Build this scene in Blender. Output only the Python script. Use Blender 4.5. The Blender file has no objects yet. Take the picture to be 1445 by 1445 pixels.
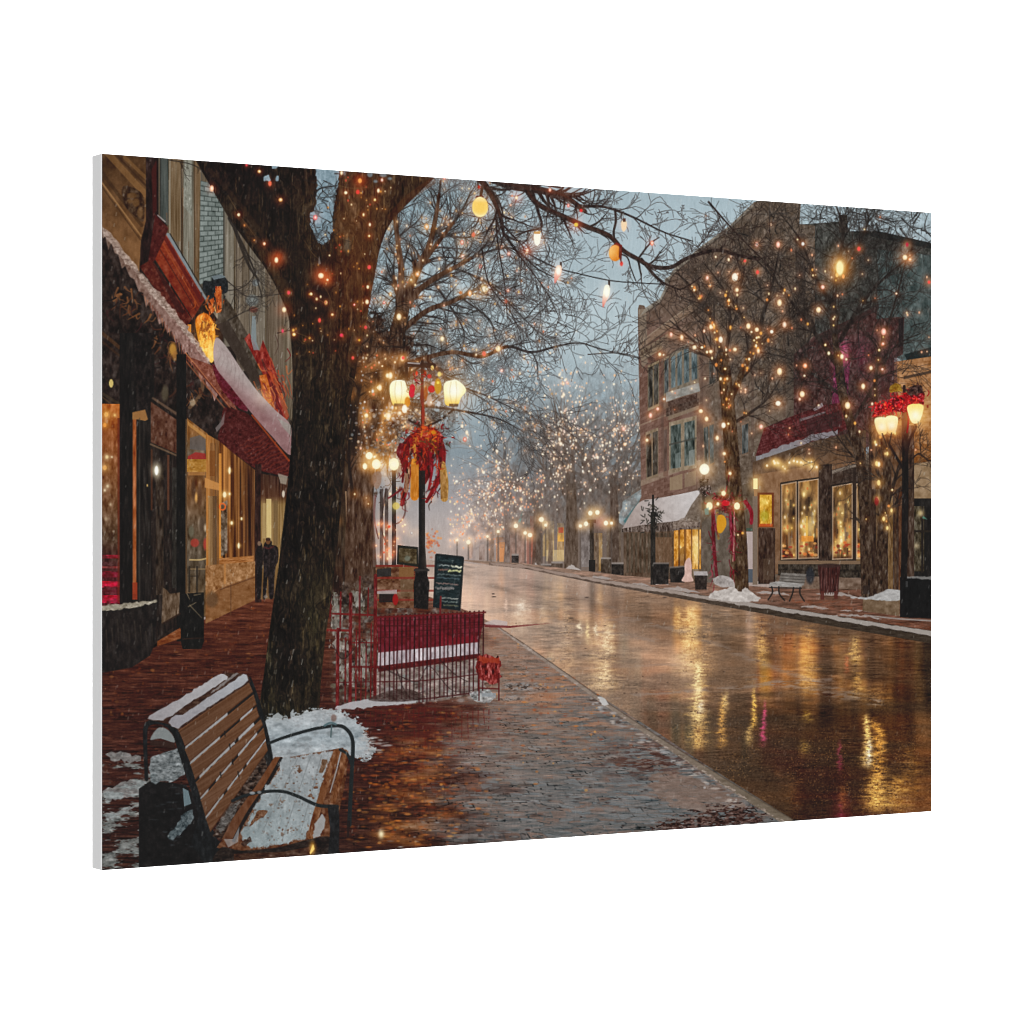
# A stretched canvas print of a snowy, fairy-lit shopping street, standing against seamless white.
# The print is a flat sheet of ink: it is painted by the code below (strokes, washes, grown branches),
# then laid on the canvas as one flat inked mesh per printed element.
import math, random
import numpy as np

rng = np.random.default_rng(7)
R = random.Random(11)

# ------------------------------------------------------------------ drawing sheet
OX, OY = 126, 205                     # sketch coordinates of the sheet's corner
W, H = 1200, 1040
img = np.zeros((H, W, 3), np.float32)
idb = np.zeros((H, W), np.int32)
XX, YY = np.meshgrid(np.arange(W, dtype=np.float32) + OX + .5, np.arange(H, dtype=np.float32) + OY + .5)
PARTS = [None]                        # index -> (name, parent index, label, kind)
CUR = [0]


def part(name, parent=0, label=None, kind=None):
    PARTS.append((name, parent, label, kind))
    CUR[0] = len(PARTS) - 1
    return CUR[0]


def use(i):
    CUR[0] = i


def C(c):
    return np.asarray(c, np.float32) / 255.


# ------------------------------------------------------------------ noise
_cache = {}


def noise(sx, sy, seed=0, octs=3):
    k = (sx, sy, seed, octs)
    if k in _cache:
        return _cache[k]
    r = np.random.default_rng(seed * 977 + 13)
    out = np.zeros((H, W), np.float32)
    amp = 1.; tot = 0.
    for o in range(octs):
        gx = max(1.0, sx / 2 ** o); gy = max(1.0, sy / 2 ** o)
        nx = int(W / gx) + 3; ny = int(H / gy) + 3
        g = r.standard_normal((ny, nx)).astype(np.float32)
        fx = np.arange(W) / gx; fy = np.arange(H) / gy
        ix = fx.astype(int); iy = fy.astype(int)
        tx = (fx - ix).astype(np.float32); ty = (fy - iy).astype(np.float32)
        tx = tx * tx * (3 - 2 * tx); ty = ty * ty * (3 - 2 * ty)
        a = g[iy][:, ix]; b = g[iy][:, ix + 1]; c = g[iy + 1][:, ix]; d = g[iy + 1][:, ix + 1]
        tx = tx[None, :]; ty = ty[:, None]
        out += amp * ((a * (1 - tx) + b * tx) * (1 - ty) + (c * (1 - tx) + d * tx) * ty)
        tot += amp * amp; amp *= .6
    out *= 0.75 / math.sqrt(tot) * 1.5
    _cache[k] = out
    return out


def warp(a, dx, dy):
    xi = np.clip(XX - OX - .5 + dx, 0, W - 1.001); yi = np.clip(YY - OY - .5 + dy, 0, H - 1.001)
    x0 = xi.astype(int); y0 = yi.astype(int)
    tx = xi - x0; ty = yi - y0
    if a.ndim == 3:
        tx = tx[..., None]; ty = ty[..., None]
    return (a[y0, x0] * (1 - tx) + a[y0, x0 + 1] * tx) * (1 - ty) + (a[y0 + 1, x0] * (1 - tx) + a[y0 + 1, x0 + 1] * tx) * ty


def box(a, r, axis):
    r = int(r)
    if r < 1:
        return a
    pad = [(0, 0)] * a.ndim; pad[axis] = (r + 1, r)
    c = np.cumsum(np.pad(a, pad, mode='edge'), axis=axis, dtype=np.float64)
    n = a.shape[axis]
    hi = np.take(c, np.arange(2 * r + 1, 2 * r + 1 + n), axis=axis); lo = np.take(c, np.arange(0, n), axis=axis)
    return ((hi - lo) / (2 * r + 1)).astype(np.float32)


def blur(a, rx, ry=None):
    ry = rx if ry is None else ry
    for _ in range(2):
        a = box(box(a, rx, 1), ry, 0)
    return a


# ------------------------------------------------------------------ masks:  (y0, y1, x0, x1, coverage)
def _bb(x0, y0, x1, y1):
    a = max(0, int(math.floor(x0 - OX))); b = min(W, int(math.ceil(x1 - OX)) + 1)
    c = max(0, int(math.floor(y0 - OY))); d = min(H, int(math.ceil(y1 - OY)) + 1)
    return c, d, a, b


def mpoly(pts, ss=3):
    p = np.asarray(pts, np.float64)
    c, d, a, b = _bb(p[:, 0].min(), p[:, 1].min(), p[:, 0].max(), p[:, 1].max())
    if d <= c or b <= a:
        return None
    m = np.zeros((d - c, b - a), np.float32)
    ix = np.arange(a, b) + OX
    q = np.roll(p, -1, 0)
    for r in range((d - c) * ss):
        y = c + OY + (r + .5) / ss
        e = (p[:, 1] <= y) != (q[:, 1] <= y)
        if not e.any():
            continue
        xs = np.sort(p[e, 0] + (y - p[e, 1]) / (q[e, 1] - p[e, 1]) * (q[e, 0] - p[e, 0]))
        row = m[r // ss]
        for k in range(0, len(xs) - 1, 2):
            row += np.clip(xs[k + 1] - ix, 0, 1) - np.clip(xs[k] - ix, 0, 1)
    m /= ss
    return c, d, a, b, m


def rect(x0, y0, x1, y1):
    return mpoly([(x0, y0), (x1, y0), (x1, y1), (x0, y1)])


def spline(pts, n=8, closed=False):
    p = [np.asarray(t, float) for t in pts]
    N = len(p); out = []
    for i in range(N if closed else N - 1):
        if closed:
            a, b, c, d = p[i - 1], p[i], p[(i + 1) % N], p[(i + 2) % N]
        else:
            a, b, c, d = p[max(i - 1, 0)], p[i], p[i + 1], p[min(i + 2, N - 1)]
        for k in range(n):
            t = k / n
            out.append(.5 * ((2 * b) + (c - a) * t + (2 * a - 5 * b + 4 * c - d) * t * t + (3 * b - a - 3 * c + d) * t ** 3))
    if not closed:
        out.append(p[-1])
    return np.array(out)


def rough(pts, amp, step=4, seed=1, closed=True):
    r = random.Random(seed); out = []
    n = len(pts)
    for i in range(n if closed else n - 1):
        a = np.asarray(pts[i], float); b = np.asarray(pts[(i + 1) % n], float)
        L = np.hypot(*(b - a)); k = max(1, int(L / step))
        for j in range(k):
            q = a + (b - a) * j / k
            out.append((q[0] + r.gauss(0, amp), q[1] + r.gauss(0, amp)))
    return out


def mell(cx, cy, rx, ry, soft=.8):
    c, d, a, b = _bb(cx - rx - 2, cy - ry - 2, cx + rx + 2, cy + ry + 2)
    if d <= c or b <= a:
        return None
    x = (XX[c:d, a:b] - cx) / rx; y = (YY[c:d, a:b] - cy) / ry
    q = np.sqrt(x * x + y * y)
    return c, d, a, b, np.clip((1 - q) * min(rx, ry) / soft + .5, 0, 1).astype(np.float32)


def seg(cov, x0, y0, x1, y1, r0, r1, oc=0, oa=0):
    m = max(r0, r1) + 1
    c, d, a, b = _bb(min(x0, x1) - m, min(y0, y1) - m, max(x0, x1) + m, max(y0, y1) + m)
    d = min(d, oc + cov.shape[0]); b = min(b, oa + cov.shape[1]); c = max(c, oc); a = max(a, oa)
    if d <= c or b <= a:
        return
    x = XX[c:d, a:b]; y = YY[c:d, a:b]
    dx = x1 - x0; dy = y1 - y0; L = dx * dx + dy * dy + 1e-6
    t = np.clip(((x - x0) * dx + (y - y0) * dy) / L, 0, 1)
    q = np.sqrt((x - x0 - t * dx) ** 2 + (y - y0 - t * dy) ** 2)
    r = r0 + (r1 - r0) * t
    al = np.clip(r - q + .5, 0, 1) * np.minimum(1, r * 2 + .1)
    v = cov[c - oc:d - oc, a - oa:b - oa]
    np.maximum(v, al, out=v)


def mstroke(pts, w0, w1=None, smooth=True):
    w1 = w0 if w1 is None else w1
    p = spline(pts, 6) if smooth and len(pts) > 2 else np.asarray(pts, float)
    m = max(w0, w1) / 2 + 2
    c, d, a, b = _bb(p[:, 0].min() - m, p[:, 1].min() - m, p[:, 0].max() + m, p[:, 1].max() + m)
    if d <= c or b <= a:
        return None
    cov = np.zeros((d - c, b - a), np.float32)
    n = len(p) - 1
    for i in range(n):
        r0 = w0 + (w1 - w0) * i / n; r1 = w0 + (w1 - w0) * (i + 1) / n
        seg(cov, p[i][0], p[i][1], p[i + 1][0], p[i + 1][1], r0 / 2, r1 / 2, c, a)
    return c, d, a, b, cov


def full(m):
    o = np.zeros((H, W), np.float32)
    if m is not None:
        o[m[0]:m[1], m[2]:m[3]] = m[4]
    return o


def fmask(arr):
    return 0, H, 0, W, arr


# ------------------------------------------------------------------ laying ink
def fill(m, col, a=1., own=True, thr=.5):
    if m is None:
        return
    c, d, x0, x1, k = m
    if isinstance(col, np.ndarray) and col.ndim == 3:
        cc = col[c:d, x0:x1] if col.shape[:2] == (H, W) else col
    else:
        cc = C(col)[None, None]
    k = k * (a[c:d, x0:x1] if isinstance(a, np.ndarray) else a)
    v = img[c:d, x0:x1]
    v += (cc - v) * k[..., None]
    if own and CUR[0]:
        s = idb[c:d, x0:x1]
        s[k > thr] = CUR[0]


def screen(m, col, a=1.):
    if m is None:
        return
    c, d, x0, x1, k = m
    v = img[c:d, x0:x1]
    v += (1 - v) * C(col)[None, None] * (k * a)[..., None]


def glow(x, y, r, col, a=1., ry=None):
    ry = r if ry is None else ry
    c, d, x0, x1 = _bb(x - 3 * r, y - 3 * ry, x + 3 * r, y + 3 * ry)
    if d <= c or x1 <= x0:
        return
    q = ((XX[c:d, x0:x1] - x) / r) ** 2 + ((YY[c:d, x0:x1] - y) / ry) ** 2
    screen((c, d, x0, x1, np.exp(-q).astype(np.float32)), col, a)


def tex(col, amp=12, sx=8, sy=8, seed=1, octs=3, tint=(1, 1, 1)):
    return C(col)[None, None] + (noise(sx, sy, seed, octs) * amp / 255.)[..., None] * np.asarray(tint, np.float32)


def vgrad(stops):
    ys = [s[0] for s in stops]
    return np.stack([np.interp(YY, ys, [s[1][k] / 255. for s in stops]) for k in range(3)], -1).astype(np.float32)


def lgrad(p0, c0, p1, c1):
    dx = p1[0] - p0[0]; dy = p1[1] - p0[1]
    t = np.clip(((XX - p0[0]) * dx + (YY - p0[1]) * dy) / (dx * dx + dy * dy), 0, 1)[..., None]
    return (C(c0) * (1 - t) + C(c1) * t).astype(np.float32)


def quv(q):
    """sheet -> unit square of a receding wall (tl, tr, br, bl)"""
    A = []; B = []
    for (x, y), (u, v) in zip(q, [(0, 0), (1, 0), (1, 1), (0, 1)]):
        A.append([x, y, 1, 0, 0, 0, -u * x, -u * y]); B.append(u)
        A.append([0, 0, 0, x, y, 1, -v * x, -v * y]); B.append(v)
    h = np.linalg.solve(np.array(A, float), np.array(B, float))
    w = h[6] * XX + h[7] * YY + 1
    w = np.where(np.abs(w) < 1e-3, 1e-3, w)
    return (h[0] * XX + h[1] * YY + h[2]) / w, (h[3] * XX + h[4] * YY + h[5]) / w


def qmap(q):
    """unit square -> sheet"""
    A = []; B = []
    for (x, y), (u, v) in zip(q, [(0, 0), (1, 0), (1, 1), (0, 1)]):
        A.append([u, v, 1, 0, 0, 0, -x * u, -x * v]); B.append(x)
        A.append([0, 0, 0, u, v, 1, -y * u, -y * v]); B.append(y)
    h = np.linalg.solve(np.array(A, float), np.array(B, float))

    def f(u, v):
        w = h[6] * u + h[7] * v + 1
        return ((h[0] * u + h[1] * v + h[2]) / w, (h[3] * u + h[4] * v + h[5]) / w)
    return f


def bricks(u, v, nu, nv, seed=1, mort=.16):
    """tone per brick (-1..1) and mortar weight"""
    b = v * nv; row = np.floor(b)
    a = u * nu + .5 * (row % 2); colm = np.floor(a)
    h = np.sin((row % 997) * 127.1 + (colm % 991) * 311.7 + seed) * 43758.5453
    tone = (h - np.floor(h)) * 2 - 1
    fu = a - colm; fv = b - row
    mt = np.maximum(np.clip((mort - np.minimum(fv, 1 - fv)) / mort, 0, 1), np.clip((mort * .5 - np.minimum(fu, 1 - fu)) / (mort * .5), 0, 1))
    return tone.astype(np.float32), mt.astype(np.float32)


# ------------------------------------------------------------------ things that repeat
BULBS = []           # (x, y, rx, ry, core, halo, halo radius, strength, owner)
WARM = (255, 226, 176); AMBER = (255, 170, 80); REDB = (255, 90, 80); WHITE = (255, 246, 226); PINK = (255, 180, 160)


def bulb(x, y, r=2.2, core=WARM, halo=(255, 150, 60), hr=None, hs=.55, ry=None, owner=0):
    k = R.uniform(.62, .95)
    BULBS.append((x, y, r * k, (ry or r * R.uniform(.95, 1.55)) * k, core, halo, hr or r * 2.6, hs, owner))


def light_up(lst):
    for x, y, r, ry, core, halo, hr, hs, owner in lst:
        glow(x, y, hr, halo, hs)
    for x, y, r, ry, core, halo, hr, hs, owner in lst:
        m = mell(x, y, r, ry, 1.3)
        if owner:
            use(owner)
        fill(m, core, .92, own=bool(owner), thr=.35)
        if min(core) > 90 and r > 1.4:
            fill(mell(x + .2, y - .2, r * .55, ry * .55, 1.1), (255, 248, 228), .75, own=False)


def grow(x, y, ang, L, r, depth, out, rnd, spread=.55, curl=.22, droop=0., kids=(2, 4), rmin=.35, ratio=.62):
    n = max(4, int(L / 5)); st = L / n
    px, py, a = x, y, ang
    rr = r; bend = rnd.gauss(0, curl * 2.4) / n
    pts = [(px, py, a, rr)]
    for i in range(n):
        a += bend + rnd.gauss(0, curl * .34) + droop * math.cos(a) * .03
        if rnd.random() < .12:
            bend = -bend * rnd.uniform(.4, 1.4)
        nx = px + math.cos(a) * st; ny = py + math.sin(a) * st
        r2 = max(rmin, r * (1 - .72 * (i + 1) / n))
        out.append((px, py, nx, ny, rr, r2, depth))
        px, py, rr = nx, ny, r2
        pts.append((px, py, a, rr))
    if depth <= 0:
        return
    k = rnd.randint(*kids)
    for j in range(k):
        i = rnd.randint(max(1, n // 4), n)
        qx, qy, qa, qr = pts[i]
        s = rnd.choice((-1, 1))
        grow(qx, qy, qa + s * rnd.uniform(.3, .85) * spread * 1.6, L * ratio * rnd.uniform(.7, 1.15), max(rmin, qr * .75), depth - 1, out, rnd, spread, curl, droop, kids, rmin, ratio)
    grow(px, py, a + rnd.gauss(0, .25), L * ratio, rr, depth - 1, out, rnd, spread, curl, droop, kids, rmin, ratio)


def limb(pts, w0, w1, out, rnd, twigs=10, L=60, depth=2, up=-1.2, spread=.7, **kw):
    """a traced limb with twigs grown off it"""
    p = spline(pts, 8); n = len(p) - 1
    for i in range(n):
        a = w0 + (w1 - w0) * i / n; b = w0 + (w1 - w0) * (i + 1) / n
        out.append((p[i][0], p[i][1], p[i + 1][0], p[i + 1][1], a / 2, b / 2, 9))
    for j in range(twigs):
        i = rnd.randint(n // 8, n - 1)
        d = p[i + 1] - p[i]; a = math.atan2(d[1], d[0])
        s = rnd.choice((-1, 1))
        grow(p[i][0], p[i][1], a + s * rnd.uniform(.4, 1.3) * spread, L * rnd.uniform(.5, 1.2), max(.5, (w0 + (w1 - w0) * i / n) * .28), depth, out, rnd, **kw)
    return p


def fuzzy(pts, col, seed=1, soft=2, amp=.3, sx=5, sy=3, a=.95):
    """a patch with a crumbling edge: snow, slush, wet stains"""
    m = blur(full(mpoly(pts)), soft)
    m = np.clip((m + noise(sx, sy, seed, 3) * amp - .5) * 3.2 + .5, 0, 1) * (m > .02)
    fill(fmask(m.astype(np.float32)), col, a)


def tuft(x, y, w, h, n, cols, rnd, L=(5, 14), lean=(0, 1.2), wd=(1, 2.6)):
    """a bunch of curling ribbon, tinsel or foliage"""
    for j in range(n):
        px = x + rnd.gauss(0, w * .5); py = y + rnd.gauss(0, h * .5)
        a = rnd.uniform(0, 6.28) if lean is None else math.pi / 2 + rnd.gauss(lean[0], lean[1])
        l = rnd.uniform(*L); b = a + rnd.gauss(0, .9)
        mx = px + math.cos(a) * l * .5; my = py + math.sin(a) * l * .5
        fill(mstroke([(px, py), (mx, my), (mx + math.cos(b) * l * .5, my + math.sin(b) * l * .5)], rnd.uniform(*wd), .7), rnd.choice(cols), rnd.uniform(.6, .95))


def draw_segs(out, col, a=1., thr=.5, clip=None):
    cov = np.zeros((H, W), np.float32)
    for s in out:
        seg(cov, *s[:6])
    if clip is not None:
        cov *= clip
    fill(fmask(cov), col, a, thr=thr)
    return cov


# ================================================================== THE PICTURE, BACK TO FRONT
def paint_far():
    # sky and the lit mist at the end of the street
    sky = part('printed_sky', label='pale blue grey winter sky')
    fill(rect(120, 200, 1330, 900), vgrad([(210, (163, 182, 190)), (330, (175, 192, 199)), (470, (181, 196, 201)), (560, (158, 174, 181)), (640, (138, 151, 158)), (700, (144, 143, 145)), (790, (164, 148, 140))]))
    v = img[:]
    n = noise(160, 90, 3, 3)
    v += (n * .016)[..., None]
    v += (noise(1.6, 9, 5, 2) * .008)[..., None]
    left = np.clip((760 - XX) / 300, 0, 1) * np.clip((640 - YY) / 300, 0, 1)
    v -= (left * .09)[..., None] * np.array([1.2, .95, .85], np.float32)
    glow(650, 775, 110, (190, 150, 130), .16, 60)
    glow(615, 700, 60, (160, 140, 140), .10, 60)

    # ---- far houses in the mist
    far = part('printed_far_houses', label='misty far shopfronts with lit windows')
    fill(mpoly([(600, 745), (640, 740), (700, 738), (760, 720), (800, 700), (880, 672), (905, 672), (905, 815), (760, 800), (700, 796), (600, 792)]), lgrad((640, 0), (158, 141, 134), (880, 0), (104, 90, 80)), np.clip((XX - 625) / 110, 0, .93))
    for (x0, y0, x1, y1, c) in [(748, 728, 757, 786, (150, 90, 70)), (736, 758, 744, 792, (196, 164, 150)), (700, 758, 716, 792, (176, 120, 85)), (716, 745, 742, 800, (146, 112, 98)),
                                (765, 735, 782, 785, (196, 164, 112)), (786, 738, 796, 790, (186, 150, 100)), (800, 690, 812, 800, (118, 100, 84)), (838, 752, 850, 806, (176, 140, 88)), (820, 735, 832, 800, (128, 120, 118)),
                                (856, 740, 876, 800, (104, 88, 72)), (690, 760, 697, 790, (196, 130, 80)), (662, 765, 668, 788, (176, 140, 122)), (676, 768, 684, 790, (150, 128, 118))]:
        fill(rect(x0, y0, x1, y1), tex(c, 16, 3, 8, int(x0)), .7)
    fill(rect(787, 744, 796, 764), (236, 176, 84), .9); fill(rect(788, 744, 795, 752), (206, 80, 50), .9)
    fill(rect(705, 765, 713, 793), (214, 140, 84), .65); fill(rect(743, 744, 757, 800), (160, 92, 76), .55)
    fill(rect(770, 776, 796, 792), (216, 190, 140), .6)
    part('printed_pennant', far, label='small teal banner hanging from a far house')
    fill(mpoly([(733, 731), (738, 718), (738, 726), (733, 742), (728, 744)]), (92, 152, 150), .85)
    # teal and white roof at the far edge of the brick building
    part('printed_roof', far, label='snowy teal roof beside the brick building')
    fill(mpoly([(872, 712), (890, 700), (905, 690), (905, 730), (886, 746), (872, 736)]), tex((150, 160, 162), 14, 5, 4, 8))
    fill(mpoly([(880, 735), (905, 702), (905, 722), (884, 742)]), (70, 110, 112), .9)
    fill(mpoly([(880, 700), (886, 677), (890, 676), (890, 700)]), (58, 66, 68), .8)

    # ---- far trees full of lights
    rnd = random.Random(5)
    specs = [  # base x, base y, trunk width, height, colour, strength, lights, half-width
        (668, 792, 5, 70, (150, 136, 132), .65, 40, 38), (690, 792, 5, 100, (138, 122, 116), .7, 60, 44), (715, 794, 8, 150, (124, 110, 104), .75, 90, 52),
        (760, 796, 11, 225, (98, 84, 76), .8, 150, 64), (806, 800, 16, 262, (92, 76, 66), .85, 185, 68), (868, 806, 13, 280, (86, 74, 66), .8, 120, 50)]
    for k, (bx, by, tw, hh, col, al, nl, hw) in enumerate(specs):
        t = part('printed_far_tree', label='misty far tree hung with hundreds of warm lights')
        out = []
        top = by - hh
        fork = by - hh * .36
        p = limb([(bx, by), (bx + rnd.uniform(-2, 2), (by + fork) / 2), (bx + rnd.uniform(-4, 4), fork)], tw * 1.05, tw * .7, out, rnd, 2, 24, 1)
        for s in range(7):
            a = -math.pi / 2 + (s - 3) * .27 + rnd.gauss(0, .08)
            grow(bx + rnd.uniform(-3, 3), fork + rnd.uniform(-8, 10), a, hh * .40 * rnd.uniform(.8, 1.1), tw * .3, 3, out, rnd, .5, .2, 0, (2, 3), .28, .6)
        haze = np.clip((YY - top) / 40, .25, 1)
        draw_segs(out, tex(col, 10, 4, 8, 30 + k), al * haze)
        if k > 1:
            fill(mell(bx - 4, by - hh * .5, hw * .95, hh * .34, 34), tex((106, 92, 84), 18, 3, 6, 170 + k), .55 * np.clip(noise(6, 8, 160 + k, 3) * .6 + .62, 0, 1), own=False)
        if k > 2:   # the mesh of twigs too fine to draw one by one
            m = mell(bx, by - hh * .62, hw * 1.05, hh * .42, 60)
            fill(m, tex((104, 104, 104), 16, 3, 5, 70 + k), .42 * np.clip(noise(5, 9, 60 + k) * .5 + .6, 0, 1), own=False)
        crown = [s for s in out if s[6] < 9 and s[1] < by - hh * .16]
        for j in range(int(nl * 1.7)):
            s = rnd.choice(crown); f = rnd.random()
            x = s[0] + (s[2] - s[0]) * f + rnd.gauss(0, 4); y = s[1] + (s[3] - s[1]) * f + rnd.gauss(0, 4)
            if y > by - 45 or x < 640 - k * 4:
                continue
            q = rnd.random()
            big = 1 if q > .08 else 1.7
            core = rnd.choice([(250, 232, 205), (246, 222, 190), (240, 214, 186), WHITE, (250, 196, 150), (236, 206, 190), (220, 180, 150)])
            bulb(x, y, rnd.uniform(.85, 1.55) * big * (.75 if k < 3 else 1), core, (214, 150, 110), 3.4 * big, .08, owner=0)
    # strings of lights across the far end of the street
    for j in range(170):
        x = rnd.uniform(628, 770); y = 705 + rnd.gauss(0, 20) - (x - 628) * .16 + rnd.random() ** 2 * 26
        bulb(x, y, rnd.uniform(.8, 1.5), rnd.choice([WARM, (255, 190, 150), (250, 160, 120), WHITE]), (210, 130, 100), 3.2, .10)
    for j in range(46):
        x = rnd.uniform(632, 700); bulb(x, 752 + rnd.gauss(0, 12), rnd.uniform(.7, 1.2), rnd.choice([(255, 200, 160), (250, 150, 100)]), (240, 130, 80), 4, .3)
    # far mist over all of that
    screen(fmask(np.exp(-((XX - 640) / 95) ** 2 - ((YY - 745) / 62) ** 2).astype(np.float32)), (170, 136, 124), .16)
    global FARB
    FARB = list(BULBS); BULBS.clear()
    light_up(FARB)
    for bx, by, tw, hh, c in [(757, 797, 12, 110, (92, 76, 66)), (806, 801, 19, 150, (90, 74, 62)), (866, 807, 15, 150, (84, 68, 58)), (840, 803, 9, 90, (98, 82, 72)), (715, 795, 8, 90, (118, 102, 94)), (694, 794, 6, 70, (130, 114, 106)), (776, 800, 7, 70, (104, 86, 76))]:
        m = full(mstroke([(bx, by), (bx + 1, by - hh * .5), (bx - 2, by - hh)], tw * 1.1, tw * .55)) * np.clip((YY - (by - hh)) / 50, 0, 1)
        fill(fmask(m), tex(c, 12, 2.4, 8, int(bx)), .8, own=False)
    # far lamps
    for (x, y, r, y2) in [(728, 742, 3.2, 800), (748, 755, 3.2, 800), (764, 733, 3.6, 790), (741, 752, 2.6, 798), (661, 765, 3, 790), (770, 741, 2.2, 796), (703, 750, 2.2, 794), (688, 757, 1.8, 792), (645, 762, 1.8, 790), (819, 742, 2.4, 806), (863, 738, 2.2, 806)]:
        part('printed_far_lamp', label='glowing globe lamp far down the street')
        fill(rect(x - 1.2, y, x + 1.2, y2), (92, 82, 76), .6)
        glow(x, y, r * 2.6, (255, 170, 90), .6); fill(mell(x, y, r, r), (255, 240, 210))
    l = part('printed_street_lamp', label='far double street lamp by the kerb')
    fill(rect(832, 735, 838, 816), tex((62, 54, 48), 10, 2, 8, 4)); fill(rect(831, 790, 840, 817), (40, 36, 34)); fill(rect(829, 733, 841, 738), (60, 50, 44))
    for x, y in [(833, 724), (843, 723), (827, 739), (855, 738)]:
        part('lamp_globe', l); glow(x, y, 9, (255, 170, 80), .6); fill(mell(x, y, 3., 3.4), (255, 244, 214))
    glow(848, 736, 9, (180, 40, 40), .5)
    # person at the end of the street and dark kerb furniture
    for (x0, y0, x1, y1, c) in [(722, 783, 732, 806, (64, 58, 56)), (763, 797, 778, 809, (58, 50, 46)), (778, 794, 794, 808, (88, 74, 64)), (848, 788, 862, 810, (76, 64, 54)), (863, 795, 880, 814, (48, 42, 38))]:
        part('printed_planter_box', label='dark planter box on the far pavement')
        fill(rect(x0, y0, x1, y1), tex(c, 10, 3, 4, int(x0))); fill(rect(x0, y0 - 1.5, x1, y0 + 1), (150, 140, 134), .8, own=False)
    for x, y, w in [(806, 801, 30), (756, 799, 16), (893, 812, 22), (870, 816, 14)]:
        part('printed_snow_heap', label='small heap of snow on the far pavement')
        fill(mpoly(rough(spline([(x - w * .5, y + 4), (x - w * .2, y), (x, y - 5), (x + w * .25, y), (x + w * .5, y + 4)], 4), .5, 3, int(x))), (176, 166, 160))


def window(q, panes, frame, glass, mull=.06, cols=1, rows=2, seed=1, parent=0, name='window', amp=18):
    use(0)
    if parent:
        part(name, parent)
    fill(mpoly(q), tex(frame, 8, 3, 6, seed))
    f = qmap(q)
    for i in range(cols):
        for j in range(rows):
            u0 = (i + mull * 1.6) / cols; u1 = (i + 1 - mull * 1.6) / cols; v0 = (j + mull) / rows; v1 = (j + 1 - mull) / rows
            fill(mpoly([f(u0, v0), f(u1, v0), f(u1, v1), f(u0, v1)]), tex(glass, amp, 3, 12, seed + 3 + i))


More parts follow.
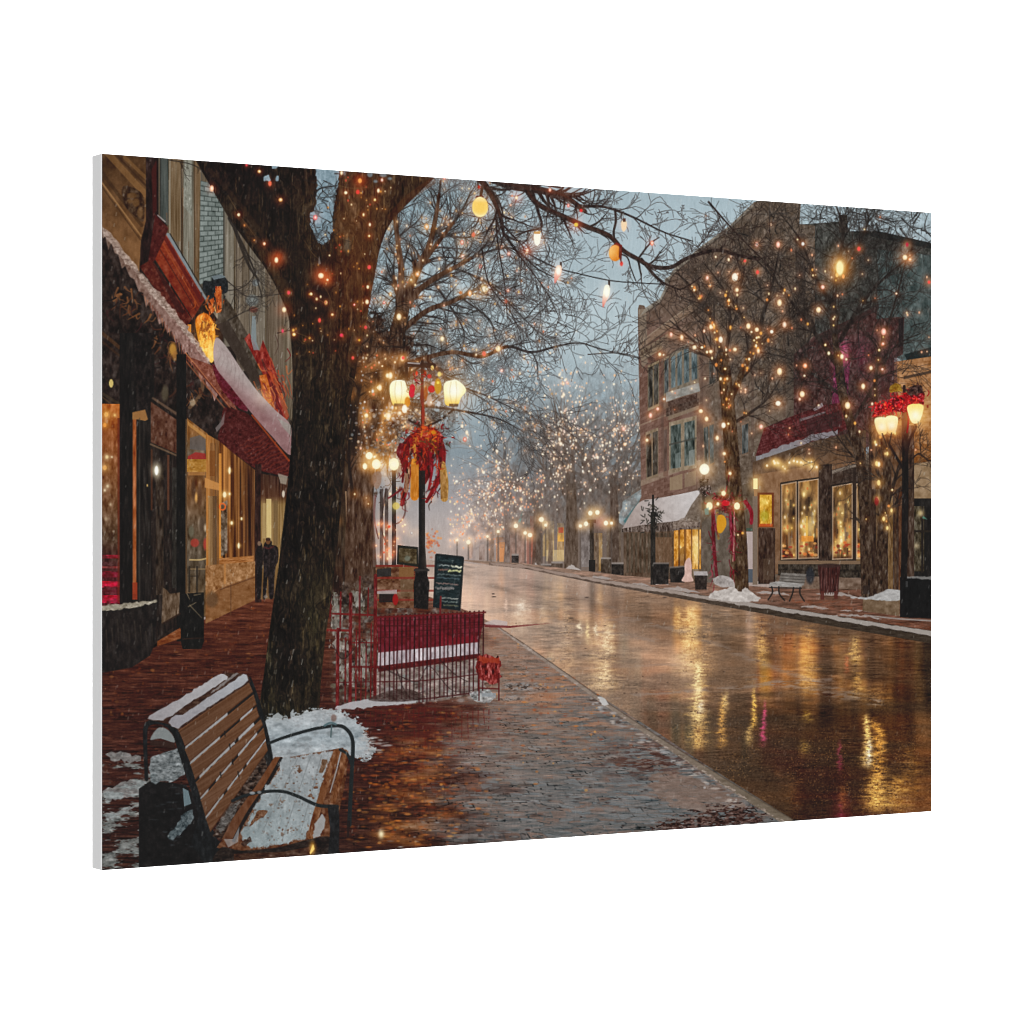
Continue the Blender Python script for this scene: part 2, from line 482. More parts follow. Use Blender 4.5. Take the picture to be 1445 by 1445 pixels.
def paint_right():
    # ---- teal rendered house at the right edge
    teal = part('printed_teal_house', label='dark teal rendered house wall at the right edge')
    fill(mpoly([(1112, 318), (1190, 312), (1200, 326), (1240, 326), (1320, 344), (1320, 520), (1270, 505), (1112, 505)]), tex((70, 70, 66), 13, 4, 7, 21))
    fill(mpoly([(1238, 352), (1320, 360), (1320, 510), (1272, 510), (1238, 470)]), tex((78, 90, 89), 11, 5, 8, 22), .9)
    fill(mpoly([(1200, 326), (1240, 326), (1320, 344), (1320, 352), (1240, 336)]), (36, 38, 38), .8, own=False)
    fill(mpoly([(1276, 500), (1320, 488), (1320, 512), (1284, 517)]), (34, 42, 42), .95, own=False)
    part('printed_chimney', teal, label='stump of a chimney on the roof line')
    fill(rect(1184, 303, 1196, 328), (74, 66, 58))
    # ---- tan brick house below it
    tan = part('printed_tan_house', label='warm tan brick house at the right edge')
    q = [(1236, 514), (1320, 502), (1320, 712), (1236, 712)]
    u, v = quv(q); t, m = bricks(u, v, 5, 34, 3)
    base = tex((150, 106, 68), 10, 5, 5, 24) + (t * .035 - m * .05)[..., None]
    fill(mpoly(q), base + (np.clip((590 - YY) / 300, -.2, .1) * .4)[..., None])
    fill(mpoly([(1275, 531), (1320, 521), (1320, 525), (1275, 535)]), (58, 48, 42), .8, own=False)
    fill(mpoly([(1282, 655), (1320, 650), (1320, 706), (1282, 706)]), tex((146, 124, 98), 9, 6, 6, 26), .9, own=False)
    part('doorway', tan, label='dark doorway of the tan house')
    fill(rect(1280, 703, 1320, 830), tex((34, 31, 29), 7, 4, 14, 27))
    fill(rect(1289, 714, 1304, 806), tex((80, 70, 52), 24, 3, 7, 28), .75); fill(rect(1300, 714, 1303, 808), (40, 34, 30))
    fill(rect(1284, 748, 1320, 751), (44, 38, 32)); glow(1299, 724, 5, (240, 210, 150), .7); glow(1293, 770, 4, (220, 190, 140), .55); glow(1284, 740, 3, (200, 160, 90), .4)
    fill(mpoly([(1303, 728), (1309, 733), (1301, 731)]), (90, 150, 130), .7)

    # ---- brick building with the stepped gable
    bb = part('printed_brick_building', label='tall brick corner building with a stepped gable and stone trim')
    outline = [(900, 436), (902, 430), (909, 431), (912, 437), (932, 422), (939, 405), (938, 394), (946, 390), (952, 379), (990, 348), (1030, 318), (1064, 285), (1085, 280), (1130, 285), (1128, 316), (1150, 318), (1150, 700), (1100, 820), (880, 820), (888, 745), (905, 700)]
    fill(mpoly(outline), tex((104, 90, 78), 9, 4, 5, 31))
    # brick courses, receding down the street
    qb = [(902, 440), (1100, 300), (1100, 640), (902, 700)]
    u, v = quv(qb); t, m = bricks(u, v, 34, 62, 5, .2)
    k = full(mpoly(outline))
    brickcol = C((112, 84, 73))[None, None] + (t * .05 - m * .035)[..., None] + (noise(30, 40, 9, 2) * .02)[..., None]
    img[:] += (brickcol - img) * (k * np.clip((1010 - XX) / 45, 0, 1) * np.clip((YY - 425) / 60, .25, .92))[..., None]
    img[:] += ((t * .03 - m * .03)[..., None]) * (k * np.clip((XX - 1000) / 40, 0, 1))[..., None]
    use(bb)
    # lighter stone quoin, parapet, cornice bands
    fill(mpoly([(901, 436), (912, 436), (914, 512), (906, 520), (903, 500)]), (136, 122, 106), .75)
    part('parapet', bb, label='pale stone coping along the stepped gable')
    fill(mpoly([(903, 446), (912, 440), (932, 426), (943, 405), (946, 392), (955, 382), (995, 350), (1032, 322), (1064, 292), (1064, 286), (1030, 318), (990, 347), (951, 379), (945, 389), (938, 394), (939, 404), (931, 421), (911, 434)]), tex((140, 132, 120), 10, 5, 5, 33), .85)
    part('cornice', bb, label='tan stone cornice band')
    fill(mpoly([(904, 484), (940, 456), (985, 424), (985, 436), (940, 468), (904, 494)]), tex((134, 112, 94), 9, 6, 3, 34), .85)
    fill(mpoly([(904, 494), (943, 470), (943, 488), (905, 510)]), tex((128, 112, 94), 9, 6, 4, 35), .9)
    fill(mpoly([(903, 500), (944, 474), (944, 477), (903, 503)]), (84, 70, 58), .8)
    part('belt_course', bb, label='stone belt course above the awning')
    fill(mpoly([(904, 678), (944, 663), (990, 648), (990, 655), (944, 671), (904, 686)]), tex((140, 120, 104), 8, 5, 3, 36), .9)
    fill(mpoly([(945, 674), (963, 668), (963, 690), (945, 692)]), (146, 126, 102), .85); fill(mpoly([(966, 668), (982, 664), (982, 684), (966, 688)]), (134, 114, 94), .8)
    for x in range(14):
        f = x / 13; px_ = 905 + f * 82; py_ = 484 - f * 60
        fill(rect(px_, py_ + 11, px_ + 2.2, py_ + 17), (84, 66, 56), .7, own=False)
    fill(mstroke([(903, 494), (940, 467), (990, 432)], 2, 2, False), (72, 58, 50), .75, own=False); fill(mstroke([(903, 483), (940, 455), (990, 420)], 1.6, 1.6, False), (160, 144, 124), .7, own=False)
    fill(mstroke([(912, 441), (932, 427), (943, 406), (946, 393), (956, 382), (995, 350), (1032, 322), (1064, 291)], 1.6, 1.6, False), (68, 58, 52), .6, own=False)
    fill(mstroke([(903, 600), (940, 586), (990, 568)], 1.5, 1.5, False), (146, 128, 108), .6, own=False); fill(mstroke([(903, 512), (936, 492)], 1.5, 1.5, False), (84, 66, 58), .6, own=False)
    # windows
    window([(914, 516), (930, 508), (930, 573), (914, 580)], 0, (134, 118, 96), (70, 66, 60), cols=2, rows=1, seed=41, parent=bb)
    fill(mpoly([(934, 478), (988, 444), (990, 560), (936, 578)]), tex((118, 98, 84), 9, 5, 6, 42), .8)
    window([(937, 506), (944, 501), (944, 555), (937, 559)], 0, (128, 114, 96), (76, 80, 80), cols=1, rows=1, seed=39, parent=bb)
    window([(946, 500), (985, 474), (986, 540), (946, 554)], 0, (122, 112, 98), (90, 102, 104), cols=4, rows=1, seed=43, parent=bb, amp=18, mull=.1)
    window([(1000, 505), (1022, 492), (1022, 536), (1000, 546)], 0, (110, 96, 84), (70, 68, 64), cols=2, rows=1, seed=44, parent=bb)
    part('window_sill', bb, label='snowy white window sill under the bay window')
    fill(mpoly([(940, 554), (986, 540), (988, 552), (960, 560), (940, 567)]), tex((146, 144, 138), 10, 5, 4, 45))
    fill(mpoly([(942, 567), (984, 554), (984, 566), (944, 578)]), tex((78, 60, 52), 12, 3, 3, 46), .9, own=False)
    window([(911, 610), (929, 603), (929, 672), (912, 678)], 0, (132, 114, 94), (74, 66, 58), cols=2, rows=1, seed=47, parent=bb)
    window([(936, 603), (942, 601), (942, 668), (936, 670)], 0, (128, 112, 94), (74, 74, 70), cols=1, rows=1, seed=38, parent=bb)
    window([(944, 596), (983, 586), (983, 660), (944, 668)], 0, (138, 122, 102), (82, 90, 86), cols=2, rows=1, seed=48, parent=bb, amp=22, mull=.08)
    fill(mpoly([(972, 636), (980, 634), (980, 656), (972, 658)]), (136, 142, 138), .7, own=False); fill(mpoly([(953, 640), (960, 638), (960, 660), (953, 661)]), (124, 132, 128), .6, own=False)
    fill(mpoly([(944, 626), (983, 617), (983, 619), (944, 629)]), (70, 68, 62), .7, own=False)
    fill(mpoly([(940, 576), (986, 562), (986, 572), (940, 590)]), tex((72, 58, 50), 12, 2, 3, 37), .8, own=False); fill(mpoly([(940, 588), (986, 572), (986, 577), (940, 594)]), (134, 118, 100), .8, own=False)
    window([(992, 600), (1008, 594), (1008, 655), (994, 662)], 0, (120, 98, 80), (86, 88, 84), cols=2, rows=1, seed=49, parent=bb)
    window([(1046, 598), (1057, 594), (1057, 640), (1046, 644)], 0, (112, 94, 80), (84, 86, 84), cols=1, rows=1, seed=36, parent=bb)
    fill(rect(936, 588, 943, 672), (116, 84, 72), .6, own=False)
    use(bb)
    for x in (933, 988, 1014, 1060, 1105):
        fill(mpoly([(x, 500 - (x - 930) * .3), (x + 4, 497 - (x - 930) * .3), (x + 4, 660), (x, 662)]), (84, 66, 58), .35)
    fill(mpoly([(1108, 420), (1122, 416), (1124, 620), (1110, 620)]), (84, 74, 66), .55)
    fill(mpoly([(1122, 330), (1136, 330), (1138, 600), (1124, 600)]), (56, 48, 44), .55)

    # ---- shop under the snowy awning
    shop = part('printed_awning_shop', label='corner shop under a snowy white awning')
    fill(mpoly([(880, 742), (1060, 680), (1068, 822), (880, 822)]), tex((92, 74, 60), 12, 4, 10, 51))
    for x in range(884, 946, 6):
        fill(rect(x, 752, x + 3.4, 808), tex((76, 66, 54), 14, 2, 9, x), .7, own=False)
    fill(rect(918, 758, 948, 800), tex((116, 88, 66), 12, 3, 9, 52), .7)
    fill(mpoly([(990, 700), (1064, 680), (1064, 822), (990, 822)]), tex((104, 90, 76), 10, 6, 12, 53), .9)
    part('lit_window', shop, label='bright amber lit window of the corner shop')
    fill(rect(951, 747, 989, 803), tex((196, 134, 58), 30, 3, 7, 54))
    for x, w, c in [(957, 3, (84, 50, 26)), (965, 3.5, (110, 70, 34)), (975, 2, (90, 54, 28)), (985, 2, (70, 50, 34))]:
        fill(rect(x, 747, x + w, 803), c, .9)
    fill(mpoly([(958, 775), (966, 770), (968, 803), (958, 803)]), (80, 56, 36), .6)
    glow(982, 775, 6, (255, 220, 140), .75, 26); glow(960, 770, 8, (255, 170, 70), .35, 18)
    part('awning', shop, label='snow covered white awning with a dark fringe')
    top = spline([(878, 746), (892, 722), (905, 707), (928, 703), (960, 697), (992, 690)], 5)
    fill(mpoly(list(top) + [(980, 712), (966, 736), (930, 742), (900, 746)]), lgrad((900, 740), (164, 150, 144), (970, 700), (196, 190, 188)) + (noise(6, 6, 55) * .018)[..., None])
    fill(mpoly([(992, 690), (990, 706), (988, 738), (962, 738), (976, 712)]), tex((112, 98, 86), 10, 4, 4, 56))
    fill(mpoly([(877, 746), (905, 741), (962, 734), (988, 737), (988, 744), (940, 750), (878, 751)]), tex((96, 82, 74), 26, 2, 6, 57))
    fill(mpoly(rough([(948, 738), (966, 730), (986, 736), (986, 742), (950, 746)], .8, 3, 4)), tex((140, 124, 112), 18, 3, 2, 58), .7)
    # ---- red shop
    red = part('printed_red_shop', label='red shopfront with golden lit windows and a snow lined roof')
    fill(mpoly([(1120, 500), (1148, 475), (1238, 432), (1236, 450), (1266, 447), (1276, 448), (1274, 500), (1262, 505), (1262, 620), (1120, 660)]), tex((76, 52, 49), 13, 3, 5, 61))
    fill(mpoly([(1150, 478), (1240, 428), (1240, 436), (1152, 490)]), (60, 44, 42), .8)
    fill(mpoly([(1268, 450), (1275, 447), (1274, 488), (1268, 490)]), (40, 34, 36), .9)
    fill(mpoly([(1210, 470), (1266, 452), (1266, 560), (1212, 580)]), tex((82, 54, 55), 13, 3, 6, 62), .6)
    fill(mpoly([(1174, 560), (1178, 505), (1190, 488), (1200, 505), (1196, 560), (1182, 600), (1174, 596)]), tex((136, 46, 90), 26, 3, 8, 63), .55, own=False)
    glow(1192, 492, 7, (235, 60, 130), .5, 12); glow(1184, 520, 10, (200, 40, 110), .35, 26); glow(1215, 500, 12, (150, 20, 70), .25, 20)
    part('roof', red, label='dark red shingled shop roof edged with snow')
    q = [(1072, 610), (1180, 568), (1180, 612), (1066, 644)]
    u, v = quv(q); t, m = bricks(u, v, 26, 9, 7, .3)
    fill(mpoly([(1066, 644), (1078, 604), (1110, 590), (1160, 572), (1200, 566), (1200, 604), (1150, 622)]), tex((92, 46, 46), 10, 4, 4, 64) + (t * .03 - m * .06)[..., None])
    fill(mpoly([(1138, 592), (1188, 580), (1188, 600), (1138, 614)]), (58, 40, 40), .6)
    fill(mpoly(rough([(1066, 645), (1100, 630), (1150, 613), (1182, 606), (1182, 612), (1150, 622), (1100, 640), (1068, 652)], .9, 4, 6)), (136, 134, 138), .9)
    fill(mpoly([(1128, 591), (1165, 580), (1165, 583), (1128, 595)]), (124, 118, 120), .7); fill(mpoly([(1147, 577), (1160, 568), (1162, 573), (1150, 580)]), (160, 160, 166), .7)
    use(red)
    fill(mpoly([(1062, 652), (1150, 622), (1222, 606), (1222, 690), (1062, 690)]), lgrad((1100, 640), (84, 66, 52), (1110, 690), (136, 100, 72)) + (noise(4, 7, 65) * .03)[..., None])
    part('shop_wall', red, label='warm tan shop wall around the windows')
    fill(mpoly([(1064, 670), (1160, 655), (1160, 800), (1064, 815)]), lgrad((1100, 660), (138, 104, 76), (1100, 810), (112, 84, 62)) + (noise(5, 8, 66) * .03)[..., None])
    fill(mpoly([(1155, 668), (1228, 648), (1228, 800), (1155, 800)]), tex((72, 58, 50), 12, 4, 9, 67))
    fill(mpoly([(1160, 668), (1222, 650), (1222, 654), (1160, 673)]), (140, 128, 116), .8)
    fill(rect(1155, 655, 1174, 800), tex((62, 48, 40), 14, 3, 9, 68))

    def goldwin(q, seed, n):
        x0, y0 = q[0]; x1 = q[1][0]; y1 = q[2][1]
        part('shop_window', red, label='golden lit display window full of reflections')
        fill(mpoly(q), (44, 34, 28))
        q2 = [(q[0][0] + 2, q[0][1] + 3), (q[1][0] - 1.5, q[1][1] + 3), (q[2][0] - 1.5, q[2][1] - 3), (q[3][0] + 2, q[3][1] - 3)]
        g = vgrad([(y0, (140, 100, 56)), (y0 + 36, (100, 76, 52)), (y0 + 75, (124, 80, 44)), (y1, (78, 50, 36))]) + (noise(6, 18, seed) * .10)[..., None] * np.array([1.1, .85, .5], np.float32)
        fill(mpoly(q2), g)
        rr = random.Random(seed)
        for j in range(n):
            x = rr.uniform(x0 + 4, x1 - 4); y = rr.uniform(y0 + 5, y1 - 6); s = rr.uniform(1, 2.4)
            glow(x, y, s * 2.2, (255, 190, 90), .55, s * rr.uniform(2, 5)); fill(mell(x, y, s * .7, s * rr.uniform(.7, 1.6)), rr.choice([(255, 232, 170), (250, 200, 110), (240, 220, 190), (210, 110, 60)]), .75, own=False)
        for j in range(n // 2):
            x = rr.uniform(x0 + 3, x1 - 6); y = rr.uniform(y0 + 20, y1 - 10)
            fill(rect(x, y, x + rr.uniform(1.5, 5), y + rr.uniform(5, 26)), rr.choice([(70, 50, 36), (84, 64, 48), (48, 38, 32), (170, 130, 84), (120, 104, 92)]), .55, own=False)
        for j in range(12):
            x = rr.uniform(x0 + 3, x1 - 3); y = y1 - rr.uniform(5, 26)
            fill(mell(x, y, rr.uniform(1.2, 3), rr.uniform(1, 2.4)), rr.choice([(170, 60, 40), (220, 120, 60), (120, 44, 34), (236, 170, 100)]), .7, own=False)
        for a, b in ((0, 1), (1, 2), (2, 3), (3, 0)):
            fill(mstroke([q2[a], q2[b]], 1.3, smooth=False), (206, 176, 146), .85, own=False)
    goldwin([(1101, 681), (1125, 677), (1125, 791), (1101, 792)], 71, 14)
    goldwin([(1125, 677), (1156, 673), (1156, 790), (1125, 791)], 72, 26)
    goldwin([(1173, 684), (1204, 679), (1204, 791), (1173, 792)], 73, 26)
    goldwin([(1207, 680), (1224, 676), (1224, 791), (1207, 791)], 74, 14)
    fill(rect(1204, 660, 1208, 792), (54, 42, 36), 1, own=False)
    glow(1142, 745, 7, (255, 200, 90), .5, 16); fill(rect(1137, 728, 1140, 758), (240, 190, 90), .6, own=False); fill(rect(1131, 756, 1148, 764), (236, 150, 60), .7, own=False)
    part('sign_panel', red, label='small glowing yellow window above the shop door')
    fill(rect(1069, 695, 1092, 744), (110, 60, 34)); fill(rect(1072, 698, 1089, 739), tex((206, 156, 56), 26, 4, 6, 75)); fill(mell(1079, 728, 6, 8, 4), (180, 180, 70), .6); glow(1078, 708, 6, (255, 214, 110), .5)
    fill(rect(1071, 739, 1090, 743), (200, 90, 40), .8)
    part('shop_door', red, label='brown shop door beside the windows')
    fill(rect(1070, 745, 1094, 824), tex((64, 46, 36), 14, 3, 10, 76)); fill(rect(1077, 788, 1092, 818), (92, 74, 60), .6)
    part('shop_base', red, label='dark tiled base under the shop windows')
    q = [(1098, 795), (1226, 795), (1226, 816), (1098, 812)]
    u, v = quv(q); t, m = bricks(u, v, 16, 2, 9, .25)
    fill(mpoly(q), tex((62, 54, 46), 10, 3, 4, 77) + (t * .04 - m * .08)[..., None])
    fill(rect(1098, 791, 1228, 796), (118, 96, 76)); fill(mpoly([(1096, 812), (1230, 816), (1230, 840), (1096, 828)]), tex((112, 92, 78), 11, 6, 5, 78))
    fill(mell(1143, 812, 6, 12, 3), (44, 46, 52), .85, own=False)
    fill(rect(1222, 640, 1232, 820), tex((104, 88, 74), 12, 3, 9, 79), .9, own=False)
    use(red)
    for j in range(16):
        x = 1084 + j * 4.6 + R.gauss(0, 1.5); bulb(x, 656 + R.gauss(0, 3) - (x - 1084) * .02, R.uniform(1.3, 2.2), WARM, (255, 170, 70), 6, .5)
    fill(mpoly([(990, 738), (1010, 720), (1030, 735), (1030, 822), (990, 822)]), tex((98, 88, 78), 10, 5, 9, 80), .85, own=False)
    use(red); fill(rect(1226, 600, 1290, 838), tex((66, 50, 40), 14, 3, 12, 84))
    for x, ww, c in [(1236, 6, (104, 82, 60)), (1246, 3, (140, 106, 66)), (1253, 7, (120, 92, 58)), (1262, 3, (86, 64, 46)), (1268, 6, (96, 62, 40))]:
        fill(rect(x, 690, x + ww, 832), tex(c, 16, 2, 10, x), .8, own=False)
    fill(rect(1230, 600, 1280, 690), tex((110, 80, 56), 16, 5, 8, 85), .7, own=False)
    part('pale_door', red, label='pale door panel between the shops')
    fill(rect(1053, 750, 1062, 803), (176, 160, 156)); fill(rect(1053, 803, 1062, 822), (84, 90, 98)); fill(rect(1062, 700, 1069, 825), (120, 104, 90))
    fill(rect(1053, 745, 1062, 749), (70, 84, 72))


def paint_ground():
    # ---- right pavement
    pav = part('printed_far_pavement', label='snow patched brick pavement on the far side of the street')
    kerb = [(690, 797), (740, 801), (840, 820), (1000, 846), (1160, 872), (1320, 898)]
    fill(mpoly([(640, 789), (740, 795), (880, 812), (1000, 822), (1100, 830), (1230, 832), (1320, 838)] + kerb[::-1]), lgrad((760, 800), (150, 124, 108), (1250, 860), (98, 66, 52)) + (noise(14, 2, 81) * .05)[..., None] * np.array([1.2, .9, .8], np.float32))
    for (x, y, w, h, s) in [(905, 826, 40, 3, 1), (960, 832, 60, 3, 2), (1030, 838, 60, 4, 3), (1090, 836, 50, 2, 4), (850, 815, 30, 2, 5), (1180, 838, 60, 2.5, 6), (1150, 856, 40, 2, 7), (1210, 868, 70, 1.5, 8), (930, 822, 30, 2, 9), (1230, 862, 90, 1.2, 10)]:
        fill(mpoly(rough(spline([(x - w / 2, y), (x, y - h), (x + w / 2, y + w * .08), (x, y + h)], 5, True), .7, 3, s)), (168, 160, 156), .8)
    for (x, y, w) in [(1160, 850, 40), (1200, 858, 50), (1120, 848, 20), (1240, 880, 60), (1290, 886, 40)]:
        fill(mell(x, y, w, 3, 3), (140, 76, 50), .4 * np.clip(noise(8, 2, 12) + .5, 0, 1))
    k = part('printed_far_kerb', label='snow topped far kerb running along the road')
    fill(mpoly([(x, y - 3.5 - (x - 690) * .006) for x, y in kerb] + [(x, y + 3 + (x - 690) * .018) for x, y in kerb[::-1]]), lgrad((700, 0), (112, 94, 84), (1100, 0), (60, 50, 41)) + (noise(9, 2, 83) * .02)[..., None])
    fill(mpoly(rough([(x, y - 3 - (x - 690) * .006) for x, y in kerb], .5, 6, 2, False) + rough([(x, y + .6 - (x - 690) * .001) for x, y in kerb[::-1]], .6, 6, 3, False)), lgrad((740, 0), (160, 138, 126), (1100, 0), (172, 164, 158)), .85)

    # ---- the wet road
    road = part('printed_wet_road', label='wet street shining with amber reflections')
    kl = [(600, 790), (690, 797.5), (740, 802.5), (840, 823), (1000, 852), (1160, 881), (1320, 909)]
    left = [(1118, 1156), (1000, 1082), (930, 1035), (857, 989), (790, 943), (740, 908), (704, 884), (660, 862), (600, 840)]
    rp = mpoly(kl + [(1320, 1160)] + left)
    rm = full(rp)
    base = lgrad((700, 800), (156, 141, 130), (1150, 1130), (80, 60, 43))
    fill(rp, base)
    # what stands along the far side, mirrored and smeared downwards by the wet asphalt
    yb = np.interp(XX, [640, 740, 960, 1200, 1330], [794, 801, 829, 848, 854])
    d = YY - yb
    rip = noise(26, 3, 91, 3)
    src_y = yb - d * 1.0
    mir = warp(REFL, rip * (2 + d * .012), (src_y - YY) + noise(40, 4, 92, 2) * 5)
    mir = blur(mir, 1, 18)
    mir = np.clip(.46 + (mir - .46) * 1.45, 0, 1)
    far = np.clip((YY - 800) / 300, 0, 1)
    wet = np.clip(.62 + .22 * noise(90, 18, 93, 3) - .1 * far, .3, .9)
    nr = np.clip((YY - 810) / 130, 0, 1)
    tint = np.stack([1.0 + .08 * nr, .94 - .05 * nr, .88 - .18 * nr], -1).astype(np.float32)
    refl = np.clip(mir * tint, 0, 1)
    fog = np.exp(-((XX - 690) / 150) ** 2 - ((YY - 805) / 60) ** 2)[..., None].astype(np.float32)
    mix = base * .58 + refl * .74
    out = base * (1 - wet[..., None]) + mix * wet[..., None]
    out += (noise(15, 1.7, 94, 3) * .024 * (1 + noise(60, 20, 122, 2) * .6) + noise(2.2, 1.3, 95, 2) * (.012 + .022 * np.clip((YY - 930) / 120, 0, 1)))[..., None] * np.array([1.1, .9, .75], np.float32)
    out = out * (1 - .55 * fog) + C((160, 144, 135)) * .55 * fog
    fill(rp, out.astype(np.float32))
    # darker dry lanes and pale melt lines running with the street
    VX, VY = 575, 775
    ang = (XX - VX) / np.maximum(YY - VY, 1)
    band = np.exp(-((ang - 2.35) / .22) ** 2) * .5 + np.exp(-((ang - 3.4) / .3) ** 2) * .45
    img[:] *= (1 - rm * np.clip(band * (.5 + .5 * noise(50, 10, 96)), 0, .5) * .35)[..., None]
    dark = rm * np.clip((YY - 985 + (XX - 870) * .04 + noise(30, 6, 118, 2) * 6) / 26, 0, 1) * np.clip((XX - 880) / 30, 0, 1) * np.clip((1.25 - np.abs(XX - 1110) / 260), 0, 1)
    img[:] *= (1 - .34 * dark)[..., None]
    for pts, w, a in [([(856, 985), (930, 978), (1020, 972), (1090, 965), (1180, 958)], 5, .35), ([(870, 870), (960, 890), (1060, 930), (1160, 965), (1240, 990)], 7, .28), ([(760, 868), (840, 890), (930, 905)], 5, .3), ([(700, 862), (800, 858), (880, 880)], 4, .28),
                      ([(800, 945), (880, 940), (960, 938)], 4, .2), ([(1060, 955), (1150, 975), (1240, 992)], 9, .3), ([(720, 815), (800, 835), (880, 862)], 5, .2), ([(1000, 860), (1100, 885), (1200, 905)], 4, .18)]:
        m = full(mstroke(pts, w)); m = blur(m, 5, 1) * np.clip(.55 + noise(18, 3, 97), 0, 1)
        fill(fmask(m * rm), (146, 130, 120), min(1, a * 1.7))

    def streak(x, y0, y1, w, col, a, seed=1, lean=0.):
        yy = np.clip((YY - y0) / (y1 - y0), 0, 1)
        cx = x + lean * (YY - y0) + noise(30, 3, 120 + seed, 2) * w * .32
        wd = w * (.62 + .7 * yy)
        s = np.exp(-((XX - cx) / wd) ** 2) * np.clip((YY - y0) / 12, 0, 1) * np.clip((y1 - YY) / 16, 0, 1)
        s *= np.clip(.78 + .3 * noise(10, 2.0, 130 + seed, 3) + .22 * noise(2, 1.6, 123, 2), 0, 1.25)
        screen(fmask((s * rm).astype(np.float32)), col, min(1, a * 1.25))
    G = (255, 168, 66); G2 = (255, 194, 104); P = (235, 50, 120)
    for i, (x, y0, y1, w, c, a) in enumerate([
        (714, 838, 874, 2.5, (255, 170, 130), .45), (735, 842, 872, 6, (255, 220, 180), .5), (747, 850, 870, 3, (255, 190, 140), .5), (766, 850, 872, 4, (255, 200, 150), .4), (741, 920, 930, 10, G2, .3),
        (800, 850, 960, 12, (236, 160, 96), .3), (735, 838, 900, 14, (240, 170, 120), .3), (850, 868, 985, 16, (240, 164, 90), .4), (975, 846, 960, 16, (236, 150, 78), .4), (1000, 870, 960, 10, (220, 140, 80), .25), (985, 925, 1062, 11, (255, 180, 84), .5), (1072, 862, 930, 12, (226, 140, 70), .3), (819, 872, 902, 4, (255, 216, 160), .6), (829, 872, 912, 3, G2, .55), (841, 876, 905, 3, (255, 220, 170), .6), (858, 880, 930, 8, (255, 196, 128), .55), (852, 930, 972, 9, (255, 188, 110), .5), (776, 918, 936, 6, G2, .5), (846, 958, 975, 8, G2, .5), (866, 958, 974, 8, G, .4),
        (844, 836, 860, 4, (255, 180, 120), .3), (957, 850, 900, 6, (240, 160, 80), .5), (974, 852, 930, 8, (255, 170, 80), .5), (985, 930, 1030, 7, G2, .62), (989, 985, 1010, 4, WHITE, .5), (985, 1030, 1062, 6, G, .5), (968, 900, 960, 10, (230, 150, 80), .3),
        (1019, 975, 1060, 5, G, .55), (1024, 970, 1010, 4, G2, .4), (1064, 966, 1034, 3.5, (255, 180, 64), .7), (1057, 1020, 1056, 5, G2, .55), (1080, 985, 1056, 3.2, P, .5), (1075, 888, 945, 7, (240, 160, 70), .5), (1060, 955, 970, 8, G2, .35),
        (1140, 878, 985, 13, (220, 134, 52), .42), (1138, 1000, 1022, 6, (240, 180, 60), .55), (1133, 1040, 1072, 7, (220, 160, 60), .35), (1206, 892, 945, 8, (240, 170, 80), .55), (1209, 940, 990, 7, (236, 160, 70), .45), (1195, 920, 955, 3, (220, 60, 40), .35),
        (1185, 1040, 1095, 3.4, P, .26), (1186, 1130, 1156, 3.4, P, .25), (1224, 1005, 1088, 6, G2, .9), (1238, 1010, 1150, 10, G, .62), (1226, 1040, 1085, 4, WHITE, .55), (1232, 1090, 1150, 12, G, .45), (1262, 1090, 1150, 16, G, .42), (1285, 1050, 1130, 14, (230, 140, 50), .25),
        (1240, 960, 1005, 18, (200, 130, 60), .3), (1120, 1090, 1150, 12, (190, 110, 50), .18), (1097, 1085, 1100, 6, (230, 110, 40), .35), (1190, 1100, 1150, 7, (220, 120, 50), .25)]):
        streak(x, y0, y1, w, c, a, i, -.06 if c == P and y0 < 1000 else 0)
    # glitter in the wet asphalt nearest to the eye
    gl = np.clip(noise(1.5, 1.2, 98, 1) - .75, 0, 1) * 1.1 * rm * np.clip((YY - 985) / 80, 0, 1) * np.clip(noise(50, 40, 99, 2) * .7 + .55, 0, 1)
    screen(fmask(gl.astype(np.float32)), (240, 160, 80), .22)
    use(road)
    for j in range(60):
        x = R.uniform(690, 1300); y = R.uniform(850, 1140)
        if rm[int(y - OY), int(x - OX)] > .5:
            fill(mell(x, y, R.uniform(.8, 2.2), .7), (40, 30, 26), .5)
    for x, y, w in [(697, 842, 3), (806, 872, 4), (696, 838, 2), (938, 843, 3), (828, 843, 3)]:
        fill(mell(x, y, w, 1), (70, 58, 52), .7)

    # ---- near pavement of wet bricks
    side = part('printed_brick_pavement', label='wet red brick pavement with scattered snow and puddles')
    edge = left
    sp = mpoly([(130, 1260), (130, 900), (215, 915), (300, 868), (358, 845), (470, 800), (600, 795)] + edge[::-1] + [(1110, 1260)])
    sm = full(sp)
    z = 1. / np.maximum(YY - 762, 4)
    wx = (XX - 560) * z; wz = z * 620
    t, m = bricks(wx * .9 + noise(50, 20, 115, 2) * .006, wz + noise(60, 10, 116, 2) * .02, 20., 46., 3, .17)
    nearn = np.clip((YY - 860) / 200, 0, 1)
    # broad colour: grey-pink wet bricks to the right, deep red to the left, fire-lit in the middle
    gr = lgrad((660, 900), (146, 118, 102), (800, 1110), (107, 104, 102))
    rd = vgrad([(800, (104, 58, 40)), (900, (80, 43, 31)), (1000, (66, 36, 28)), (1200, (52, 32, 27))])
    w = np.clip((XX - (590 + noise(60, 16, 101) * 38 + (YY - 1050) * .1)) / 110, 0, 1)[..., None]
    col = rd * (1 - w) + gr * w
    glz = np.clip(noise(46, 9, 102, 3) * .7 + .1, 0, 1)
    worn = np.clip(.5 + noise(30, 8, 114, 3) * .6, .05, 1.2) * (.4 + .6 * w[..., 0])
    gapn = np.clip(.35 + noise(9, 2.5, 124, 2) * .8, 0, 1.3)
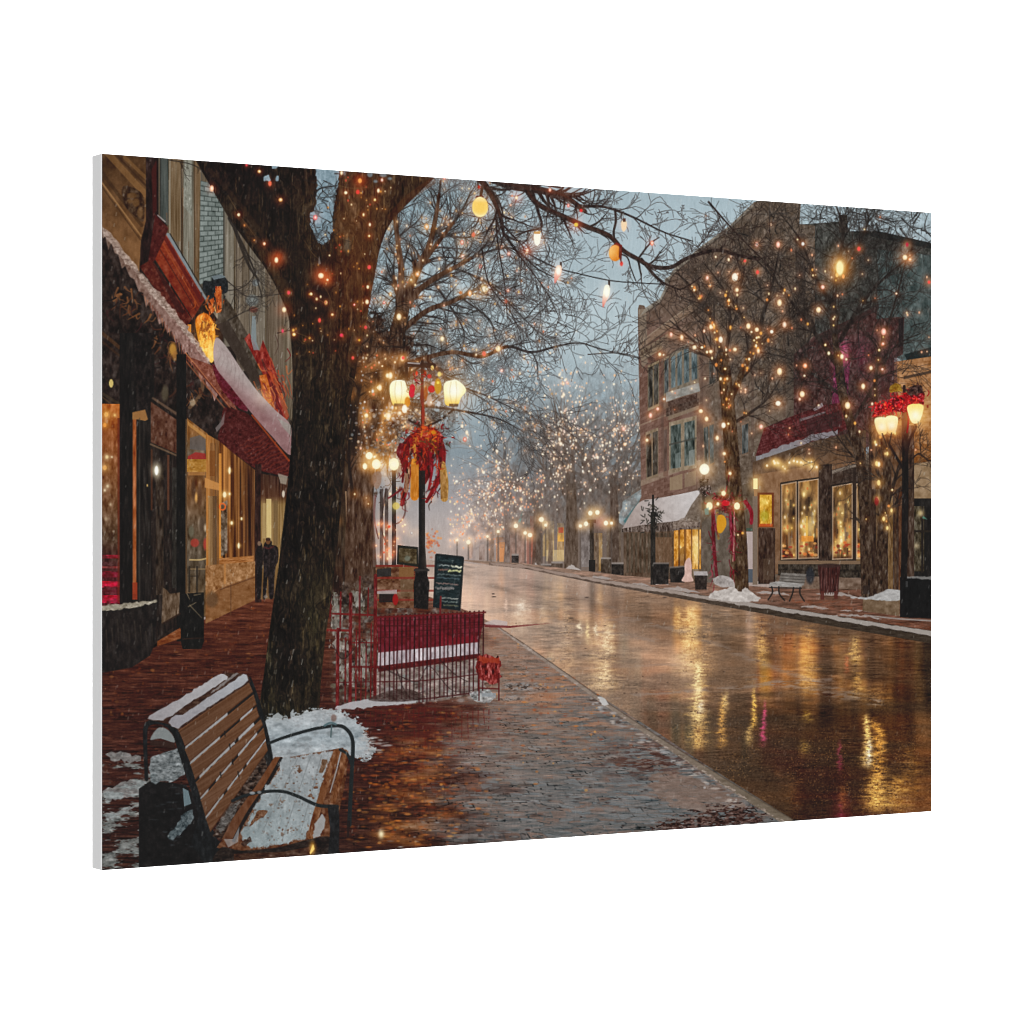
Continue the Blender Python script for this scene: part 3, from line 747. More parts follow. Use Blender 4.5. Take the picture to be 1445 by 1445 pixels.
    col = col + ((t * .022 * nearn) - (m * .24 * gapn * nearn))[..., None] * worn[..., None] * np.array([1.1, .95, .9], np.float32)
    col = col + (noise(24, 2.2, 103, 4) * .04)[..., None] * np.array([1.25, .9, .75], np.float32)
    blue = np.clip(noise(54, 5, 104, 3) - .25, 0, 1) * np.clip((YY - 960) / 120, 0, 1) * np.clip((XX - 540) / 90, 0, 1)
    bt = np.clip(t * 1.2 + .1 + blue * 1.2 - .25, 0, 1) * np.clip((YY - 940) / 120, 0, 1) * np.clip((XX - 560) / 110, 0, 1) * np.clip(1 - m * 1.5, 0, 1)
    col = col + (C((122, 131, 136)) - col) * np.clip(bt * .3 * (1 + noise(34, 2.2, 125, 3)), 0, .45)[..., None]
    ot = np.clip(-t * 1.3 - .35 + noise(50, 9, 117, 3) * .6, 0, 1) * np.clip((XX - 520) / 90, 0, 1) * np.clip(1 - m * 1.5, 0, 1)
    col = col + (C((158, 92, 62)) - col) * np.clip(ot * .2, 0, .4)[..., None]
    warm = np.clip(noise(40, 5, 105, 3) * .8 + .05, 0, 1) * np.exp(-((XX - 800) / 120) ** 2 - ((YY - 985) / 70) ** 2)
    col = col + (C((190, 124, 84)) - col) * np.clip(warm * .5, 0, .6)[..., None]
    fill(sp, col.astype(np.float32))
    # amber glints: lamp light caught by the bricks
    rg = random.Random(3)
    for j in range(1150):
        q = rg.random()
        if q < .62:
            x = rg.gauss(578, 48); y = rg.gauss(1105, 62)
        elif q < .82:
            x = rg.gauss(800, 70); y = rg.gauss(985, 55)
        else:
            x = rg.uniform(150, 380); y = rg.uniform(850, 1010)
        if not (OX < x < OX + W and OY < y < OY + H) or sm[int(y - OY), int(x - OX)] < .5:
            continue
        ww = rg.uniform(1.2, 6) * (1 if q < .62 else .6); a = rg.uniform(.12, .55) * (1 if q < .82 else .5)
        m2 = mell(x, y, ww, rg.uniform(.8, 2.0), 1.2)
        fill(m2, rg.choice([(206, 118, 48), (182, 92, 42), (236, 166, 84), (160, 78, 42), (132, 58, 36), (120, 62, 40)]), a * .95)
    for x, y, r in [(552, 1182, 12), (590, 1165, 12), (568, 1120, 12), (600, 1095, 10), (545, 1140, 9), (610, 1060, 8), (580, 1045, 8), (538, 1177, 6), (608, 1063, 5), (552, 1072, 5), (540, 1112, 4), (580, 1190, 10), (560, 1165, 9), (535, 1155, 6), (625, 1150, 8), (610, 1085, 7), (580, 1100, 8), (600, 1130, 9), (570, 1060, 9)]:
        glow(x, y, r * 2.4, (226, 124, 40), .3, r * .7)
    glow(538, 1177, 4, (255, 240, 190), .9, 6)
    # red of the fence mirrored in the wet bricks
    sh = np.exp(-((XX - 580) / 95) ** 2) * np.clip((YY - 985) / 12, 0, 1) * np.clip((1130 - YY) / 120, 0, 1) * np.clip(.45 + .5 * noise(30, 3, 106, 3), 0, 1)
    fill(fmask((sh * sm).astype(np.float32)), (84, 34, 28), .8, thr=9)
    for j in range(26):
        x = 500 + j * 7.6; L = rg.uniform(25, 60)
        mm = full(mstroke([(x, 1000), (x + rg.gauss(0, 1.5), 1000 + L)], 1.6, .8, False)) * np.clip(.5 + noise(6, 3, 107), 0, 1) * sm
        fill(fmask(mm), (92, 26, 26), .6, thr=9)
    # dark pits, gaps and snow crumbs between bricks
    for j in range(380):
        x = rg.uniform(540, 1080); y = rg.uniform(930, 1200)
        if not (OX < x < OX + W and OY < y < OY + H) or sm[int(y - OY), int(x - OX)] < .5:
            continue
        s = (y - 860) / 300
        fill(mell(x, y, rg.uniform(1.2, 4.5) * s, rg.uniform(.6, 1.4) * s, 1), rg.choice([(44, 36, 34), (60, 46, 42), (70, 66, 66), (150, 148, 148), (52, 34, 30)]), rg.uniform(.3, .8))
    for j in range(170):
        x = rg.uniform(144, 400); y = rg.uniform(860, 1060)
        fill(mell(x, y, rg.uniform(.8, 4), rg.uniform(.5, 1.1), 1), rg.choice([(150, 96, 68), (130, 76, 52), (40, 26, 22), (170, 130, 104)]), rg.uniform(.15, .5) * (sm[int(y - OY), int(x - OX)] > .5))
    for (x, y, w, h, a) in [(740, 968, 30, 6, .7), (724, 985, 26, 4, .5), (728, 950, 22, 3, .5), (770, 930, 30, 2, .4), (720, 925, 30, 2, .35)]:
        fill(fmask(full(mell(x, y, w, h, 3)) * np.clip(noise(6, 2.4, 108) + .3, 0, 1)), (150, 150, 150), a)
        fill(fmask(full(mell(x, y + 2, w, h, 3)) * np.clip(noise(5, 2, 109) - .2, 0, 1)), (46, 40, 38), a)
    dk = np.exp(-((XX - 920) / 70) ** 2 - ((YY - 1072) / 26) ** 2) * np.clip(noise(16, 3, 110) + .2, 0, 1)
    fill(fmask((dk * sm).astype(np.float32)), (70, 38, 30), .8, thr=9)
    fuzzy(spline([(930, 1090), (990, 1100), (1055, 1138), (1000, 1145), (930, 1128), (915, 1105)], 5, True), tex((128, 106, 94), 8, 10, 3, 111), 119, 5, .3, 14, 3, .7)
    fuzzy([(925, 1168), (1000, 1143), (1060, 1139), (1088, 1165), (925, 1180)], tex((62, 38, 31), 34, 5, 2, 112), 121, 5, .5, 9, 2.5, .9)
    # kerb between pavement and road
    kp = part('printed_near_kerb', label='grey stone kerb between brick pavement and wet road')
    lo = [(704, 885), (769, 929), (857, 991), (930, 1040), (1000, 1084), (1060, 1121), (1120, 1157)]
    up_ = []
    for i, (x, y) in enumerate(lo):
        wd = 3 + i * 2.2
        up_.append((x - wd * .9, y + wd * .35))
    km = mpoly(lo + up_[::-1])
    fill(km, lgrad((720, 890), (152, 136, 126), (1080, 1130), (110, 98, 84)) + (noise(16, 4, 113) * .025)[..., None])
    fill(mstroke(lo, 1., 2.4), (66, 54, 44), .45, own=False)
    fuzzy([(x - 4 - i * 2.4, y - .5 + i * .5) for i, (x, y) in enumerate(lo)] + [(x - 1 - i * 1.6, y + .5 + i * .8) for i, (x, y) in enumerate(lo)][::-1], tex((168, 152, 142), 20, 5, 3, 126), 127, 1, .35, 7, 3, .7)
    use(side)
    sl = [(836, 985), (850, 1000), (875, 1020), (905, 1042), (940, 1066), (975, 1090), (1010, 1115), (1045, 1140)]
    for i in range(90):
        f = rg.random() * (len(sl) - 1.01); a = int(f); x = sl[a][0] + (sl[a + 1][0] - sl[a][0]) * (f - a) + rg.gauss(0, 5); y = sl[a][1] + (sl[a + 1][1] - sl[a][1]) * (f - a) + rg.gauss(0, 2)
        fill(mell(x, y, rg.uniform(1.5, 7), rg.uniform(.7, 1.8), 1), rg.choice([(176, 174, 174), (150, 152, 154), (190, 180, 172), (74, 56, 48)]), rg.uniform(.3, .75))
    fill(mpoly(rough([(843, 984), (852, 985), (860, 994), (850, 995)], .6, 3, 5)), (196, 194, 192), .9)
    fill(mpoly([(683, 879), (698, 874), (716, 877), (716, 884), (690, 884)]), (186, 172, 170), .8); fill(mpoly([(683, 881), (720, 883), (780, 879), (720, 886), (684, 885)]), (104, 38, 40), .8)


def paint_left():
    # ---- the row of old shops on the left
    row = part('printed_shop_row', label='row of old wooden shops with lit windows and snowy red awnings')
    fill(mpoly([(130, 205), (420, 205), (420, 700), (410, 840), (358, 846), (262, 880), (210, 915), (130, 930)]), tex((40, 31, 27), 7, 5, 10, 201))
    # upper storeys: weathered boards
    part('siding', row, label='weathered grey brown upper boards')
    fill(mpoly([(224, 205), (420, 205), (420, 600), (380, 570), (340, 500), (290, 425), (224, 318)]), tex((108, 96, 80), 10, 3.5, 60, 202) + (noise(2.2, 120, 203, 2) * .045)[..., None])
    for x0, x1, c in [(226, 238, (66, 76, 76)), (238, 255, (112, 90, 64)), (255, 259, (84, 68, 52)), (259, 273, (122, 120, 108)), (274, 283, (104, 80, 54)), (316, 330, (128, 122, 110)), (334, 350, (112, 100, 86)), (352, 374, (118, 110, 98)), (377, 400, (104, 90, 76))]:
        fill(rect(x0, 205, x1, 318 + (x0 - 226) * 1.9), tex(c, 12, 2, 50, x0), .75, own=False)
    for x, w, c in [(225.5, 2, (36, 36, 34)), (239, 1.6, (170, 168, 156)), (256, 1.4, (62, 48, 36)), (274, 1.5, (70, 54, 40)), (284, 1.5, (60, 56, 50)), (315, 2.2, (50, 50, 48)), (333, 1.3, (70, 60, 52)), (351, 1.4, (66, 56, 48)), (376, 1.5, (72, 60, 50)), (392, 1.2, (78, 64, 54))]:
        fill(rect(x, 205, x + w, 560), c, .65, own=False)
    fill(mpoly([(262, 214), (270, 214), (271, 306), (258, 290)]), tex((140, 142, 132), 18, 3, 5, 205), .6, own=False)
    for j in range(60):
        x = R.uniform(228, 408); y = R.uniform(230, 480); fill(mstroke([(x, y), (x + R.gauss(0, .6), y + R.uniform(14, 50))], R.uniform(.8, 2.4), .6, False), R.choice([(124, 82, 54), (80, 66, 54), (146, 136, 120), (70, 60, 52), (132, 96, 66)]), R.uniform(.2, .55), own=False)
    part('brick_panel', row, label='pale grey brick panel between the boards')
    q = [(283, 255), (315, 262), (315, 391), (281, 402)]
    u, v = quv(q); t, m = bricks(u, v, 3.2, 20, 4, .2)
    fill(mpoly(q), C((122, 130, 126))[None, None] + (t * .05 - m * .22)[..., None] + (noise(5, 5, 206) * .02)[..., None])
    part('upper_facade', row, label='tan carved facade corner')
    fill(mpoly([(130, 205), (206, 205), (206, 314), (199, 343), (197, 384), (130, 312)]), lgrad((150, 220), (74, 52, 34), (190, 350), (116, 82, 52)) + (noise(10, 14, 207) * .035)[..., None] * np.array([1.1, .9, .7], np.float32))
    for p, w, c, a in [([(150, 214), (205, 274)], 9, (140, 102, 62), .55), ([(160, 214), (206, 262)], 3, (60, 40, 26), .7), ([(144, 244), (200, 318)], 5, (60, 42, 28), .6), ([(144, 258), (199, 333)], 2.2, (160, 122, 80), .7), ([(144, 264), (198, 338)], 1.5, (66, 46, 30), .7), ([(176, 222), (205, 250)], 5, (132, 96, 58), .5)]:
        fill(mstroke(p, w, w, False), c, a, own=False)
    fill(mpoly(spline([(172, 268), (178, 262), (194, 268), (203, 280), (203, 312), (192, 306), (176, 290)], 4, True)), tex((62, 44, 30), 16, 4, 5, 208), .9, own=False)
    for x, y, a, b in [(186, 276, 7, 4), (192, 286, 5, 6), (198, 300, 4, 8), (184, 284, 4, 3)]:
        fill(mell(x, y, a, b, 2), (118, 84, 50), .55, own=False)
    part('post', row, label='dark red corner post and cornice bracket')
    fill(mpoly([(206, 205), (224, 205), (222, 300), (236, 318), (222, 362), (206, 384), (197, 384), (199, 340), (206, 312)]), tex((40, 25, 22), 9, 3, 14, 209))
    fill(mpoly([(214, 240), (221, 226), (221, 296), (216, 310)]), (70, 30, 26), .8, own=False)
    fill(mpoly([(219, 302), (238, 322), (222, 364), (208, 378)]), tex((78, 32, 28), 10, 4, 5, 210), .95); fill(mstroke([(223, 304), (233, 313)], 2, 2, False), (170, 160, 156), .8, own=False)
    part('sign_board', row, label='slanting red brown shop fascia with a snow lined top')
    fill(mpoly([(236, 329), (290, 421), (272, 450), (219, 366)]), lgrad((230, 350), (132, 56, 34), (280, 430), (108, 44, 28)) + (noise(6, 5, 211) * .035)[..., None])
    for a, b, w, c in [((233, 336), (284, 424), 5, (84, 28, 26)), ((226, 352), (277, 438), 1.4, (66, 30, 24)), ((230, 344), (280, 432), 1.2, (160, 80, 44))]:
        fill(mstroke([a, b], w, w, False), c, .75, own=False)
    fill(mstroke([(237, 331), (290, 421)], 4.5, 3, False), (128, 142, 150), .85, own=False); fill(mstroke([(240, 330), (293, 420)], 1.5, 1.5, False), (34, 34, 36), .8, own=False)
    fill(mpoly([(197, 376), (214, 366), (271, 450), (263, 462), (240, 440)]), tex((84, 36, 26), 12, 4, 5, 212)); fill(mpoly([(214, 368), (226, 384), (262, 442), (250, 440)]), (54, 26, 22), .7, own=False)
    # black bracket lantern with hanging gold ornaments
    part('wall_lantern', row, label='black snow capped wall bracket with orange hanging ornaments')
    fill(mpoly(spline([(286, 405), (288, 396), (298, 397), (300, 390), (312, 388), (321, 396), (321, 412), (310, 416), (300, 425), (290, 415)], 4, True)), tex((38, 40, 42), 8, 3, 4, 213))
    fill(mpoly([(298, 390), (312, 387), (319, 391), (302, 395)]), (120, 132, 136), .8, own=False)
    for p in [[(304, 404), (312, 404), (313, 440), (305, 442)], [(315, 422), (321, 424), (320, 452), (315, 455)], [(294, 424), (302, 420), (302, 440), (295, 446)]]:
        fill(mpoly(p), tex((176, 84, 34), 26, 2, 4, 214))
    part('glowing_ornament', row, label='glowing amber ornament hanging from the awning corner')
    fill(mpoly(spline([(276, 452), (286, 442), (296, 446), (303, 462), (304, 500), (298, 512), (288, 500), (280, 480)], 5, True)), vgrad([(442, (206, 110, 36)), (470, (236, 150, 54)), (510, (250, 190, 90))]) + (noise(3, 6, 215) * .09)[..., None])
    fill(mpoly(spline([(286, 452), (296, 458), (292, 468), (284, 466)], 4, True)), (74, 38, 22), .85, own=False)
    tuft(291, 468, 14, 34, 60, [(246, 170, 70), (206, 112, 40), (255, 200, 100), (120, 60, 26), (90, 44, 22), (236, 140, 50)], R, (6, 15), (0, .35), (1.2, 3)); tuft(304, 420, 20, 22, 26, [(190, 96, 40), (150, 70, 34), (60, 44, 38), (36, 34, 34)], R, (6, 15), (0, .3), (1.4, 3))
    fill(rect(265, 458, 270, 476), (236, 150, 64), .8); glow(290, 485, 20, (255, 150, 40), .35, 30); fill(mell(297, 495, 3.5, 13, 3), (255, 224, 130), .7, own=False)
    # slate coloured eaves and red timbers further along
    part('red_gable', row, label='red timber gable trim further down the row')
    fill(mpoly([(318, 420), (326, 430), (400, 560), (412, 600), (396, 590), (358, 540), (304, 456), (312, 440)]), tex((74, 64, 54), 12, 4, 8, 216))
    fill(mpoly([(306, 458), (322, 452), (372, 540), (360, 548)]), (58, 48, 42), .8, own=False)
    fill(mpoly([(345, 478), (352, 470), (366, 496), (371, 480), (388, 520), (400, 560), (408, 588), (398, 604), (384, 570), (372, 530)]), tex((134, 48, 38), 20, 4, 9, 217))
    fill(mpoly([(366, 530), (376, 528), (384, 560), (390, 592), (378, 580), (370, 556)]), tex((196, 108, 44), 24, 3, 5, 218), .9); glow(382, 576, 8, (255, 170, 70), .4)
    fill(mpoly([(380, 540), (386, 536), (402, 598), (396, 604)]), (92, 30, 32), .9); fill(mpoly([(384, 530), (390, 534), (408, 586), (404, 592)]), (150, 84, 56), .8)
    tuft(382, 540, 26, 60, 60, [(150, 54, 40), (110, 36, 34), (176, 76, 46), (84, 34, 32), (190, 104, 60), (70, 46, 40)], R, (12, 30), (-.35, .12), (1.2, 2.6))
    fill(mpoly([(356, 446), (361, 446), (362, 482), (366, 494), (358, 494), (354, 478)]), (128, 140, 144), .8)
    fill(mell(356, 424, 9, 8, 3), (122, 130, 130), .7); fill(mell(361, 399, 5, 5, 2), (130, 140, 144), .7); fill(mell(358, 437, 6, 4, 2), (110, 62, 52), .8)
    # dark depth under the first awning
    use(row)
    fill(mpoly([(130, 312), (160, 345), (225, 430), (300, 515), (330, 580), (350, 640), (250, 620), (130, 570)]), tex((44, 34, 30), 12, 5, 9, 219))
    for p, w, c, a in [([(144, 470), (190, 508)], 5, (98, 66, 40), .5), ([(144, 482), (186, 516)], 3, (66, 46, 32), .6), ([(144, 555), (168, 570)], 4, (74, 62, 48), .6), ([(144, 560), (172, 582)], 2, (110, 84, 58), .5), ([(240, 560), (250, 548), (270, 500)], 3, (84, 56, 44), .5), ([(213, 560), (250, 585)], 3, (98, 76, 60), .6), ([(268, 575), (282, 558), (286, 540), (276, 520)], 5, (132, 100, 70), .55)]:
        fill(mstroke(p, w), c, a, own=False)
    for bx_, by_ in [(192, 430), (222, 470), (246, 500), (276, 548), (206, 520), (168, 420)]:
        tuft(bx_, by_, 16, 26, 16, [(92, 58, 40), (70, 44, 34), (110, 74, 50), (60, 34, 34), (30, 25, 24), (128, 84, 52)], R, (8, 22), (.3, .6), (1.4, 3.6))
    fill(mell(157, 541, 3, 6), (220, 196, 120), .9, own=False); fill(mell(244, 493, 5, 9, 3), (206, 150, 66), .8, own=False); fill(mell(247, 502, 4, 7, 2), (160, 110, 56), .8, own=False); fill(mell(233, 555, 5, 11, 3), (104, 96, 76), .6, own=False); fill(mell(272, 568, 4, 5, 2), (176, 156, 128), .7, own=False)
    fill(mell(193, 540, 5, 13, 3), (110, 60, 34), .7, own=False); fill(mell(203, 556, 3, 13, 3), (112, 40, 36), .6, own=False)

    # awnings
    part('awning', row, label='snow crusted awning edge with a ragged icicle fringe')
    top = [(144, 320), (160, 338), (180, 364), (205, 394), (222, 414), (245, 440), (268, 470), (292, 508), (310, 540)]
    fr = random.Random(8); low = []
    for i in range(len(top) - 1):
        (xa, ya), (xb, yb) = top[i], top[i + 1]
        for k in range(4):
            f = k / 4; x = xa + (xb - xa) * f; y = ya + (yb - ya) * f; wdt = 8 + 22 * min(1, max(0, (x - 160) / 70))
            low.append((x - 3, y + wdt + (fr.uniform(2, 12) if k % 2 else -3)))
    fill(mpoly(top + [(308, 556)] + low[::-1]), lgrad((150, 330), (112, 92, 80), (300, 510), (146, 112, 104)) + (noise(3, 6, 221, 3) * .055)[..., None])
    fill(mpoly(rough(spline([(144, 318), (160, 334), (180, 360), (222, 411), (268, 466), (300, 516)], 4), .9, 4, 3, False) + rough(spline([(298, 520), (262, 472), (216, 418), (176, 368), (156, 344), (144, 330)], 4), 1., 4, 4, False)), tex((164, 144, 132), 22, 3, 3, 222), .85)
    for i in range(34):
        x = 158 + i * 3.9; y = np.interp(x, [144, 222, 310], [320, 414, 540]) + fr.uniform(1, 9)
        fill(mell(x, y, fr.uniform(1.5, 3.5), fr.uniform(.5, 1.2), 1.2), (84, 62, 54), .45, own=False)
    for i in range(26):
        x = 205 + i * 3.4; y = np.interp(x, [144, 222, 310], [320, 414, 540]) + 26
        fill(mstroke([(x, y), (x + 1, y + fr.uniform(6, 16))], 1.8, .6, False), fr.choice([(166, 112, 84), (120, 70, 54), (96, 52, 44)]), .8, own=False)
    fill(mpoly([(258, 500), (300, 516), (336, 580), (322, 572)]), tex((120, 66, 50), 16, 4, 4, 223), .85)
    for a, b, c in [((262, 498), (330, 582), (190, 120, 76)), ((272, 512), (335, 590), (80, 38, 34)), ((256, 502), (324, 584), (150, 90, 62))]:
        fill(mstroke([a, b], 1.8, 1.8, False), c, .7, own=False)
    fill(mpoly(spline([(300, 514), (318, 530), (340, 560), (350, 580), (332, 572), (310, 545)], 4, True)), tex((96, 28, 42), 14, 4, 4, 224), .9)
    part('snowy_awning', row, label='red awning sheeted in smooth mauve white snow')
    fill(mpoly(spline([(304, 478), (317, 486), (340, 520), (362, 550), (388, 578), (411, 602), (410, 642), (384, 616), (356, 584), (326, 546), (303, 514)], 5, True)), lgrad((350, 540), (166, 152, 148), (335, 560), (142, 108, 108)) + (noise(7, 7, 225) * .018)[..., None])
    for i in range(7):
        fill(mstroke([(308 + i * 3, 488 + i * 2), (312 + i * 5, 500 + i * 4), (306 + i * 6, 512 + i * 7)], .8), (120, 96, 96), .35, own=False)
    glow(372, 560, 14, (255, 190, 140), .3)
    fill(mpoly([(392, 590), (411, 600), (411, 616), (400, 604)]), (150, 150, 140), .6, own=False)
    part('awning_valance', row, label='dark red scalloped valance under the snowy awning')
    fill(mpoly(spline([(316, 576), (332, 578), (352, 586), (380, 618), (408, 650), (407, 672), (384, 668), (362, 662), (330, 640), (308, 624), (312, 600)], 4, True)), tex((74, 30, 28), 10, 3, 3, 226))
    wv = np.sin((XX * .55 + YY * 1.05) * .9 + noise(12, 12, 227) * 1.6)
    fill(mpoly([(335, 625), (372, 612), (408, 650), (407, 671), (362, 662)]), (124, 58, 44), .45 * np.clip(wv, 0, 1), own=False)
    fill(mstroke([(356, 586), (382, 618), (408, 650)], 2.6), (156, 68, 34), .8, own=False)
    fill(mpoly([(306, 610), (316, 598), (318, 580), (311, 596), (304, 604)]), (128, 118, 116), .7, own=False)

    # ---- shop fronts
    part('lit_window', row, label='amber lit shop window with red goods at the foot')
    fill(rect(130, 570, 170, 856), vgrad([(575, (176, 100, 44)), (610, (136, 76, 38)), (680, (122, 80, 50)), (760, (84, 64, 48)), (790, (70, 44, 38)), (850, (92, 26, 36))]) + (noise(4, 9, 228) * .055)[..., None])
    for x, y, r, c in [(150, 585, 7, (255, 190, 100)), (162, 586, 3, (255, 210, 130)), (148, 600, 6, (255, 170, 80)), (151, 645, 5, (255, 230, 170)), (158, 645, 2, (255, 240, 200)), (148, 660, 7, (255, 190, 110)), (152, 686, 4, (230, 210, 170)), (148, 692, 3, (240, 220, 180)), (156, 712, 3, (190, 170, 140)), (150, 732, 3, (170, 150, 120)), (160, 750, 2, (150, 130, 110))]:
        glow(x, y, r, c, .5); fill(mell(x, y, r * .4, r * .5), c, .6, own=False)
    for y, h, c, a in [(785, 5, (150, 26, 46), .8), (795, 6, (74, 40, 40), .8), (801, 3, (190, 90, 90), .7), (808, 9, (120, 20, 40), .9), (822, 9, (226, 30, 70), .9), (832, 6, (90, 22, 34), .8), (842, 11, (190, 24, 60), .9)]:
        fill(rect(140, y - 2, 170, y - 2 + h), tex(c, 18, 6, 3, y), a * np.clip(.75 + noise(9, 5, 229) * .4, 0, 1), own=False)
    fill(rect(166, 590, 170, 850), (96, 40, 26), .7, own=False)
    part('pillar', row, label='dark pillars and an orange pipe between the shops')
    fill(rect(169, 470, 192, 852), tex((31, 27, 25), 6, 3, 20, 230)); fill(rect(192, 500, 218, 880), tex((38, 33, 30), 8, 2.4, 30, 231)); fill(rect(190, 470, 214, 585), tex((34, 28, 26), 8, 4, 8, 232))
    fill(rect(187.5, 586, 192.5, 838), tex((160, 92, 52), 14, 3, 14, 233)); fill(mpoly([(187, 582), (205, 578), (209, 592), (205, 594), (194, 592), (187, 592)]), (146, 104, 62)); fill(rect(187, 822, 194, 846), (140, 56, 34), .9); fill(rect(196, 590, 198, 850), (70, 66, 60), .5, own=False)
    part('shop_door', row, label='dark recessed shop door with a bright lamp reflection')
    fill(mpoly([(213, 562), (251, 590), (251, 880), (213, 910)]), tex((42, 34, 30), 9, 3, 16, 234))
    fill(mpoly([(213, 567), (249, 592), (249, 640), (213, 624)]), tex((92, 60, 46), 14, 4, 6, 235), .95, own=False)
    fill(mstroke([(213, 627), (250, 643)], 2.5, 2.5, False), (112, 90, 70), .8, own=False); fill(mstroke([(216, 562), (250, 584)], 3, 3, False), (96, 76, 62), .8, own=False)
    fill(rect(236, 642, 239, 720), (98, 62, 46), .8, own=False); fill(rect(213, 634, 215.5, 720), (88, 54, 38), .7, own=False)
    fill(rect(220, 670, 231, 840), tex((62, 50, 40), 18, 2.5, 14, 236), .7, own=False); fill(rect(243, 660, 251, 830), tex((52, 50, 46), 12, 3, 12, 237), .7, own=False)
    glow(221, 664, 6, (255, 240, 200), .8, 10); fill(mell(221, 664, 2.6, 6.5), (255, 255, 240), own=False); fill(mell(208, 685, 1, 2), (220, 180, 110), .8, own=False)
    part('pillar', row)
    fill(rect(249, 500, 263, 905), tex((27, 24, 22), 5, 3, 14, 238)); fill(rect(262, 592, 264.5, 840), (110, 84, 58), .7, own=False)
    part('lit_window', row, label='warm shop window with a red and yellow band')
    fill(mpoly([(264, 590), (293, 612), (293, 868), (264, 880)]), vgrad([(590, (134, 92, 52)), (610, (140, 98, 58)), (640, (90, 76, 60)), (680, (118, 80, 48)), (740, (96, 78, 60)), (800, (76, 64, 50)), (870, (98, 74, 48))]) + (noise(5, 14, 239) * .06)[..., None])
    fill(mpoly([(265, 594), (293, 616), (293, 621), (265, 600)]), (190, 140, 80), .7, own=False); fill(mpoly([(268, 618), (282, 614), (290, 620), (290, 636), (268, 634)]), (96, 90, 88), .8, own=False)
    fill(mpoly([(265, 644), (276, 638), (290, 640), (291, 648), (265, 648)]), (150, 48, 44), .9, own=False); fill(rect(264, 648, 292, 666), tex((168, 120, 54), 14, 6, 4, 240), .95, own=False); fill(rect(266, 666, 290, 671), (186, 130, 74), .6, own=False)
    for x, y, a, b, c in [(277, 702, 2, 6, (240, 180, 100)), (273, 690, 3, 14, (76, 52, 38)), (282, 700, 3, 16, (96, 66, 46)), (275, 766, 6, 6, (170, 60, 50)), (290, 768, 3, 8, (180, 60, 50)), (270, 750, 4, 8, (104, 100, 84)), (285, 740, 4, 10, (80, 64, 50)), (290, 745, 2, 5, (210, 190, 160))]:
        fill(mell(x, y, a, b, 2), c, .75, own=False)
    fill(mstroke([(268, 790), (282, 790), (295, 787)], 1.8), (206, 176, 120), .9, own=False); fill(mstroke([(268, 803), (293, 803)], 1.2), (170, 140, 100), .8, own=False); fill(rect(277, 799, 279.5, 840), (46, 40, 34), .9, own=False); fill(rect(266, 799, 268.5, 836), (46, 40, 34), .8, own=False); fill(mstroke([(266, 813), (280, 813)], 1.3), (50, 42, 36), .8, own=False)
    part('column', row, label='tan carved wooden column')
    fill(mpoly([(291, 612), (309, 622), (309, 872), (291, 872)]), lgrad((291, 0), (176, 118, 60), (309, 0), (120, 84, 52)) + (noise(2, 40, 241) * .04)[..., None])
    for x, a in ((297, .6), (303, .5), (299.5, .4)):
        fill(rect(x, 625, x + 1.6, 850), (84, 58, 40), a, own=False)
    fill(mpoly([(289, 674), (309, 682), (309, 692), (289, 688)]), (196, 138, 78), .85, own=False); fill(rect(296, 636, 304, 672), (120, 72, 34), .7, own=False); fill(rect(294, 700, 300, 860), (140, 122, 92), .45, own=False); fill(rect(300, 700, 306, 800), (70, 58, 46), .5, own=False)
    part('curtained_window', row, label='window hung with long golden curtains')
    fill(mpoly([(309, 622), (330, 640), (361, 664), (361, 792), (309, 800)]), lgrad((309, 0), (134, 84, 38), (361, 0), (100, 66, 42)) + (noise(2.6, 120, 242, 2) * .13)[..., None] * np.array([1.15, .9, .6], np.float32))
    fill(rect(309, 640, 312.5, 790), (222, 150, 70), .75, own=False); fill(mpoly([(312, 710), (321, 706), (321, 780), (312, 786)]), tex((104, 92, 80), 28, 4, 6, 243), .85, own=False)
    for x, y, r, h in [(317, 698, 2.4, 4), (324, 664, 1.6, 5), (327, 738, 1.7, 2.5), (324, 697, 1.2, 1.5), (341, 732, 1.2, 2), (337, 770, 1.5, 4)]:
        glow(x, y, r * 2.2, (255, 190, 100), .6); fill(mell(x, y, r, h), (255, 240, 200), .9, own=False)
    o = full(mell(314, 715, 5, 5.5)) - full(mell(314, 715, 3, 3.4)); fill(fmask(np.clip(o, 0, 1)), (226, 104, 44), .9, own=False)
    fill(mpoly([(309, 788), (358, 784), (358, 794), (309, 800)]), tex((158, 104, 58), 14, 8, 2, 244), 1, own=False)
    part('shop_base', row, label='tan panelled wall under the curtained window')
    fill(mpoly([(290, 798), (361, 792), (361, 846), (290, 880)]), tex((142, 100, 62), 14, 4, 6, 245) + (np.clip(noise(1.8, 1.8, 246, 1), 0, 1) * .05)[..., None])
    fill(mpoly([(290, 846), (310, 830), (361, 812), (361, 846), (290, 880)]), tex((122, 82, 50), 9, 9, 5, 247), .8, own=False); fill(mstroke([(311, 832), (361, 814)], 1.4), (84, 52, 34), .7, own=False); fill(rect(316, 796, 319, 824), (180, 124, 70), .7, own=False); fill(rect(325, 822, 326.5, 868), (84, 56, 38), .6, own=False)
    fill(mell(299, 846, 9, 11, 4), (86, 66, 48), .6, own=False)
    part('lit_doorway', row, label='lit doorway with a pale curtain')
    fill(rect(360, 655, 369, 850), tex((48, 30, 26), 8, 3, 10, 248)); fill(mpoly([(368, 668), (410, 676), (410, 842), (368, 846)]), vgrad([(668, (66, 44, 34)), (700, (84, 54, 38)), (712, (140, 112, 72)), (780, (150, 120, 78)), (845, (116, 88, 60))]) + (noise(2, 50, 249) * .04)[..., None])
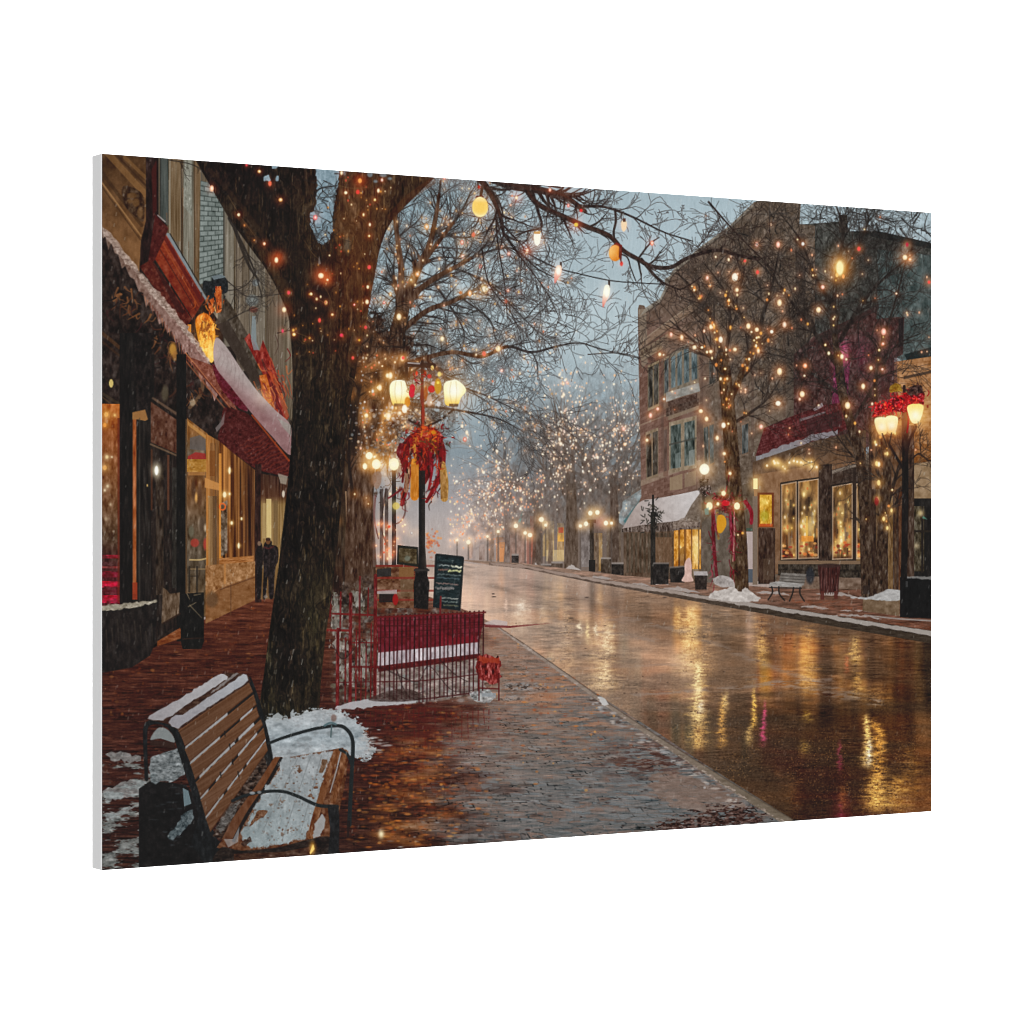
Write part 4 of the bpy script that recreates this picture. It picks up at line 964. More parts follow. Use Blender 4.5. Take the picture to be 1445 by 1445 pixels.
    fill(rect(376, 704, 383, 766), (220, 196, 136), .8, own=False); fill(rect(371, 710, 375, 760), (172, 146, 100), .8, own=False); fill(rect(386, 706, 392, 770), (104, 82, 54), .7, own=False); fill(mpoly([(392, 668), (406, 672), (404, 684), (396, 682)]), (156, 146, 132), .8, own=False); fill(mell(400, 697, 2, 5), (230, 220, 200), .8, own=False)
    part('printed_person', label='person in dark winter clothes standing in the doorway')
    fill(mpoly(spline([(375, 764), (379, 760), (384, 765), (384, 769), (392, 772), (393, 790), (389, 800), (387, 822), (386, 843), (380, 843), (378, 812), (375, 843), (371, 842), (372, 800), (370, 784), (372, 770)], 3, True)), tex((38, 31, 31), 10, 3, 4, 250)); fill(mell(378.5, 764, 3.4, 4), (104, 70, 46)); fill(mell(378.5, 761, 3.6, 2.4), (58, 40, 32), .9, own=False)
    for p in [[(373, 774), (371, 792), (374, 806)], [(389, 774), (391, 790), (387, 800)], [(380, 776), (380, 806)], [(380, 812), (379, 838)]]:
        fill(mstroke(p, 1.2, .8), (70, 58, 54), .6, own=False)
    fill(mstroke([(373, 772), (379, 774), (386, 771)], 2), (92, 44, 42), .7, own=False)
    part('printed_person', label='person in black seen from behind beside the door frame')
    fill(mpoly(spline([(364, 772), (366, 766), (370, 768), (371, 785), (370, 812), (368, 842), (363, 842), (362, 800), (361, 780)], 3, True)), tex((34, 28, 28), 6, 3, 4, 251)); fill(mell(366, 767, 2.6, 3.4), (120, 96, 80)); fill(mell(375, 842, 3, 2), (150, 140, 130), .6)
    # street furniture against the shops
    part('printed_wooden_crate', label='weathered upright boards leaning by the shop wall')
    fill(mpoly([(230, 829), (235, 832), (240, 838), (254, 836), (253, 866), (228, 880)]), tex((92, 74, 58), 16, 2.4, 10, 252)); fill(mstroke([(230, 880), (254, 866)], 2.5), (52, 38, 30), .8)
    fill(mpoly([(222, 905), (254, 886), (258, 893), (258, 900), (222, 912)]), tex((122, 70, 40), 12, 6, 3, 253))
    b = part('printed_waste_bin', label='black litter bin by the lit shop')
    fill(mpoly([(256, 838), (288, 836), (288, 905), (284, 916), (258, 916), (255, 905)]), tex((27, 25, 23), 5, 4, 8, 254)); fill(mstroke([(258, 902), (288, 900)], 1.2), (70, 48, 38), .6)
    for p in [[(266, 856), (277, 850)], [(268, 854), (285, 872)], [(274, 840), (284, 838)], [(264, 838), (268, 846)]]:
        fill(mstroke(p, 1.4, .8), (150, 132, 104), .6)
    pl = part('printed_planter', label='dark round planter topped with snow')
    fill(mpoly([(130, 856), (222, 850), (220, 905), (212, 925), (186, 942), (130, 952)]), tex((38, 33, 31), 7, 5, 12, 255))
    for j in range(9):
        x = 150 + j * 8; fill(mstroke([(x, 872 + R.uniform(0, 20)), (x + 2, 905 + R.uniform(0, 20))], 2, .5), (74, 66, 58), .45)
    part('snow_cap', pl, label='cap of grey snow on the planter')
    fill(mpoly(rough([(130, 856), (160, 853), (190, 850), (221, 847), (222, 851), (190, 857), (160, 861), (130, 863)], .8, 3, 7)), tex((148, 140, 124), 16, 4, 3, 256))


def bark(seed):
    b = C((40, 31, 25))[None, None] + (noise(2.6, 22, seed, 3) * .036)[..., None] * np.array([1.1, 1, .9], np.float32) + (noise(40, 90, seed + 1, 2) * .025)[..., None] * np.array([.9, 1, .7], np.float32)
    return b.astype(np.float32)


def paint_trees_behind():
    """the lit tree behind the big one, its mesh of twigs, and the right hand trees"""
    rnd = random.Random(21)
    t = part('printed_lit_tree', label='bare tree wound with lights behind the big trunk')
    out = []
    wood = tex((76, 55, 42), 14, 3, 12, 301)
    limb([(507, 826), (507, 740), (510, 660), (522, 590), (545, 520), (560, 470), (572, 420)], 42, 17, out, rnd, 10, 60, 3)
    twig = []
    L = [([(572, 420), (590, 380), (606, 345), (616, 300), (622, 255)], 13, 3), ([(566, 440), (566, 380), (560, 330), (556, 280), (560, 245)], 10, 3), ([(570, 425), (610, 395), (640, 378), (668, 362), (690, 340)], 9, 2.5), ([(552, 480), (600, 440), (640, 425), (668, 410), (680, 400)], 9, 2),
         ([(590, 380), (620, 340), (650, 300), (665, 270)], 7, 2), ([(545, 520), (600, 505), (640, 497), (680, 503), (716, 489), (750, 497), (788, 488), (818, 484), (850, 493), (903, 506)], 7, 1.), ([(600, 505), (640, 540), (690, 560), (740, 585)], 5, 1), ([(530, 560), (580, 570), (640, 578), (700, 590), (740, 610)], 6, 1), ([(640, 378), (690, 400), (730, 440), (760, 470)], 4, 1),
         ([(668, 362), (720, 350), (760, 380), (800, 400)], 4, 1), ([(545, 540), (520, 480), (515, 430), (520, 380)], 7, 1.5), ([(650, 420), (690, 450), (700, 480), (720, 520)], 3, .8), ([(610, 395), (640, 440), (655, 470), (650, 500)], 4, 1), ([(620, 330), (660, 335), (700, 320), (735, 300)], 4, 1)]
    for pts, a, b in L:
        limb(pts, a, b, out, rnd, 15, 52, 2, kids=(2, 3), curl=.3, spread=.6)
    for s in out:
        twig.append(s)
    x_ok = np.clip((XX - 470) / 10, 0, 1)
    for j in range(105):   # finer twigs hanging and reaching all through the crown
        x = rnd.triangular(510, 790, 560); y = rnd.uniform(262, 560) - abs(x - 640) * .05
        grow(x, y, rnd.uniform(0, 6.28), rnd.uniform(22, 50), rnd.uniform(.7, 1.3), 2, twig, rnd, .7, .4, 0, (1, 3), .32, .65)
    for j in range(24):   # thin reach into the open sky
        x = rnd.uniform(640, 800); y = rnd.uniform(300, 500)
        grow(x, y, rnd.uniform(-.6, 1.7), rnd.uniform(30, 60), rnd.uniform(.6, 1.1), 2, twig, rnd, .6, .35, 0, (1, 3), .3, .6)
    mass = mell(560, 420, 100, 190, 60)
    fill(mass, tex((66, 66, 66), 16, 2.5, 4, 302), .3 * np.clip(noise(5, 7, 303, 3) * .6 + .55, 0, 1), own=False)
    fill(mell(560, 560, 80, 110, 40), tex((70, 58, 50), 22, 2.5, 4, 304), .75 * np.clip(noise(5, 6, 305, 3) * .6 + .7, 0, 1), own=False)
    draw_segs(twig, tex((52, 46, 44), 10, 4, 4, 306), .92)
    fuzzy([(468, 470), (520, 450), (575, 470), (580, 530), (560, 590), (540, 640), (530, 700), (470, 700)], tex((62, 42, 31), 20, 3, 8, 311), 312, 8, .35, 6, 9, .88)
    fill(mpoly(spline([(478, 520), (520, 530), (532, 570), (530, 640), (527, 720), (528, 850), (466, 850), (468, 700)], 4, True)), (bark(313) * 1.12 + C((10, 5, 0))).astype(np.float32), .94)
    fill(mpoly([(508, 640), (514, 640), (512, 850), (502, 850)]), (34, 28, 24), .5, own=False)
    fill(mstroke([(488, 694), (489, 730), (487, 790)], 2, 1.6), (160, 128, 100), .8, own=False)
    glow(520, 570, 26, (190, 90, 30), .22, 60)
    fill(mstroke([(522, 560), (526, 640), (522, 720), (524, 840)], 3, 3), (98, 76, 58), .4, own=False); fill(mstroke([(498, 560), (496, 660), (492, 760), (488, 850)], 8, 10), (30, 25, 22), .6, own=False)
    draw_segs([s for s in out if s[4] > 2.2], wood, 1)
    lw = []
    for j in range(46):
        grow(rnd.uniform(486, 590), rnd.uniform(430, 640), rnd.uniform(0, 6.28), rnd.uniform(22, 46), rnd.uniform(.9, 1.7), 2, lw, rnd, .6, .35, 0, (1, 3), .4, .65)
    for pts, a, b in [([(500, 640), (505, 560), (520, 500), (530, 440)], 7, 3), ([(522, 640), (540, 580), (560, 540), (590, 520)], 7, 2.5), ([(498, 700), (492, 640), (496, 590)], 5, 2)]:
        limb(pts, a, b, lw, rnd, 8, 30, 1)
    draw_segs(lw, (38, 29, 24), .85)
    for j in range(70):
        x = rnd.uniform(490, 590); y = rnd.uniform(440, 660); s = rnd.uniform(.7, 2)
        fill(mell(x, y, s, s * rnd.uniform(.6, 1.6), 1), rnd.choice([(150, 160, 166), (176, 130, 90), (120, 126, 130), (216, 170, 120), (96, 66, 46)]), rnd.uniform(.35, .8), own=False)
    crown = [s for s in out if s[6] < 9]
    for j in range(330):
        s = rnd.choice(crown if rnd.random() < .5 else twig); x = s[0] + rnd.gauss(0, 5); y = s[1] + rnd.gauss(0, 5)
        if y > 640 or x > 820:
            continue
        dim = rnd.random()
        bulb(x, y, rnd.uniform(.9, 1.9), rnd.choice([(214, 176, 130), (200, 150, 110), WARM, (220, 140, 110), (190, 170, 150), (190, 150, 96)]), (220, 130, 70), 5, .22)
    for j in range(90):
        x = rnd.gauss(545, 32); y = rnd.uniform(500, 770)
        bulb(x, y, rnd.uniform(.8, 2.2), rnd.choice([WARM, (255, 200, 140), (230, 120, 80), (206, 186, 170), (170, 160, 160)]), (240, 130, 50), 7, .32)
    for x, y, r, c in [(563, 447, 3.6, WARM), (551, 415, 2.5, (220, 170, 110)), (580, 395, 3, (190, 160, 110)), (683, 408, 6, (200, 170, 120)), (602, 320, 4, (220, 160, 100)), (547, 313, 4, (240, 210, 150)), (568, 506, 3, (255, 200, 150)), (624, 478, 3, WARM), (703, 492, 3.6, WARM), (683, 499, 3, (230, 110, 90)), (589, 387, 3.4, (230, 160, 100)),
                       (668, 331, 3.4, (226, 120, 90)), (652, 342, 3, (226, 130, 110)), (653, 362, 3, (230, 170, 150)), (678, 376, 2.6, (230, 110, 100)), (650, 413, 3, (200, 130, 80)), (663, 414, 3, (240, 170, 110)), (656, 620, 3, (230, 120, 100)), (542, 427, 3, (226, 110, 100)), (517, 587, 3.4, (255, 220, 140)), (547, 530, 3.6, WARM), (534, 547, 3, WARM), (526, 552, 2.4, (210, 210, 210)), (546, 586, 3.6, WARM)]:
        bulb(x, y, r, c, (240, 150, 60), r * 2.4, .4)
    B = list(BULBS); BULBS.clear()
    light_up(B)

    # ---- right hand trees, bare and lit
    right = []
    specs = [
        ('bare lit tree in front of the brick building', [(1044, 832), (1042, 760), (1036, 690), (1031, 620), (1026, 560), (1020, 505)], 25, 17,
         [([(1020, 510), (1008, 460), (992, 425), (976, 405), (955, 385)], 8, 2), ([(1024, 540), (1000, 500), (975, 478), (945, 452)], 7, 1.5), ([(1028, 570), (1050, 520), (1068, 480), (1078, 440), (1090, 400), (1100, 350)], 10, 2), ([(1022, 510), (1030, 460), (1026, 420), (1012, 395), (992, 370)], 6, 1.5), ([(1055, 505), (1090, 470), (1130, 440), (1170, 420)], 6, 1.5), ([(1030, 600), (1062, 580), (1085, 560), (1110, 520)], 5, 1.2), ([(1068, 480), (1040, 430), (1050, 380), (1040, 330)], 5, 1.2)]),
        ('bare lit tree in front of the red shop', [(1224, 838), (1222, 780), (1220, 720), (1216, 660), (1204, 610), (1190, 560), (1182, 500)], 17, 12,
         [([(1182, 505), (1176, 450), (1180, 390), (1190, 330), (1180, 290)], 9, 2), ([(1184, 520), (1150, 470), (1120, 430), (1090, 390), (1060, 360)], 7, 1.5), ([(1190, 560), (1150, 530), (1110, 505), (1060, 495)], 5, 1.2), ([(1186, 480), (1215, 430), (1250, 390), (1300, 350)], 7, 1.5), ([(1200, 600), (1235, 540), (1262, 490), (1300, 470)], 5, 1.2), ([(1180, 440), (1150, 390), (1130, 340), (1100, 300)], 6, 1.2), ([(1182, 400), (1210, 350), (1225, 310), (1220, 290)], 5, 1.5), ([(1215, 650), (1200, 640), (1170, 600)], 4, 1)]),
        ('slender bare tree beside the right lamp', [(1241, 838), (1244, 780), (1248, 720), (1252, 660), (1243, 620)], 18, 9,
         [([(1246, 740), (1256, 700), (1268, 660), (1276, 640)], 7, 3), ([(1243, 625), (1236, 570), (1240, 500), (1262, 430), (1280, 360)], 7, 1.5), ([(1250, 690), (1232, 650), (1228, 610)], 5, 2)])]
    for k, (lab, trunk, w0, w1, limbs) in enumerate(specs):
        t = part('printed_bare_tree', label=lab)
        o = []
        limb(trunk, w0, w1, o, rnd, 2, 20, 1)
        for pts, a, b in limbs:
            limb(pts, a, b, o, rnd, 13, 48, 2, curl=.3, kids=(2, 3), spread=.6)
        draw_segs(o, tex((46, 38, 34), 9, 3, 8, 310 + k), .86)
        big = [s for s in o if s[4] > 4]
        draw_segs(big, tex((74, 54, 36) if k == 0 else (66, 50, 38), 16, 2.5, 7, 320 + k), .95)
        right.append((t, o))
    tw = []
    use(right[1][0])
    for j in range(105):
        x = rnd.triangular(960, 1312, 1200); y = rnd.uniform(300, 560)
        grow(x, y, rnd.uniform(-3.1, 0.2), rnd.uniform(20, 52), rnd.uniform(.6, 1.2), 2, tw, rnd, .7, .4, 0, (1, 3), .34, .65)
    for j in range(46):
        x = rnd.uniform(1180, 1316); y = rnd.uniform(286, 360)
        grow(x, y, rnd.uniform(-3.1, 3.1), rnd.uniform(20, 40), rnd.uniform(.9, 1.8), 2, tw, rnd, .7, .4, 0, (1, 3), .4, .65)
    fill(mpoly([(960, 380), (1040, 310), (1100, 288), (1320, 300), (1320, 440), (1240, 560), (1100, 560), (1000, 520)]), tex((46, 44, 42), 16, 2.2, 3.5, 330), .2 * np.clip(noise(4, 6, 331, 3) * .7 + .55, 0, 1), own=False)
    draw_segs(tw, tex((42, 38, 36), 8, 4, 4, 332), .8)
    # lights wound round trunks and limbs
    for t, o in right:
        big = [s for s in o if s[4] > 1.6]
        for j in range(90 if t == right[0][0] else 26):
            s = rnd.choice(big); w = s[4]
            x = s[0] + rnd.gauss(0, w * .5); y = s[1] + rnd.uniform(-6, 6)
            if y > 760 or (y > 660 and rnd.random() < .6):
                continue
            bulb(x, y, rnd.uniform(1., 2.3), rnd.choice([WARM, (255, 206, 130), (255, 180, 90), (236, 150, 80)]), (190, 96, 30), 4.6, .2)
    for j in range(120):
        x = rnd.uniform(935, 1312); y = rnd.uniform(300, 640)
        if x < 990 and y < 470:
            continue
        bulb(x, y, rnd.uniform(.9, 2.), rnd.choice([WARM, (255, 200, 160), (255, 180, 140), (226, 130, 90), (220, 190, 150)]), (220, 110, 60), 5, .2)
    for x, y, r, c in [(1037, 391, 4.6, WHITE), (1040, 409, 3, WARM), (1068, 345, 3.2, PINK), (1098, 345, 3, PINK), (1133, 344, 2.8, (220, 220, 220)), (1100, 427, 4, WARM), (1155, 437, 3.6, WARM), (1161, 405, 3.6, PINK), (1069, 384, 2.6, REDB), (1212, 351, 3, REDB), (1051, 368, 2.4, REDB), (998, 392, 2.8, PINK), (1002, 402, 2.4, (240, 170, 110)), (1107, 458, 4, (240, 200, 170)),
                       (1056, 460, 3.2, WARM), (1068, 465, 3.2, WARM), (1089, 468, 3.4, WHITE), (1017, 479, 3.6, WHITE), (1003, 461, 3, WARM), (1037, 493, 3, WARM), (1070, 495, 3.6, (255, 200, 140)), (1100, 524, 4.4, WARM), (1136, 516, 3.4, (255, 160, 110)), (1188, 503, 4, WARM), (1132, 556, 3.8, WARM), (1098, 569, 4.2, WHITE), (1196, 572, 4, WARM), (1247, 468, 3.8, PINK), (1246, 485, 2.6, PINK), (1218, 545, 3.4, WARM), (1229, 519, 3, WARM), (1245, 521, 2.6, PINK),
                       (931, 500, 3.2, WARM), (947, 472, 2.6, PINK), (928, 577, 3, PINK), (918, 586, 2.8, PINK), (937, 563, 2, WHITE), (989, 580, 3.8, WARM), (997, 591, 4, WARM), (913, 621, 3, WARM), (880, 605, 2.6, PINK), (1021, 600, 3.6, WHITE), (962, 476, 3, (250, 200, 150)), (980, 490, 3, WARM), (1003, 496, 3, WARM), (1277, 363, 5, WARM), (1284, 366, 3.6, (255, 170, 110)), (1280, 345, 3, (190, 50, 70)), (1074, 602, 3, PINK), (1012, 618, 3, WARM), (1022, 640, 3, WARM), (1030, 668, 3, WARM), (1240, 655, 3, WARM), (1311, 398, 3, REDB)]:
        bulb(x, y, r, c, (250, 130, 60), r * 2.3, .45)
    B = list(BULBS); BULBS.clear()
    light_up(B)
    st = part('printed_star_light', label='large glowing amber light among the right hand branches')
    glow(1185, 378, 17, (255, 140, 40), .75, 21); glow(1185, 378, 7, (255, 200, 90), .9, 11); fill(mell(1185, 378, 5, 10, 2), (255, 240, 180)); fill(mell(1181, 388, 2, 3), (255, 200, 120)); fill(mell(1190, 390, 2, 3), (255, 170, 100))


def paint_right_front():
    # lamp with the red bow at the right edge, kerb furniture, trees' feet
    w = part('printed_wreath_lamp', label='black lamp post with an evergreen wreath by the snowy awning')
    fill(rect(918, 722, 925, 825), tex((46, 42, 38), 7, 2, 8, 401)); fill(rect(920, 698, 923, 728), (40, 38, 36))
    r2 = random.Random(4)
    for j in range(80):
        a = r2.uniform(0, 6.28); x = 921 + r2.gauss(0, 6.5); y = 728 + r2.gauss(0, 8)
        fill(mstroke([(x, y), (x + math.cos(a) * 5, y + math.sin(a) * 5)], 1.6, .8, False), r2.choice([(44, 44, 40), (58, 54, 46), (36, 34, 32)]), .9)
    l = part('printed_globe_lamp', label='tall round globe lamp over the wreathed trunk')
    fill(rect(991, 670, 995, 720), (60, 50, 44), .9); fill(mpoly([(986, 676), (1000, 676), (997, 690), (989, 690)]), tex((72, 58, 46), 20, 2, 2, 402)); fill(mpoly(rough([(985, 688), (1000, 684), (1006, 694), (996, 702), (988, 698)], 1, 3, 3)), tex((84, 70, 62), 34, 2, 2, 403))
    part('lamp_globe', l); glow(994, 662, 16, (255, 170, 90), .6); fill(mell(994, 662, 6.8, 7.6), (255, 244, 206)); glow(994, 662, 7, (255, 255, 240), .6)
    bw = part('printed_ribbon', label='red and gold ribbon wreath tied round the lit trunk')
    fill(mpoly(rough([(1006, 704), (1020, 697), (1036, 701), (1040, 714), (1030, 722), (1018, 720), (1006, 716)], 1.4, 3, 5)), tex((96, 34, 34), 30, 3, 3, 404))
    for p, ww, c in [([(1006, 720), (1007, 760), (1010, 800), (1012, 815)], 5, (96, 24, 34)), ([(1030, 715), (1032, 750), (1036, 790)], 4, (116, 28, 46)), ([(1036, 718), (1036, 760), (1034, 792)], 2, (180, 130, 120)), ([(1052, 708), (1060, 722), (1060, 738)], 6, (130, 20, 40)), ([(1012, 724), (1014, 760)], 4, (140, 110, 60))]:
        fill(mstroke(p, ww, ww * .8), tex(c, 14, 2, 8, int(p[0][0])), .95)
    tuft(1026, 709, 24, 14, 110, [(120, 26, 34), (86, 24, 26), (150, 20, 40), (70, 40, 30), (60, 44, 34), (106, 60, 40)], R, (4, 11), None, (1, 2.4))
    for tx in (1007, 1033):
        tuft(tx, 760, 5, 60, 26, [(120, 22, 40), (96, 18, 30), (150, 70, 80)], R, (8, 22), (0, .15), (1, 2))
    fill(mpoly(spline([(1013, 728), (1022, 728), (1025, 740), (1018, 752), (1012, 748)], 4, True)), (206, 146, 40)); fill(mell(1024, 710, 6, 4), (200, 24, 40), .9)
    for x, y, r in [(1001, 714, 4.5), (1040, 714, 4.2), (1021, 696, 3), (1013, 711, 2)]:
        part('lamp_globe', bw); glow(x, y, r * 2.4, (255, 180, 90), .6); fill(mell(x, y, r, r * 1.2), (255, 240, 196))
    fill(mpoly([(994, 718), (1000, 716), (1000, 726), (995, 726)]), (120, 150, 140), .7)
    part('printed_wall_lantern', label='small lit wall lantern between the shops')
    glow(1066, 682, 9, (255, 180, 80), .55, 12); fill(rect(1063, 675, 1069, 690), (255, 232, 170)); fill(rect(1064, 690, 1068, 700), (170, 130, 90), .8)

    # kerb furniture
    for pts, lab in [([(922, 795), (944, 795), (943, 824), (921, 824)], 'black square planter at the foot of the wreathed lamp post'), ([(945, 801), (967, 799), (966, 822), (946, 822)], 'dark stone planter under the lit corner window')]:
        part('printed_planter_box', label=lab); fill(mpoly(pts), tex((42, 38, 36), 8, 3, 5, int(pts[0][0]))); fill(mpoly([(pts[0][0], pts[0][1] - 1.5), (pts[1][0], pts[1][1] - 1.5), (pts[1][0], pts[1][1] + 1), (pts[0][0], pts[0][1] + 1)]), (120, 112, 108), .7)
    part('printed_snow_figure', label='pale snow figure standing on the pavement')
    fill(mpoly(spline([(962, 820), (966, 810), (966, 796), (970, 788), (974, 788), (976, 798), (976, 812), (978, 820)], 4, True)), tex((206, 172, 160), 8, 4, 6, 410))
    t = part('printed_kerb_table', label='small dark bench topped with snow by the kerb')
    fill(mpoly([(980, 812), (998, 812), (997, 832), (981, 832)]), tex((50, 42, 38), 8, 3, 4, 411)); fill(mpoly([(979, 806), (998, 806), (999, 812), (979, 812)]), tex((166, 158, 156), 8, 4, 2, 412))
    part('printed_snow_heap', label='large heap of snow round the lit tree')
    fill(mpoly(rough(spline([(1000, 843), (1008, 834), (1018, 832), (1028, 828), (1034, 818), (1038, 830), (1046, 834), (1052, 829), (1062, 836), (1074, 845), (1060, 849), (1030, 848)], 4, True), .6, 3, 8)), tex((186, 178, 172), 12, 5, 4, 413))
    fill(mpoly(rough(spline([(1006, 816), (1020, 812), (1034, 818), (1034, 828), (1012, 826)], 4, True), .5, 3, 9)), tex((164, 156, 152), 12, 5, 4, 414))
    b = part('printed_slatted_bench', label='small snowy slatted bench across the street')
    part('backrest', b); fill(mpoly([(1102, 808), (1138, 810), (1134, 826), (1099, 822)]), tex((116, 110, 104), 10, 6, 3, 415))
    for j in range(3):
        fill(mstroke([(1101.5 - j * .8, 812 + j * 4), (1137 - j * .9, 814 + j * 4)], 1.1, 1.1, False), (66, 60, 56), .8, own=False)
    part('seat', b); fill(mpoly([(1086, 822), (1099, 820), (1134, 824), (1130, 829), (1085, 827)]), tex((150, 146, 142), 10, 6, 2, 416))
    for p in [[(1089, 828), (1090, 836), (1084, 846)], [(1099, 828), (1100, 838), (1107, 847)], [(1120, 829), (1118, 838), (1114, 848)], [(1129, 829), (1129, 838), (1135, 848)]]:
        part('leg', b); fill(mstroke(p, 2.2, 2), (42, 38, 36))
    use(b); fill(mstroke([(1086, 829), (1131, 830)], 1.6, 1.6, False), (48, 42, 40))
    part('printed_litter_basket', label='red slatted litter basket by the shop windows')
    fill(mpoly([(1154, 797), (1186, 797), (1182, 836), (1158, 836)]), tex((74, 40, 36), 16, 1.6, 14, 417), .95)
    for x in range(1156, 1186, 4):
        fill(mstroke([(x, 798), (x + (1170 - x) * .12, 838)], 1.4, 1.4, False), (50, 28, 26), .7)
    fill(mell(1170, 798, 16, 3), (60, 44, 40), .8); fill(rect(1158, 834, 1163, 846), (88, 46, 40), .9); fill(rect(1177, 834, 1182, 845), (88, 46, 40), .9)
    s = part('printed_stone_planter', label='tan stone planter heaped with snow under the right hand trees')
    fill(mpoly([(1218, 844), (1270, 846), (1269, 869), (1217, 862)]), tex((112, 92, 72), 9, 5, 5, 418))
    part('snow_cap', s); fill(mpoly(rough(spline([(1200, 843), (1226, 842), (1242, 836), (1254, 831), (1270, 834), (1270, 846), (1256, 848), (1230, 846)], 4, True), .6, 3, 11)), tex((168, 166, 164), 10, 5, 3, 419))
    fill(rect(1218, 826, 1228, 838), (50, 40, 36), .8)
    k = part('printed_black_bin', label='large black box bin under the red bowed lamp')
    fill(mpoly([(1270, 814), (1320, 816), (1320, 873), (1270, 871)]), tex((22, 21, 21), 5, 3, 6, 420)); fill(mpoly(rough([(1270, 813), (1320, 814), (1320, 818), (1270, 816)], .5, 3, 3)), (132, 130, 128), .8); fill(rect(1278, 820, 1281, 828), (80, 80, 80), .6)
    fill(mstroke([(1220, 868), (1268, 873), (1318, 876)], 2, 2), (156, 150, 146), .8, own=False)

    L = part('printed_bow_lamp', label='black triple lamp post with a big red bow at the right edge')
    fill(mpoly([(1272, 560), (1281, 560), (1282, 700), (1280, 818), (1271, 818), (1273, 700)]), tex((32, 27, 25), 6, 2.5, 12, 421))
    for p, w in [([(1277, 650), (1284, 620), (1292, 604), (1291, 598)], 4), ([(1274, 660), (1262, 640), (1254, 625), (1251, 614)], 4), ([(1276, 560), (1276, 545)], 5), ([(1246, 613), (1258, 616), (1262, 611)], 3)]:
        fill(mstroke(p, w, w * .8), (34, 28, 26))
    glow(1268, 590, 34, (255, 90, 40), .35); glow(1300, 590, 22, (255, 150, 60), .3)
    part('bow', L, label='big glowing red tinsel bow')
    fill(mpoly(rough(spline([(1232, 588), (1236, 574), (1250, 566), (1262, 560), (1274, 556), (1292, 552), (1303, 556), (1302, 572), (1290, 566), (1280, 580), (1262, 580), (1248, 586)], 4, True), 1.4, 2.5, 12)), tex((150, 20, 28), 60, 3, 3, 422))
    tuft(1252, 577, 18, 13, 70, [(196, 20, 34), (150, 12, 24), (110, 10, 18), (226, 40, 44), (70, 10, 14), (170, 16, 40)], R, (4, 11), None, (1, 2.6)); tuft(1280, 566, 22, 12, 80, [(196, 20, 34), (150, 12, 24), (110, 10, 18), (226, 40, 44), (60, 10, 14)], R, (4, 11), None, (1, 2.6)); tuft(1292, 550, 12, 8, 40, [(56, 36, 30), (84, 30, 28), (40, 32, 28), (110, 70, 50)], R, (4, 9), None, (1, 2.2))
    for j in range(60):
        x = R.uniform(1234, 1302); y = 578 - (x - 1234) * .3 + R.gauss(0, 6); fill(mell(x, y, R.uniform(.7, 2), R.uniform(.7, 2), .8), R.choice([(255, 60, 50), (230, 20, 40), (120, 10, 24), (255, 110, 70), (90, 14, 20)]), .75, own=False)
    fill(mpoly(rough([(1282, 546), (1300, 543), (1302, 554), (1284, 558)], 1, 3, 2)), tex((62, 40, 34), 20, 3, 3, 423)); fill(mpoly(rough([(1254, 545), (1264, 541), (1272, 543), (1272, 552), (1256, 553)], 1, 3, 2)), tex((140, 104, 24), 20, 3, 3, 424), .9)
    fill(mstroke([(1278, 560), (1282, 590), (1280, 610)], 4, 2), (150, 14, 28), .8)
    for q in [[(1281, 572), (1302, 571), (1301, 586), (1296, 596), (1288, 597), (1283, 588)], [(1235, 590), (1252, 590), (1252, 606), (1249, 613), (1241, 613), (1236, 604)], [(1250, 588), (1266, 588), (1266, 602), (1262, 611), (1254, 611), (1251, 604)]]:
        cx = sum(p[0] for p in q) / 6; cy = sum(p[1] for p in q) / 6
        part('lamp_globe', L, label='glowing pale yellow glass lamp'); glow(cx, cy, 15, (255, 150, 50), .6)
        fill(mpoly(spline(q, 4, True)), vgrad([(570, (255, 226, 130)), (590, (255, 244, 190)), (613, (250, 190, 110))])); glow(cx, cy, 6, (255, 255, 230), .6)
    use(L)
    for p in [[(1245, 612), (1252, 630)], [(1258, 611), (1254, 632)], [(1242, 690), (1250, 720), (1258, 745)]]:
        fill(mstroke(p, 2, 1.5), (60, 44, 34), .8)
    for x, y, r in [(1237, 654, 2.6), (1235, 624, 1.8), (1252, 640, 2), (1263, 611, 1.6), (1240, 681, 3), (1238, 704, 2.4), (1247, 732, 2.4), (1252, 745, 2), (1258, 720, 2)]:
        glow(x, y, r * 2.4, (255, 170, 70), .55); fill(mell(x, y, r * .8, r * 1.3), (255, 226, 150), .9, own=False)
    fill(mell(1237, 707, 3, 6, 2), (140, 30, 34), .8, own=False)
    o = []
    rr = random.Random(9)
    limb([(1284, 650), (1296, 640), (1304, 645), (1312, 650), (1320, 648)], 2.4, 1.6, o, rr, 6, 18, 1); limb([(1300, 642), (1298, 620), (1302, 606)], 1.6, .8, o, rr, 3, 12, 1); draw_segs(o, (44, 34, 30), .9)


